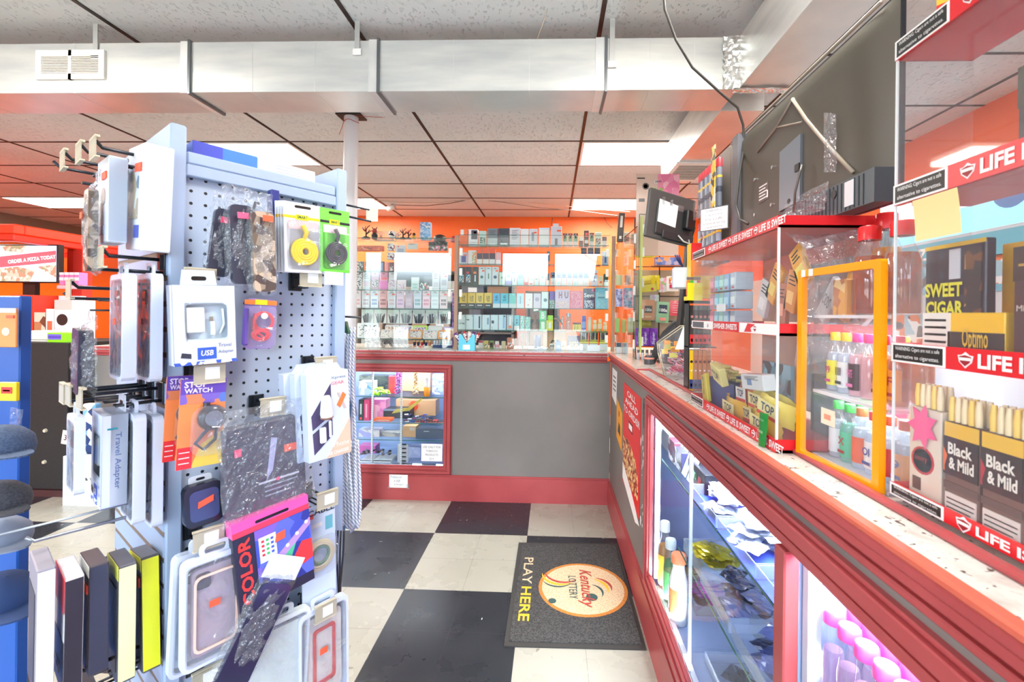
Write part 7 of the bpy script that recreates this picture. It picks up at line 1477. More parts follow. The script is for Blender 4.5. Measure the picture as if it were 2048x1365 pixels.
# --- flat cable cards
def ringtube(b, cx, cz, r, y, th, mt, n=20, k=3, e=1.0):
    for q in range(k): b.tube([((cx + (r - q * th * 1.5) * math.cos(a)), y - .001 * q, cz + e * (r - q * th * 1.5) * math.sin(a)) for a in [2 * PI * s / n for s in range(n)]], th, mt, 6, closed=True)
def cablecard(lab, p, ang, w_, h_, card, cab, headc, tilt=0, group=None, back=False):
    t = thing('cable_pack', lab, 'cable pack', p, (0, tilt, ang), group)
    b = MB(); b.box(-w_ / 2, w_ / 2, -.004, 0, -h_ / 2, h_ / 2, card, .001); b.box(-w_ / 2, w_ / 2, -.0045, -.004, h_ * .27, h_ * .31, headc); b.box(-w_ * .2, w_ * .14, -.0055, -.0045, h_ * .255, h_ * .33, mat((250, 226, 40), .4)); b.text('SMART', -.002, h_ * .295, w_ * .28, h_ * .045, -.006, mat((30, 90, 60)), .02)
    b.box(-w_ * .4, w_ * .4, -.0043, -.004, h_ * .12, h_ * .24, mat((246, 208, 206), .4)); euro(b, w_, h_ / 2, -.0045); b.build('card', t)
    b = MB(); b.prism(rrect(-w_ * .42, w_ * .44, -h_ * .46, h_ * .24, .008, 3), -.018, -.004, BLIST); b.build('blister', t)
    b = MB(); ringtube(b, 0, -h_ * .20, w_ * .33, -.010, w_ * .045, cab, k=4); b.tube([(0, -.010, -h_ * .02), (.004, -.011, h_ * .08), (-.004, -.011, h_ * .18)], w_ * .06, cab, 6); b.build('cable', t)
    return t
CYEL = mat((250, 206, 20), .35)
for k in range(5):
    p, w_, h_ = quadsize(onP, 568 - 5.5 * (4 - k), 642 - 5.5 * (4 - k), 408 - 0 * k, 546, .03 + .012 * k)
    cablecard('yellow flat cable on a white card, %s in the hanging stack of five' % ORD[4 - k], p, TH_P, w_, h_, mat((236, 236, 240), .35), CYEL, mat((250, 196, 40), .4), -.03, 'yellow cable cards in a stack')
for k in range(2):
    p, w_, h_ = quadsize(onP, 640 - 6 * (1 - k), 698 - 6 * (1 - k), 420, 545, .06 + .02 * k)
    cablecard('black flat cable on a bright green card, %s of the pair' % ('rear', 'front')[k], p, TH_P, w_, h_, mat((120, 226, 80) if 1 else 0, .35), mat((50, 50, 60), .35), mat((40, 44, 50), .4), -.02, 'green cable cards')
p = onP(668, 560, .12); prod('price_card', 'blank cream price card under the green cable pack', 'sign', None, p.x, p.y, p.z - .012, .045, .03, .001, (250, 240, 222), [], TH_P)
prod('carton', 'narrow royal blue carton between the brown bag and yellow cable cards', 'box', None, *onP(546, 470, .03), .018, .10, .02, (50, 60, 130), [], TH_P)
# --- white travel adapter box
def adapter(lab, p, ang, w_, h_, d, tilt=0, text_side=False):
    t = thing('adapter_box', lab, 'charger box', p, (0, tilt, ang)); WB = mat((212, 220, 236), .35)
    b = MB(); b.ring(rrect(-w_ / 2, w_ / 2, -h_ / 2, h_ / 2, .001, 2), rrect(-w_ * .30, w_ * .36, -h_ * .18, h_ * .26, .006, 2), -d, -d + .001, WB); b.box(-w_ / 2, w_ / 2, -d + .012, 0, -h_ / 2, h_ / 2, WB)
    b.box(-w_ / 2, -w_ / 2 + .001, -d, 0, -h_ / 2, h_ / 2, WB); b.box(w_ / 2 - .001, w_ / 2, -d, 0, -h_ / 2, h_ / 2, WB); b.box(-w_ / 2, w_ / 2, -d, 0, h_ / 2 - .001, h_ / 2, WB); b.box(-w_ / 2, w_ / 2, -d, 0, -h_ / 2, -h_ / 2 + .001, mat((60, 90, 190), .4))
    b.prism([(-w_ * .3, h_ / 2 - .002), (w_ * .3, h_ / 2 - .002), (w_ * .26, h_ / 2 + .03), (-w_ * .26, h_ / 2 + .03)], -.002, 0, WB); b.prism(rrect(-w_ * .12, w_ * .12, h_ / 2 + .010, h_ / 2 + .018, .003, 2), -.0026, -.002, BLACK)
    bl = mat((52, 92, 190), .4); b.box(-w_ * .14, w_ * .16, -d - .0008, -d, -h_ * .44, -h_ * .29, bl); b.text('USB', -.0 + w_ * .01, -h_ * .36, w_ * .2, h_ * .07, -d - .0012, WHITE, .02, .2); b.text('Travel', w_ * .30, -h_ * .27, w_ * .22, h_ * .05, -d - .001, mat((90, 100, 140))); b.text('Adapter', w_ * .32, -h_ * .36, w_ * .26, h_ * .055, -d - .001, mat((90, 100, 140)))
    b.box(-w_ / 2, w_ / 2, -d - .0008, -d, -h_ * .5, -h_ * .46, art([(60, 90, 190), (230, 236, 246)], 120)); b.prism([(-w_ * .40, -h_ * .40), (-w_ * .24, -h_ * .42), (-w_ * .24, -h_ * .36), (-w_ * .38, -h_ * .34)], -d - .0009, -d, mat((50, 54, 70), .4))
    if text_side: 
        M_ = Matrix.Translation((w_ / 2 + .0005, 0, 0)) @ Matrix.Rotation(PI / 2, 4, 'Z'); b.text('Travel Adapter', -d / 2 * -1 * 0 - d * .5 + d * .1, 0, h_ * .62, d * .3, 0, mat((90, 110, 160)), .01, 0, M=M_ , rot=-PI / 2); b.box(w_ / 2, w_ / 2 + .0008, -d * .8, -d * .4, h_ * .34, h_ * .36, mat((40, 140, 160)))
    b.build('carton', t)
    b = MB(); b.box(-w_ * .30, w_ * .0, -d + .002, -d + .011, -h_ * .10, h_ * .22, mat((248, 248, 250), .2), .002); b.box(.005 + w_ * .05, .005 + w_ * .12, -d + .004, -d + .010, -h_ * .14, h_ * .04, mat((246, 246, 248), .3), .001); b.box(w_ * .08, w_ * .14, -d + .005, -d + .009, h_ * .04, h_ * .10, CHROME); b.tube([(w_ * .3, -d + .006, h_ * .2), (w_ * .32, -d + .006, 0), (w_ * .25, -d + .006, -h_ * .12)], .002, mat((246, 246, 248), .3), 6); b.build('charger', t)
    b = MB(); b.box(-w_ * .32, w_ * .38, -d - .0004, -d, -h_ * .2, h_ * .28, CASEGLASS); b.build('window', t)
    return t
p, w_, h_ = quadsize(onP, 338, 462, 572, 726, .075); adapter('large white travel adapter box with a clear window on the pegboard', p, TH_P, w_, h_, .03, -.04)
# --- earphones in a pink clamshell
p, w_, h_ = quadsize(onP, 487, 551, 598, 698, .045)
t = thing('earphone_pack', 'red and white earphones in a small rounded clear pack', 'earphones', p, (0, .03, TH_P))
b = MB(); b.prism(rrect(-w_ / 2, w_ / 2, -h_ / 2, h_ / 2, .014, 4), -.002, 0, mat((150, 130, 190), .3)); b.box(-w_ / 2, w_ / 2, -.004, -.002, h_ * .38, h_ * .47, mat((250, 130, 60), .4)); b.box(-.012, .012, -.005, -.004, h_ * .38, h_ * .48, mat((236, 220, 40), .4)); b.box(-w_ / 2 - .002, -w_ / 2 + .008, -.012, 0, -h_ * .42, h_ * .3, mat((120, 90, 190), .3), .002); b.build('card', t)
b = MB(); RC = mat((240, 60, 80), .3)
ringtube(b, .004, h_ * .05, w_ * .32, -.009, .0022, RC, k=2); ringtube(b, .0, -h_ * .22, w_ * .28, -.009, .0022, RC, k=3, e=.7); b.tube([(-.012, -.008, h_ * .2), (-.016, -.009, -h_ * .1), (.01, -.009, -h_ * .3)], .003, RC, 6)
b.lathe([(.007, 0), (.007, .002)], WHITE, seg=12, M=Matrix.Translation((.004, -.012, h_ * .16)) @ Matrix.Rotation(PI / 2, 4, 'X')); b.build('earphones', t)
b = MB(); b.prism(rrect(-w_ * .46, w_ * .46, -h_ * .47, h_ * .36, .014, 4), -.016, -.012, BLIST); b.build('blister', t)
# --- stopwatch cards
for k, (x0, x1, y0, y1, off, nm) in enumerate(((330, 392, 752, 918, .05, 'rear'), (358, 432, 758, 932, .085, 'front'))):
    p, w_, h_ = quadsize(onP, x0, x1 + (16 if k else 10), y0, y1, off)
    t = thing('stopwatch_pack', '%s stopwatch on an orange and purple blister card' % nm, 'stopwatch', p, (0, .04, TH_P), 'stopwatch cards')
    b = MB(); b.box(-w_ / 2, w_ / 2, -.003, 0, -h_ / 2, h_ / 2, mat((250, 140, 80), .35)); b.box(-w_ / 2, w_ / 2, -.0035, -.003, h_ * .33, h_ * .5, mat((96, 70, 170), .35)); b.box(-w_ / 2, w_ / 2, -.0034, -.003, h_ * .22, h_ * .33, art([(120, 100, 190), (220, 130, 90), (90, 120, 200)], 40)); b.prism([(-w_ * .2, -h_ * .5), (w_ * .5, -h_ * .5), (w_ * .5, -h_ * .1), (-w_ * .0, -h_ * .25)], -.0034, -.003, mat((236, 200, 80), .35))
    b.text('STOP', -w_ * .18, h_ * .44, w_ * .5, h_ * .07, -.0045, mat((226, 216, 246)), .03); b.text('WATCH', -w_ * .12, h_ * .37, w_ * .6, h_ * .055, -.0045, mat((226, 216, 246)), .03)
    b.box(-w_ / 2, -w_ * .18, -.004, -.003, -h_ * .5, -h_ * .26, mat((236, 50, 56), .4)); 
    for q in range(3): b.box(-w_ * .46, -w_ * .24, -.0046, -.004, -h_ * (.31 + .06 * q), -h_ * (.32 + .06 * q), WHITE)
    b.build('card', t)
    b = MB(); M_ = Matrix.Translation((w_ * .2, -.004, h_ * .05)) @ Matrix.Rotation(PI / 2, 4, 'X'); b.lathe([(.024, 0), (.025, .004), (.022, .012), (.016, .014)], mat((40, 42, 54), .2), seg=22, M=M_); b.lathe([(.015, .0141), (.015, .0146)], mat((120, 126, 140), .2), seg=18, M=M_); b.lathe([(.006, 0), (.006, .008)], mat((50, 50, 60), .25), seg=10, M=Matrix.Translation((w_ * .05, -.01, h_ * .18))); b.tube([(w_ * .15, -.01, -.01), (.0, -.012, -h_ * .12), (-.012, -.012, -h_ * .22), (.002, -.012, -h_ * .3), (.02, -.012, -h_ * .2), (w_ * .3, -.012, -h_ * .05)], .003, mat((36, 38, 48), .3), 6); b.build('stopwatch', t)
    b = MB(); b.prism(rrect(-w_ * .30, w_ * .48, -h_ * .36, h_ * .2, .02, 4), -.022, -.019, BLIST); b.build('blister', t)
# --- speaker box in a bag
p, w_, h_ = quadsize(onP, 446, 600, 825, 1008, .07)
t = thing('bagged_speaker_box', 'large dark printed box in a shiny clear bag in the middle of the pegboard', 'boxed speaker', p, (0, -.06, TH_P))
b = MB(); DS_ = mat((56, 58, 78), .3); b.box(-w_ / 2, w_ / 2, -.028, 0, -h_ / 2, h_ * .42, DS_, .003); b.box(w_ * .22, w_ * .44, -.0288, -.028, h_ * .04, h_ * .12, PRICE); b.box(-w_ * .38, -w_ * .30, -.0288, -.028, h_ * .12, h_ * .2, PKS)
b.prism([(-w_ * .02, -h_ * .2), (w_ * .06, -h_ * .12), (w_ * .14, h_ * .22), (w_ * .06, h_ * .24)], -.0288, -.028, mat((176, 178, 214), .3)); b.box(-w_ * .12, w_ * .40, -.0288, -.028, -h_ * .235, -h_ * .215, mat((206, 206, 220))); b.lathe([(.004, 0), (.004, .001)], PKS, seg=10, M=Matrix.Translation((w_ * .12, -.0288, -h_ * .225)) @ Matrix.Rotation(PI / 2, 4, 'X'))
for q in range(3): b.box(-w_ * .05, w_ * (.38 - .05 * q), -.0286, -.028, -h_ * (.27 + .05 * q), -h_ * (.285 + .05 * q), mat((150, 150, 170)))
b.build('carton', t)
r_ = random.Random(31); b = MB(); b.sheet(lambda u, v: ((u - .5) * w_ * 1.15 + r_.uniform(-.002, .002), -.039 - .004 * math.sin(9 * u + 5 * v) + r_.uniform(-.003, .003), -h_ * .54 + h_ * 1.16 * v), 16, 18, BAG, smooth=False); b.build('bag', t)
# --- car charger boxes
for k in range(3):
    off = .05 + .028 * k; x0 = 598 + 22 * k - 22; p, w_, h_ = quadsize(onP, x0 - 14, x0 + 68, 742, 912, off)
    t = thing('charger_box', 'white and brown car charger box, %s of three on one hook' % ('rear', 'middle', 'front')[k], 'charger box', p, (0, -.05, TH_P), 'car charger boxes')
    WB = mat((204, 214, 232), .35); d = .026
    b = MB(); b.box(-w_ / 2, w_ / 2, -d, 0, -h_ / 2, h_ / 2, WB, .001); b.prism([(-w_ * .2, h_ * .5), (w_ * .45, h_ * .5), (w_ * .35, h_ * .58), (-w_ * .1, h_ * .58)], -.004, -.002, WB)
    DW = mat((70, 64, 96), .2); b.prism([(-w_ * .42, h_ * .02), (w_ * .05, h_ * .36), (w_ * .05, h_ * .0), (-w_ * .40, -h_ * .14)], -d - .001, -d, DW); b.prism([(-w_ * .40, -h_ * .18), (w_ * .06, h_ * -.04), (w_ * .06, -h_ * .24), (-w_ * .38, -h_ * .42)], -d - .001, -d, DW)
    b.prism([(-w_ * .1, -h_ * .5), (w_ * .5, -h_ * .5), (w_ * .5, -h_ * .08)], -d - .0012, -d, mat((226, 186, 160), .4)); b.prism([(w_ * .18, h_ * .10), (w_ * .34, h_ * .24), (w_ * .42, h_ * .2), (w_ * .26, h_ * .06)], -d - .0014, -d, mat((250, 120, 60), .4)); b.prism([(w_ * .2, h_ * .24), (w_ * .26, h_ * .24), (w_ * .42, h_ * .04), (w_ * .36, h_ * .04)], -d - .0013, -d, mat((190, 170, 170), .4))
    b.text('Xpress', w_ * .24, h_ * .42, w_ * .36, h_ * .04, -d - .001, mat((90, 100, 120))); b.text('GEAR', w_ * .22, h_ * .36, w_ * .32, h_ * .04, -d - .001, mat((240, 130, 120)), .01); b.text('iPhone', w_ * .24, -h_ * .36, w_ * .42, h_ * .06, -d - .0018, mat((246, 226, 216)), .01); b.text('CAR CHARGER', w_ * .16, -h_ * .45, w_ * .56, h_ * .04, -d - .0018, WHITE, .02)
    b.build('carton', t)
    b = MB(); b.lathe([(.012, 0), (.014, .01), (.010, .045), (.008, .05)], mat((236, 232, 232), .25), seg=12, M=Matrix.Translation((-w_ * .1, -d - .006, -h_ * .02))); b.lathe([(.0125, 0), (.0145, .004)], mat((150, 110, 96), .3, .3), seg=12, M=Matrix.Translation((-w_ * .1, -d - .006, -h_ * .03))); b.box(-w_ * .26, -w_ * .12, -d - .008, -d - .001, -h_ * .3, -h_ * .12, mat((240, 238, 240), .3), .002); b.box(-w_ * .04, w_ * .02, -d - .006, -d - .001, -h_ * .26, -h_ * .06, mat((240, 238, 240), .3), .002); b.build('charger', t)
# --- black smartwatch case
p, w_, h_ = quadsize(onP, 365, 438, 962, 1045, .05)
t = thing('watch_case_pack', 'black rounded pack with an orange price sticker below the stopwatches', 'watch case', p, (0, -.05, TH_P))
b = MB(); b.prism(rrect(-w_ / 2, w_ / 2, -h_ / 2, h_ / 2, .014, 4), -.022, -.002, mat((36, 38, 52), .15)); b.prism(rrect(-w_ * .38, w_ * .38, -h_ * .36, h_ * .36, .01, 4), -.0235, -.022, mat((66, 76, 120), .12)); b.build('case', t)
b = MB(); b.prism([(-.012, -.004), (.014, .004), (.015, .016), (-.011, .008)], -.0255, -.024, PRICE); b.build('price_sticker', t)
b = MB(); b.prism(rrect(-w_ * .3, w_ * .3, h_ * .44, h_ * .66, .006, 3), -.004, -.002, mat((232, 236, 242), .3)); b.prism(rrect(-w_ * .12, w_ * .12, h_ * .54, h_ * .60, .003, 2), -.0045, -.004, BLACK); b.build('hang_tab', t)
# --- LED lights box
p, w_, h_ = quadsize(onP, 470, 608, 1012, 1190, .085)
t = thing('light_strip_box', 'box of coloured light strips with a bright pink top band', 'light strip box', p, (0, -.10, TH_P))
b = MB(); b.box(-w_ / 2, w_ / 2, -.03, 0, -h_ / 2, h_ * .36, mat((40, 40, 60), .3), .001); b.box(-w_ / 2, w_ / 2, -.031, 0, h_ * .36, h_ * .52, mat((246, 90, 170), .35)); b.box(-w_ / 2, w_ / 2, -.0312, -.031, h_ * .36, h_ * .42, mat((240, 64, 90), .35))
b.box(-w_ * .24, w_ / 2, -.0306, -.03, -h_ * .38, h_ * .355, art([(70, 84, 190), (96, 110, 226), (130, 100, 214), (50, 60, 150)], 22)); b.prism([(-w_ * .2, -h_ * .14), (-w_ * .1, -h_ * .2), (w_ * .5, h_ * .18), (w_ * .5, h_ * .26)], -.0312, -.0306, mat((190, 150, 240), .3))
for q in range(5): b.lathe([(.004, 0), (.004, .001)], WHITE, seg=8, M=Matrix.Translation((-w_ * .12 + q * w_ * .14, -.0314, -h_ * .12 + q * h_ * .085)) @ Matrix.Rotation(PI / 2, 4, 'X'))
b.box(-w_ * .2, w_ * .02, -.0316, -.0306, -h_ * .02, h_ * .26, mat((226, 230, 242), .3))
for q in range(12): b.box(-w_ * .17 + (q % 3) * w_ * .06, -w_ * .135 + (q % 3) * w_ * .06, -.032, -.0316, h_ * (.20 - .05 * (q // 3)), h_ * (.225 - .05 * (q // 3)), mat([(230, 50, 60), (60, 180, 90), (60, 90, 220)][q % 3], .3))
b.prism([(w_ * .18, -h_ * .18), (w_ * .36, h_ * .02), (w_ * .5, h_ * .0), (w_ * .5, -h_ * .22), (w_ * .3, -h_ * .26)], -.0314, -.0306, mat((240, 60, 60), .3)); b.prism([(w_ * .0, -h_ * .12), (w_ * .2, -h_ * .0), (w_ * .28, h_ * .04), (w_ * .16, -h_ * .18)], -.0313, -.0306, mat((80, 190, 140), .3)); b.prism([(-w_ * .24, -h_ * .3), (-w_ * .05, -h_ * .2), (w_ * .05, -h_ * .3), (-w_ * .05, -h_ * .38)], -.0313, -.0306, mat((70, 120, 240), .3))
b.text('COLOR', -w_ * .375, -h_ * .03, h_ * .72, w_ * .15, -.0312, mat((246, 60, 56)), .03, rot=PI / 2)
b.prism([(.0, h_ * .14), (.02, h_ * .15), (.022, h_ * .24), (.004, h_ * .23)], -.0325, -.0316, PRICE); euro(b, w_, h_ * .5, -.0318); b.build('carton', t)
# --- card with coiled gold cable
p, w_, h_ = quadsize(onP, 606, 668, 1010, 1205, .055)
t = thing('cable_pack', 'pale card with a coil of cream and green cable, lettered CABLE', 'cable pack', p, (0, -.03, TH_P))
b = MB(); b.box(-w_ / 2, w_ / 2, -.003, 0, -h_ / 2, h_ / 2, mat((206, 220, 238), .35)); b.text('CABLE', w_ * .08, h_ * .44, w_ * .8, h_ * .06, -.004, INK, .02); b.box(-w_ * .4, w_ * .1, -.0036, -.003, h_ * .28, h_ * .32, WHITE); b.box(w_ * .2, w_ * .42, -.0036, -.003, h_ * .22, h_ * .36, mat((110, 180, 196), .3)); b.box(-w_ * .46, -w_ * .15, -.0038, -.003, h_ * .38, h_ * .43, PRICE); b.build('card', t)
b = MB(); ringtube(b, -.002, -.0, w_ * .42, -.010, .0026, mat((232, 214, 170), .3), k=3); ringtube(b, .0, .0, w_ * .28, -.010, .0026, mat((110, 150, 120), .3), k=2); b.build('cable', t)
b = MB(); b.prism(rrect(-w_ * .47, w_ * .47, -h_ * .2, h_ * .2, .02, 4), -.019, -.016, BLIST); b.build('blister', t)
# --- clear phone case packs, dark bagged case, lower packs
LIL = clear((226, 206, 216), .08, .05, .55, hazecol=(232, 214, 226)); PEACH = mat((240, 206, 190), .3)
p, w_, h_ = quadsize(onP, 345, 450, 1095, 1325, .05); clam('rear white framed clear phone case pack at the lower left', p, TH_P, w_, h_, .018, art([(226, 190, 196), (200, 190, 200), (240, 236, 240)], 20), tilt=(0, .03), stick=False)
p, w_, h_ = quadsize(onP, 368, 484, 1102, 1312, .085); clam('front pale pink phone case pack with an orange price sticker', p, TH_P, w_, h_, .018, LIL, tilt=(0, .0), group=None)
b = MB(); b.ring(rrect(-.037, .037, -.075, .07, .012, 3), rrect(-.033, .033, -.071, .066, .010, 3), -.020, -.0165, PEACH); o = b.build('coloured_border'); o.parent = [q for q in bpy.data.objects if q.name.startswith('phone_case_pack')][-1]
p, w_, h_ = quadsize(onP, 470, 560, 1135, 1345, .115)
polybag('shiny dark phone case hanging tilted in a clear bag with a white header', p, TH_P, w_ * .95, h_ * 1.1, mat((40, 46, 74), .12), .50, mat((226, 232, 238), .4), None, .014)
hb = [q for q in bpy.data.objects if q.name.startswith('header')][-1]
b = MB(); b.prism([(-.012, .0), (0, .016), (.012, 0), (0, -.016)], -.008, -.006, mat((130, 30, 60), .4)); b.text('TEMPERED', 0, 0, .028, .006, -.0085, WHITE); b.box(-.014, .010, -.0215, -.0205, -.088, -.066, PAPER); b.M = None
o = b.build('logo_print'); o.parent = hb; o.location = (0, 0, h_ * 1.1 * .425)
p, w_, h_ = quadsize(onP, 490, 604, 1235, 1420, .06); clam('plain greenish-white case pack at the bottom centre', p, TH_P, w_, h_, .016, mat((222, 232, 226), .3), mat((226, 234, 236), .3), tilt=(0, .04), stick=False, camera_=False)
p, w_, h_ = quadsize(onP, 600, 684, 1205, 1400, .06); clam('phone case pack with a red edged case at the bottom right', p, TH_P, w_, h_, .018, mat((226, 214, 206), .3), tilt=(0, -.02), stick=True, camera_=False)
b = MB(); b.ring(rrect(-.026, .028, -.07, .066, .008, 3), rrect(-.019, .021, -.060, .058, .006, 3), -.0155, -.011, mat((214, 60, 56), .3)); o = b.build('coloured_border'); o.parent = [q for q in bpy.data.objects if q.name.startswith('phone_case_pack')][-1]

# --- cables hanging on the far right side
def cable_loop(lab, pxs, Y, r, mt, group=None, name='charging_cable'):
    b = MB(); P = [onY(x, y, Y + dy) for (x, y, dy) in pxs]
    out = []
    for i in range(len(P) - 1):
        p0 = P[max(i - 1, 0)]; p1 = P[i]; p2 = P[i + 1]; p3 = P[min(i + 2, len(P) - 1)]
        for s in range(5):
            t_ = s / 5; out.append(.5 * ((2 * p1) + (-p0 + p2) * t_ + (2 * p0 - 5 * p1 + 4 * p2 - p3) * t_ ** 2 + (-p0 + 3 * p1 - 3 * p2 + p3) * t_ ** 3))
    out.append(P[-1]); b.tube(out, r, mt, 7); o = b.build(name); return tag(o, lab, 'cable', group)
def braid(c1, c2):
    mt = bpy.data.materials.new('braid'); mt.use_nodes = True; N, L = nodes_of(mt); bs = N['Principled BSDF']
    tc = N.new('ShaderNodeTexCoord'); wv = N.new('ShaderNodeTexWave'); wv.inputs['Scale'].default_value = 60; wv.bands_direction = 'DIAGONAL'; L.new(tc.outputs['Object'], wv.inputs['Vector'])
    rp = N.new('ShaderNodeValToRGB'); rp.color_ramp.elements[0].color = C(*c1); rp.color_ramp.elements[1].color = C(*c2); rp.color_ramp.elements[0].position = .4; rp.color_ramp.elements[1].position = .6; L.new(wv.outputs[0], rp.inputs[0]); L.new(rp.outputs[0], bs.inputs['Base Color']); return mt
BW = braid((244, 246, 250), (168, 176, 194)); BB = mat((120, 170, 214), .4); GW = mat((170, 180, 214), .4)
for k in range(8):
    x = 656 + k * 7; cable_loop('grey and white braided cable, %s in the bundle on the rack side' % ORD[k], [(x + 4, 655, 0), (x, 760, .02), (x + 8 * math.sin(k), 880, 0), (x + 6, 1000, -.01), (x + 10, 1050 + 6 * (k % 3), 0), (x + 16, 1000, .01), (x + 10, 880, .02)], 1.235 + .006 * (k % 3), .0038, BW, 'grey and white braided cables')
for k in range(4):
    x = 680 + k * 8; cable_loop('light blue cable, %s in the bundle on the rack side' % ORD[k], [(x, 665, 0), (x + 4, 760, 0), (x + 6, 900, .0), (x + 14, 1000, 0), (x + 8, 1062 - 4 * k, 0)], 1.25 + .012 * k, .0032, BB if k % 2 == 0 else GW, 'light blue and lilac cables')
cable_loop('lilac cable looping low beside the white pole', [(694, 690, 0), (700, 790, 0), (714, 830, 0), (708, 800, 0), (702, 860, 0), (717, 960, 0), (716, 1040, 0), (700, 1066, 0)], 1.27, .0034, GW)
t = thing('cable_plug', 'bright blue plug head at the top of the cable bundle', 'plug', onY(675, 665, 1.22)); b = MB(); b.prism([(-.014, -.02), (.010, -.01), (.016, .03), (-.004, .032)], -.006, .006, mat((50, 140, 210), .3)); b.prism([(.016, -.0), (.032, -.004), (.024, .03), (.014, .03)], -.004, .008, mat((40, 90, 60), .3)); b.build('plug_body', t)
for k in range(6):
    x = 652 + 6 * k; cable_loop('thin black cable, %s hanging from the lower right hook' % ORD[k], [(x + 6, 1062, 0), (x + 4, 1110, 0), (x + 8 - 5 * (k % 3), 1190, .01), (x - 8 + 7 * (k % 4), 1280, 0), (x - 4 + 3 * k % 5, 1375, 0)], 1.10 + .008 * k, .0024, mat((40, 42, 50), .35), 'thin black cables')
for k, (x, y, lab) in enumerate(((660, 632, 'bare hook on the far side of the rack beside the pole'), (662, 600, 'second bare hook on the far side of the rack'), (655, 402, 'upper far side hook with a blank card on its end'), (658, 425, 'lower far side hook under the blank card'))):
    p = onY(x, y, 1.20); t = thing('display_hook', lab, 'hook', p, 0)
    if k == 1: bpy.data.objects.remove(t); continue
    b = MB(); b.tube([(0, 0, 0), (.085 if k == 0 else .115, 0, -.004 - (.02 if k > 1 else 0))], .0028, HOOK, 7); b.build('prong', t)
    b = MB(); b.box(-.002, .0, -.012, .012, -.02, .015, HOOK); b.build('backplate', t)
p = onY(744, 430, 1.20); prod('price_card', 'blank cream card on the far side hook, before the orange wall', 'sign', None, p.x, p.y, p.z - .018, .032, .036, .002, (252, 224, 190), [], 0)

# --- carton lying on top of the rack
t = thing('carton', 'long flat blue and white carton lying on top of the rack', 'box', GO + GU * .155 + GV * .05 + Vector((0, 0, 1.765)), GA)
b = MB(); b.box(-.135, -.01, -.02, .06, 0, .034, mat((60, 124, 226), .4), .001); b.box(-.135, -.08, -.0204, -.02, .0, .034, mat((66, 78, 190), .4)); b.box(-.01, .125, -.02, .06, 0, .033, mat((232, 238, 244), .4), .001)
for q in range(3): b.box(.03, .085, -.0204, -.02, .010 + .007 * q, .012 + .007 * q, mat((170, 180, 196)))
b.build('carton_body', t)

# --- left slatted side goods
def itemL(s, off, py0, py1, pxc):
    P = GO - GU * (.027 + off) + GV * s; dep = P.dot(FW)
    z0 = onL(pxc, py1, off).z; z1 = onL(pxc, py0, off).z
    return P, z0, z1
def boxL(name, lab, cat, s, off, py0, py1, pxc, w_, d, body, st, tilt=0, side=None, group=None):
    P, z0, z1 = itemL(s, off, py0, py1, pxc); h_ = z1 - z0
    b = MB(); b.box(-w_ / 2, w_ / 2, -d, 0, 0, h_, mat(body, .35), .002); style(b, w_, h_, -d, st)
    if side: side(b, w_, h_, d)
    o = b.build(name); o.location = (P.x, P.y, z0); o.rotation_euler = (0, tilt, TH_L); return tag(o, lab, cat, group)
def side_txt(c_, txt=None):
    def f(b, w_, h_, d):
        b.box(w_ / 2, w_ / 2 + .0006, -d * .96, -d * .04, h_ * .02, h_ * .98, mat(c_, .35))
        if txt: b.text(txt, -d * .5, h_ * .5, h_ * .6, d * .4, 0, mat((200, 190, 214)), .01, M=Matrix.Translation((w_ / 2 + .0012, 0, 0)) @ Matrix.Rotation(PI / 2, 4, 'Z'), rot=-PI / 2)
    return f
boxL('gadget_box', 'large white and lilac box hanging tilted on the top near hook', 'box', .03, .002, 335, 515, 285, .11, .045, (232, 238, 248), [('A', .15, .75, .3, .75, [(170, 160, 140), (110, 130, 150), (206, 214, 220)], 40), ('S',), ('R', .55, .85, .12, .24, (70, 90, 190))], .10, side_txt((240, 226, 240)))
boxL('gadget_box', 'pale grey-blue box with a round dark opening left of the white one', 'box', .06, .058, 345, 498, 220, .09, .028, (214, 224, 236), [('D', .18, (130, 110, 110), .6, .55), ('S',), ('R', .2, .7, .1, .2, (150, 160, 190))], .02, side_txt((176, 190, 206)))
P, z0, z1 = itemL(.06, .092, 365, 555, 168); t = polybag('narrow beige accessory in a clear bag, outermost on the top hooks', Vector((P.x, P.y, (z0 + z1) / 2)), TH_L, .06, z1 - z0, BRNC, 0, None, (0, .01))
def clamL(lab, s, off, py0, py1, pxc, w_, d, inner, stick=True):
    P, z0, z1 = itemL(s, off, py0 + 18, py1, pxc); return clam(lab, Vector((P.x, P.y, (z0 + z1) / 2)), TH_L, w_, z1 - z0, d, inner, stick=stick)
DKI = art([(90, 84, 90), (60, 60, 70), (160, 150, 150), (110, 120, 130)], 26)
clamL('white edged phone case pack nearest the rack corner in the upper row', .025, .012, 535, 752, 288, .10, .018, DKI); clamL('white edged phone case pack, outer one of the upper row', .03, .050, 535, 752, 245, .10, .020, DKI)
P, z0, z1 = itemL(.05, .10, 625, 785, 175); polybag('dark pouch-like case in a crinkled clear bag on the slatted side', Vector((P.x, P.y, (z0 + z1) / 2)), TH_L, .09, z1 - z0, mat((44, 46, 62), .3), .08, None, None, .022)
clamL('white edged phone case pack nearest the corner in the lower row', .02, .010, 795, 1018, 288, .10, .016, mat((150, 170, 206), .3)); clamL('white edged phone case pack, second in the lower row', .02, .036, 795, 1018, 262, .10, .018, mat((140, 160, 190), .3), False)
P, z0, z1 = itemL(.035, .058, 812, 985, 232); adapter('white travel adapter box seen from its lettered side on the slatted face', Vector((P.x, P.y, (z0 + z1) / 2)), TH_L, .085, (z1 - z0), .036, .03, True)
clamL('grey-green phone case pack outermost of the lower row', .05, .112, 812, 985, 165, .08, .014, mat((120, 126, 110), .3), False)
BK = (44, 44, 58)
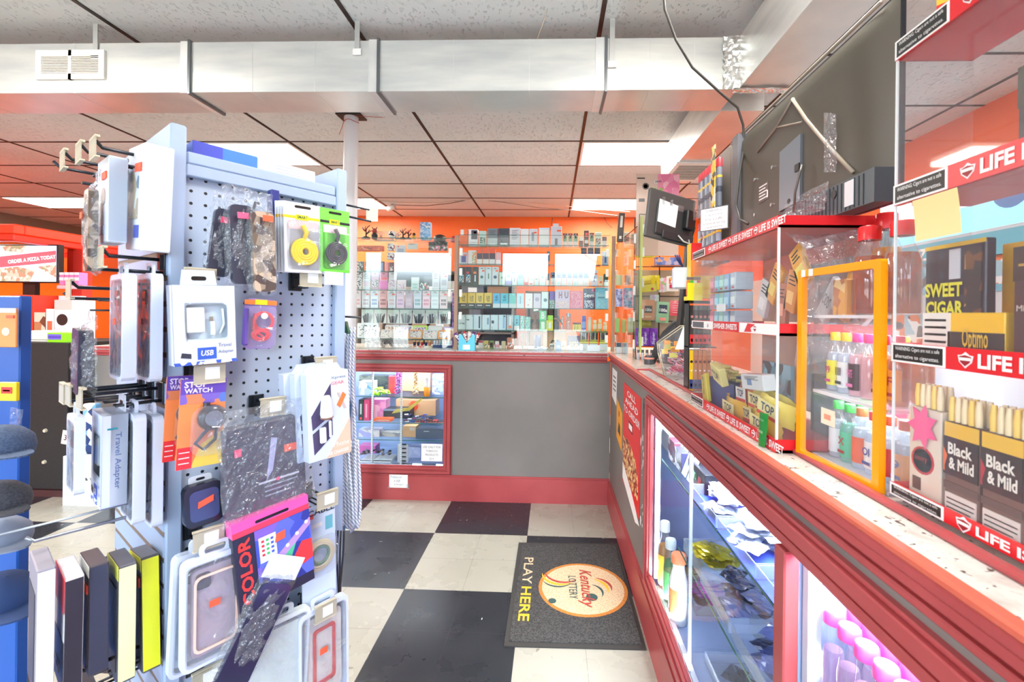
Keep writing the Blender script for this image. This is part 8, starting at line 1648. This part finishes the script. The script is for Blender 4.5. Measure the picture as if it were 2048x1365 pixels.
for k, (off, w_, d, py0, py1, pxc, body, st, sd, lab, tl) in enumerate((
    (.008, .085, .028, 1062, 1262, 275, (90, 88, 90), [('T', .12, (240, 236, 40)), ('R', .1, .9, .1, .8, (52, 54, 66)), ('S',)], (238, 240, 40), 'bright yellow edged black pack nearest the rack on the metal hook', -.10),
    (.046, .085, .026, 1075, 1290, 235, (80, 80, 90), [('T', .12, (240, 240, 90)), ('R', .1, .9, .1, .8, (52, 54, 66))], (238, 244, 180), 'pale yellow edged black pack, second on the metal hook', .0),
    (.084, .09, .026, 1098, 1305, 200, (70, 64, 72), [('T', .1, (226, 226, 214)), ('R', .1, .9, .08, .85, (84, 72, 80)), ('S',)], (54, 56, 72), 'dark pack with white edges, middle of the metal hook', -.03),
    (.118, .09, .024, 1112, 1335, 150, (226, 226, 230), [('T', .3, (240, 60, 70)), ('B', .45, (34, 34, 44)), ('R', .2, .7, .16, .2, (226, 226, 226)), ('R', .2, .6, .1, .14, (226, 226, 226))], (50, 46, 56), 'red topped black and white pack fourth on the metal hook', .05),
    (.152, .09, .022, 1092, 1345, 95, (150, 146, 156), [('R', .12, .88, .05, .8, (70, 72, 84)), ('D', .12, (255, 90, 60), .5, .62)], (226, 222, 232), 'clear and grey pack outermost on the metal hook', .05))):
    boxL('phone_case_box', lab, 'phone case pack', .02, off, py0, py1, pxc, w_, d, body, st, tl, side_txt(sd), None)
boxL('phone_case_box', 'red and black pack hanging on the lowest dark hook', 'phone case pack', .06, .03, 1285, 1400, 215, .08, .02, (190, 30, 56), [('B', .5, (40, 36, 44))], 0)
boxL('phone_case_box', 'dark pack with a red disc low on the lowest dark hook', 'phone case pack', .06, .09, 1300, 1420, 165, .08, .02, (70, 60, 66), [('D', .3, (230, 60, 50), .5, .8), ('R', .1, .5, .5, .9, (200, 40, 70))], .1)

# ================================================================ left of the picture
BLU = mat((26, 84, 168), .35)
t = thing('display_rack', 'blue display board at the left edge of the picture with hanging goods', 'display rack', (onY(0, 900, 1.20).x - .10, 1.20, 0))
b = MB(); xw = onY(37, 900, 1.2).x - onY(0, 900, 1.2).x + .10; b.box(-.3, xw, 0, .03, 0, onY(10, 592, 1.2).z, BLU, .003); b.build('blue_board', t)
b = MB(); b.box(-.3, xw, -.06, 0, 0, .12, BLU); b.build('base', t)
def onB(px, py, Y=1.17): return onY(px, py, Y)
p = onB(14, 695); prod('blister_pack', 'small orange card with a silver ring on the blue board', 'card', None, p.x, p.y, p.z, .056, .105, .006, (236, 140, 70), [('T', .12, (200, 190, 180)), ('S',), ('D', .2, (214, 190, 170), .5, .4)])
p = onB(18, 802); prod('snack_bag', 'small yellow and red packet hanging on the blue board', 'packet', None, p.x, p.y, p.z, .05, .05, .01, (250, 214, 40), [('R', .2, .8, .4, .75, (226, 50, 50)), ('R', .3, .7, .52, .6, (250, 240, 230))])
FAB = noisy('woven_fabric', (70, 84, 110), (86, 102, 130), 200, .9); FAB2 = noisy('grey_fabric', (64, 64, 72), (80, 80, 88), 200, .9)
def capthing(lab, px, py, Y, r, mt):
    p = onY(px, py, Y); b = MB(); b.lathe([(r, 0), (r * 1.02, r * .25), (r * .9, r * .6), (r * .6, r * .85), (.001, r * .95)], mt, seg=24, cap=False, M=Matrix.Rotation(.25, 4, 'Y'))
    b.prism([(r * 1.9 * math.cos(a), r * .9 * math.sin(a)) for a in [PI * k / 12 - PI / 2 for k in range(13)]], -.002, .002, mt, M=Matrix.Translation((r * .1, -.0, 0)) @ Matrix.Rotation(-PI / 2, 4, 'X') if False else Matrix.Translation((0, -r * .6, 0)) @ Matrix.Rotation(PI / 2, 4, 'X')); o = b.build('knit_cap'); o.location = p; tag(o, lab, 'cap')
capthing('blue-grey fabric cap uppermost on the blue board', 0, 900, 1.10, .062, FAB); capthing('dark grey fabric cap below the blue-grey one', -4, 1010, 1.09, .058, FAB2); capthing('pale grey fabric cap, third down on the blue board', 2, 1080, 1.12, .056, mat((130, 138, 156), .9)); capthing('navy blue fabric cap lowest on the blue board', 0, 1205, 1.10, .07, mat((44, 66, 110), .9))
crinkle('plastic_bag', 'crinkled clear bag hanging beside the blue-grey caps', [onY(20, 900, 1.16), onY(48, 900, 1.16), onY(44, 820, 1.16), onY(22, 815, 1.16)], .004, n=8)
# dark cabinet with goods on it
KX0, KX1, KY = -5.3, -3.70, 3.36
t = thing('black_cabinet', 'tall black speckled cabinet at the left of the store', 'cabinet', ((KX0 + KX1) / 2, KY, 0))
b = MB(); w2 = (KX1 - KX0) / 2; b.box(-w2, w2, 0, .65, .06, 1.18, noisy('black_laminate', (20, 20, 20), (34, 32, 30), 120, .6), .002); b.box(-w2 + .02, w2 - .02, .02, .6, 0, .06, mat((60, 30, 30), .5)); b.box(-w2, w2, -.004, 0, .0, .05, mat((70, 40, 40), .4)); b.build('cabinet_body', t)
b = MB()
for (px, py) in ((90, 862), (88, 925)): p = onY(px, py, KY - .005); b.lathe([(.016, 0), (.012, .012)], mat((220, 214, 190), .3, .4), seg=12, M=Matrix.Translation((p.x - (KX0 + KX1) / 2, 0, p.z)) @ Matrix.Rotation(PI / 2, 4, 'X'))
b.build('door_knobs', t)
kz = 1.181
def onK(px, py, Y=3.5): return onY(px, py, Y)
def kb(lab, px0, px1, top, body, st=(), Y=3.45, d=.2, z=None, name='carton', cat='box'):
    a, c_ = onK(px0, 690, Y), onK(px1, 690, Y); z = kz if z is None else z; return prod(name, lab, cat, None, (a.x + c_.x) / 2, Y + d / 2, z, c_.x - a.x, onK(px0, top, Y).z - z, d, body, st)
z1_ = onK(60, 680, 3.45).z
kb('lower white takeaway box of the stack on the black cabinet', 34, 93, 680, (232, 226, 214), [('R', 0, .3, 0, 1, (236, 240, 248))]); kb('upper white takeaway box with ruffled paper on top', 34, 93, 662, (236, 230, 218), [('R', 0, .3, 0, 1, (236, 240, 248))], z=z1_ + .002)
kb('green carton with purple stickers on the black cabinet', 94, 134, 666, (140, 220, 40), [('R', .05, .7, .3, .85, (110, 90, 220)), ('R', .05, .7, .55, .6, (60, 50, 120))], Y=3.40, d=.15)
kb('red pizza warmer with a dark window behind the white boxes', 20, 66, 590, (226, 60, 40), [('R', .1, .9, .1, .55, (90, 50, 40)), ('R', .2, .8, .15, .45, (250, 120, 50))], Y=3.75, d=.25, name='pizza_warmer', cat='warmer')
kb('white upright sign with red lettering on the black cabinet', 91, 107, 618, (240, 236, 232), [('R', .2, .8, .1, .6, (236, 110, 80))], Y=3.72, d=.02, name='sign_card', cat='sign')
kb('white dispenser with a black oval opening', 108, 143, 600, (226, 222, 226), [('D', .32, (30, 30, 34), .45, .5), ('T', .25, (206, 200, 196))], Y=3.72, d=.2, name='dispenser', cat='dispenser')
kb('brown books or boxes row behind the white boxes', 68, 90, 625, (170, 96, 60), [('F', [(120, 70, 50), (200, 130, 90), (230, 210, 190)], 14)], Y=3.72, d=.15, name='upright_boxes')
for k in range(4):
    kb('pink and white striped tub, %s in the row above the dispenser' % ORD[k], 117 + 10 * k, 126 + 10 * k, 545, (240, 130, 190), [('R', 0, 1, .35, .6, (246, 236, 246)), ('T', .2, (246, 240, 246))], Y=3.95, d=.08, z=onK(120, 570, 3.95).z, name='pink_tub', cat='tub')
kb('pale ledge shelf holding the pink tubs', 112, 165, 571, (226, 190, 200), [], Y=3.93, d=.12, z=onK(120, 578, 3.95).z, name='ledge_shelf', cat='shelf'); kb('slim white leaflet stand under the pink tubs', 116, 160, 592, (236, 226, 232), [('R', .1, .9, .3, .6, (236, 150, 190))], Y=3.9, d=.05, name='leaflet_stand', cat='stand')
# pizza kiosk
RO = mat((250, 66, 24), .35); kx = -4.62
t = thing('pizza_kiosk', 'bright red-orange food kiosk frame in the far left corner', 'kiosk', (kx, 3.75, 0))
b = MB(); RO2 = mat((232, 46, 20), .35)
for x0, x1, y0, y1 in ((-2.4, 0, 0, .08), (-.08, 0, .08, 1.4), (-2.4, -2.32, .08, 1.4), (-2.32, -.08, 1.32, 1.4)): b.box(x0, x1, y0, y1, 2.08, 2.17, RO, .01); b.box(x0, x1 + .02, y0 - .02, y1, 2.02, 2.08, RO2, .01)
b.build('canopy', t)
b = MB(); b.box(-.02, .07, .5, .6, 0, 2.02, mat((244, 70, 60), .3)); b.box(-.08, -.02, .50, .6, 0, 2.02, mat((230, 40, 20), .35)); b.build('post', t)
b = MB(); b.box(-2.4, -2.3, 0, 1.4, 0, 2.02, RO); b.build('post', t)
b = MB(); b.box(-2.3, -.08, 1.2, 1.25, 0, 2.02, mat((246, 110, 20), .4)); b.build('back_panel', t)
sx0, sx1 = onY(0, 530, 4.0).x - .12, onY(117, 530, 4.0).x; s0, s1 = onY(60, 566, 4.0).z, onY(60, 489, 4.0).z
t = thing('menu_screen', 'wide lit screen reading ORDER A PIZZA TODAY', 'screen', ((sx0 + sx1) / 2, 4.0, s0)); w2 = (sx1 - sx0) / 2; hh = s1 - s0
b = MB(); b.box(-w2, w2, 0, .05, 0, hh, BLACK, .004); b.build('screen_frame', t)
PIZ = bpy.data.materials.new('pizza_picture'); PIZ.use_nodes = True
N, L = nodes_of(PIZ); bs = N['Principled BSDF']; tc = N.new('ShaderNodeTexCoord'); vo = N.new('ShaderNodeTexVoronoi'); vo.inputs['Scale'].default_value = 34; L.new(tc.outputs['Object'], vo.inputs['Vector']); sp_ = N.new('ShaderNodeSeparateColor'); L.new(vo.outputs['Color'], sp_.inputs[0]); rp = N.new('ShaderNodeValToRGB'); rp.color_ramp.interpolation = 'CONSTANT'
for k_, c_ in enumerate(((236, 214, 190), (226, 160, 130), (244, 236, 220), (190, 170, 130))):
    if k_ < 2: rp.color_ramp.elements[k_].position = k_ * .3; rp.color_ramp.elements[k_].color = C(*c_)
    else: e_ = rp.color_ramp.elements.new(k_ * .25 + .1); e_.color = C(*c_)
L.new(sp_.outputs[0], rp.inputs[0]); L.new(rp.outputs[0], bs.inputs['Emission Color']); bs.inputs['Emission Strength'].default_value = .7; bs.inputs['Base Color'].default_value = C(30, 30, 30)
b = MB(); b.box(-w2 + .015, w2 - .02, -.002, 0, .012, hh - .012, mat((196, 216, 240), .4, 0, .7))
b.prism([(-w2 + .015, .012), (w2 * .2, .012), (w2 * .35, hh * .3), (-w2 * .1, hh * .42), (-w2 + .015, hh * .34)], -.003, -.002, PIZ); b.prism([(w2 * .4, hh * .42), (w2 - .02, hh * .48), (w2 - .02, hh * .14)], -.003, -.002, PIZ); b.prism([(-w2 * .6, hh - .012), (w2 * .1, hh - .012), (w2 * .0, hh * .78), (-w2 * .5, hh * .82)], -.003, -.002, PIZ)
b.prism([(-w2 + .015, hh * .36), (w2 - .02, hh * .54), (w2 - .02, hh * .84), (-w2 + .015, hh * .64)], -.004, -.003, mat((232, 90, 104), .4, 0, .6)); b.text('ORDER A PIZZA TODAY', .09, hh * .61, w2 * 1.35, hh * .10, -.005, mat((250, 244, 244), .4, 0, .8), .03, rot=.115); b.build('screen_image', t)
b = MB(); b.box(-.06, .06, .05, .09, -.55, .2, BLACK); b.box(-.3, .3, .05, .5, -.57, -.55, BLACK); b.build('stand', t)
# white box sign and strips near the counter end
wx0, wx1 = onY(122, 1000, 3.20), onY(217, 1000, 3.20)
prod('sign_box', 'low white box sign with faint black lettering on the checkered floor', 'sign', None, (wx0.x + wx1.x) / 2, 3.24, .0, wx1.x - wx0.x, onY(170, 915, 3.2).z, .06, (226, 234, 240), [('X', 'TOP & W', .45, .55, .5, .06, (40, 40, 44), .01), ('R', 0, 1, .485, .49, (190, 200, 206))])
prod('price_card', 'pink handwritten price card at the counter end', 'sign', None, onY(117, 880, 3.1).x, 3.16, onY(117, 895, 3.1).z, .10, .10, .002, (250, 226, 214), [('X', '3', .3, .5, .2, .4, (60, 50, 50)), ('X', 'II', .7, .7, .3, .2, (60, 50, 50))], (0, .15, 0))
wb = onY(170, 1000, 3.3)
t = thing('bottle_stand', 'narrow blue and white bottle display at the counter end', 'stand', (onY(136, 900, 3.2).x, 3.36, 0)); b = MB(); b.box(-.05, .05, -.02, .04, 0, onY(136, 810, 3.3).z, art([(120, 180, 230), (236, 240, 246), (40, 70, 120), (200, 220, 236)], 16), .01); b.build('display_body', t)

# wires and the small camera under the rear ceiling
t = thing('security_camera', 'small white bullet camera under the ceiling near the back wall', 'camera', onY(783, 416, 5.9))
b = MB(); b.tube([(-.06, 0, -.02), (.04, 0, .02)], .035, WHITE, 12); b.tube([(.03, 0, .02), (.08, 0, .05), (.09, .0, CEIL - t.location.z - .001)], .012, WHITE, 8); b.build('camera_body', t)
def wire(lab, pts, Y, r=.004, c=(70, 66, 60)):
    b = MB(); b.tube([onY(x, y, Y) for x, y in pts], r, mat(c, .5), 5); o = b.build('ceiling_wire'); tag(o, lab, 'wire')
wire('thin pale wire sagging from the left to the middle grid bar', [(560, 372), (640, 386), (720, 398), (800, 405), (880, 406), (946, 398)], 5.6, .004, (200, 190, 176))
wire('dark wire drooping left of the middle grid bar', [(790, 410), (850, 412), (900, 407), (946, 398)], 5.7)
wire('bundle of wires running right from the middle grid bar', [(946, 398), (1000, 404), (1080, 416), (1160, 422), (1235, 432)], 5.7, .005, (160, 150, 140))
wire('pale wire running right above the darker bundle', [(946, 398), (1010, 402), (1100, 409), (1180, 418), (1260, 424)], 5.8, .004, (214, 200, 186))
wire('dark wire hanging down the orange wall beside the top shelf', [(1105, 435), (1104, 445), (1100, 462)], 6.55)
wire('dark curved wire on the orange wall at the right', [(1208, 435), (1214, 446), (1224, 456)], 6.55)
b = MB(); b.tube([onY(1075, 77, 2.19), onY(1085, 50, 2.15), onY(1102, -4, 2.10)], .002, mat((214, 196, 170), .5), 5); o = b.build('hanging_string'); tag(o, 'thin pale string between the ceiling and the long duct', 'string')
b = MB(); b.tube([onY(710, 232, 3.2), onY(780, 236, 3.3), (onY(830, 233, 3.4)), onY(880, 222, 3.5)], .0018, mat((200, 70, 40), .5), 5); o = b.build('hanging_string'); tag(o, 'thin red string from the pole toward the right under the ceiling', 'string')

bpy.context.view_layer.update()
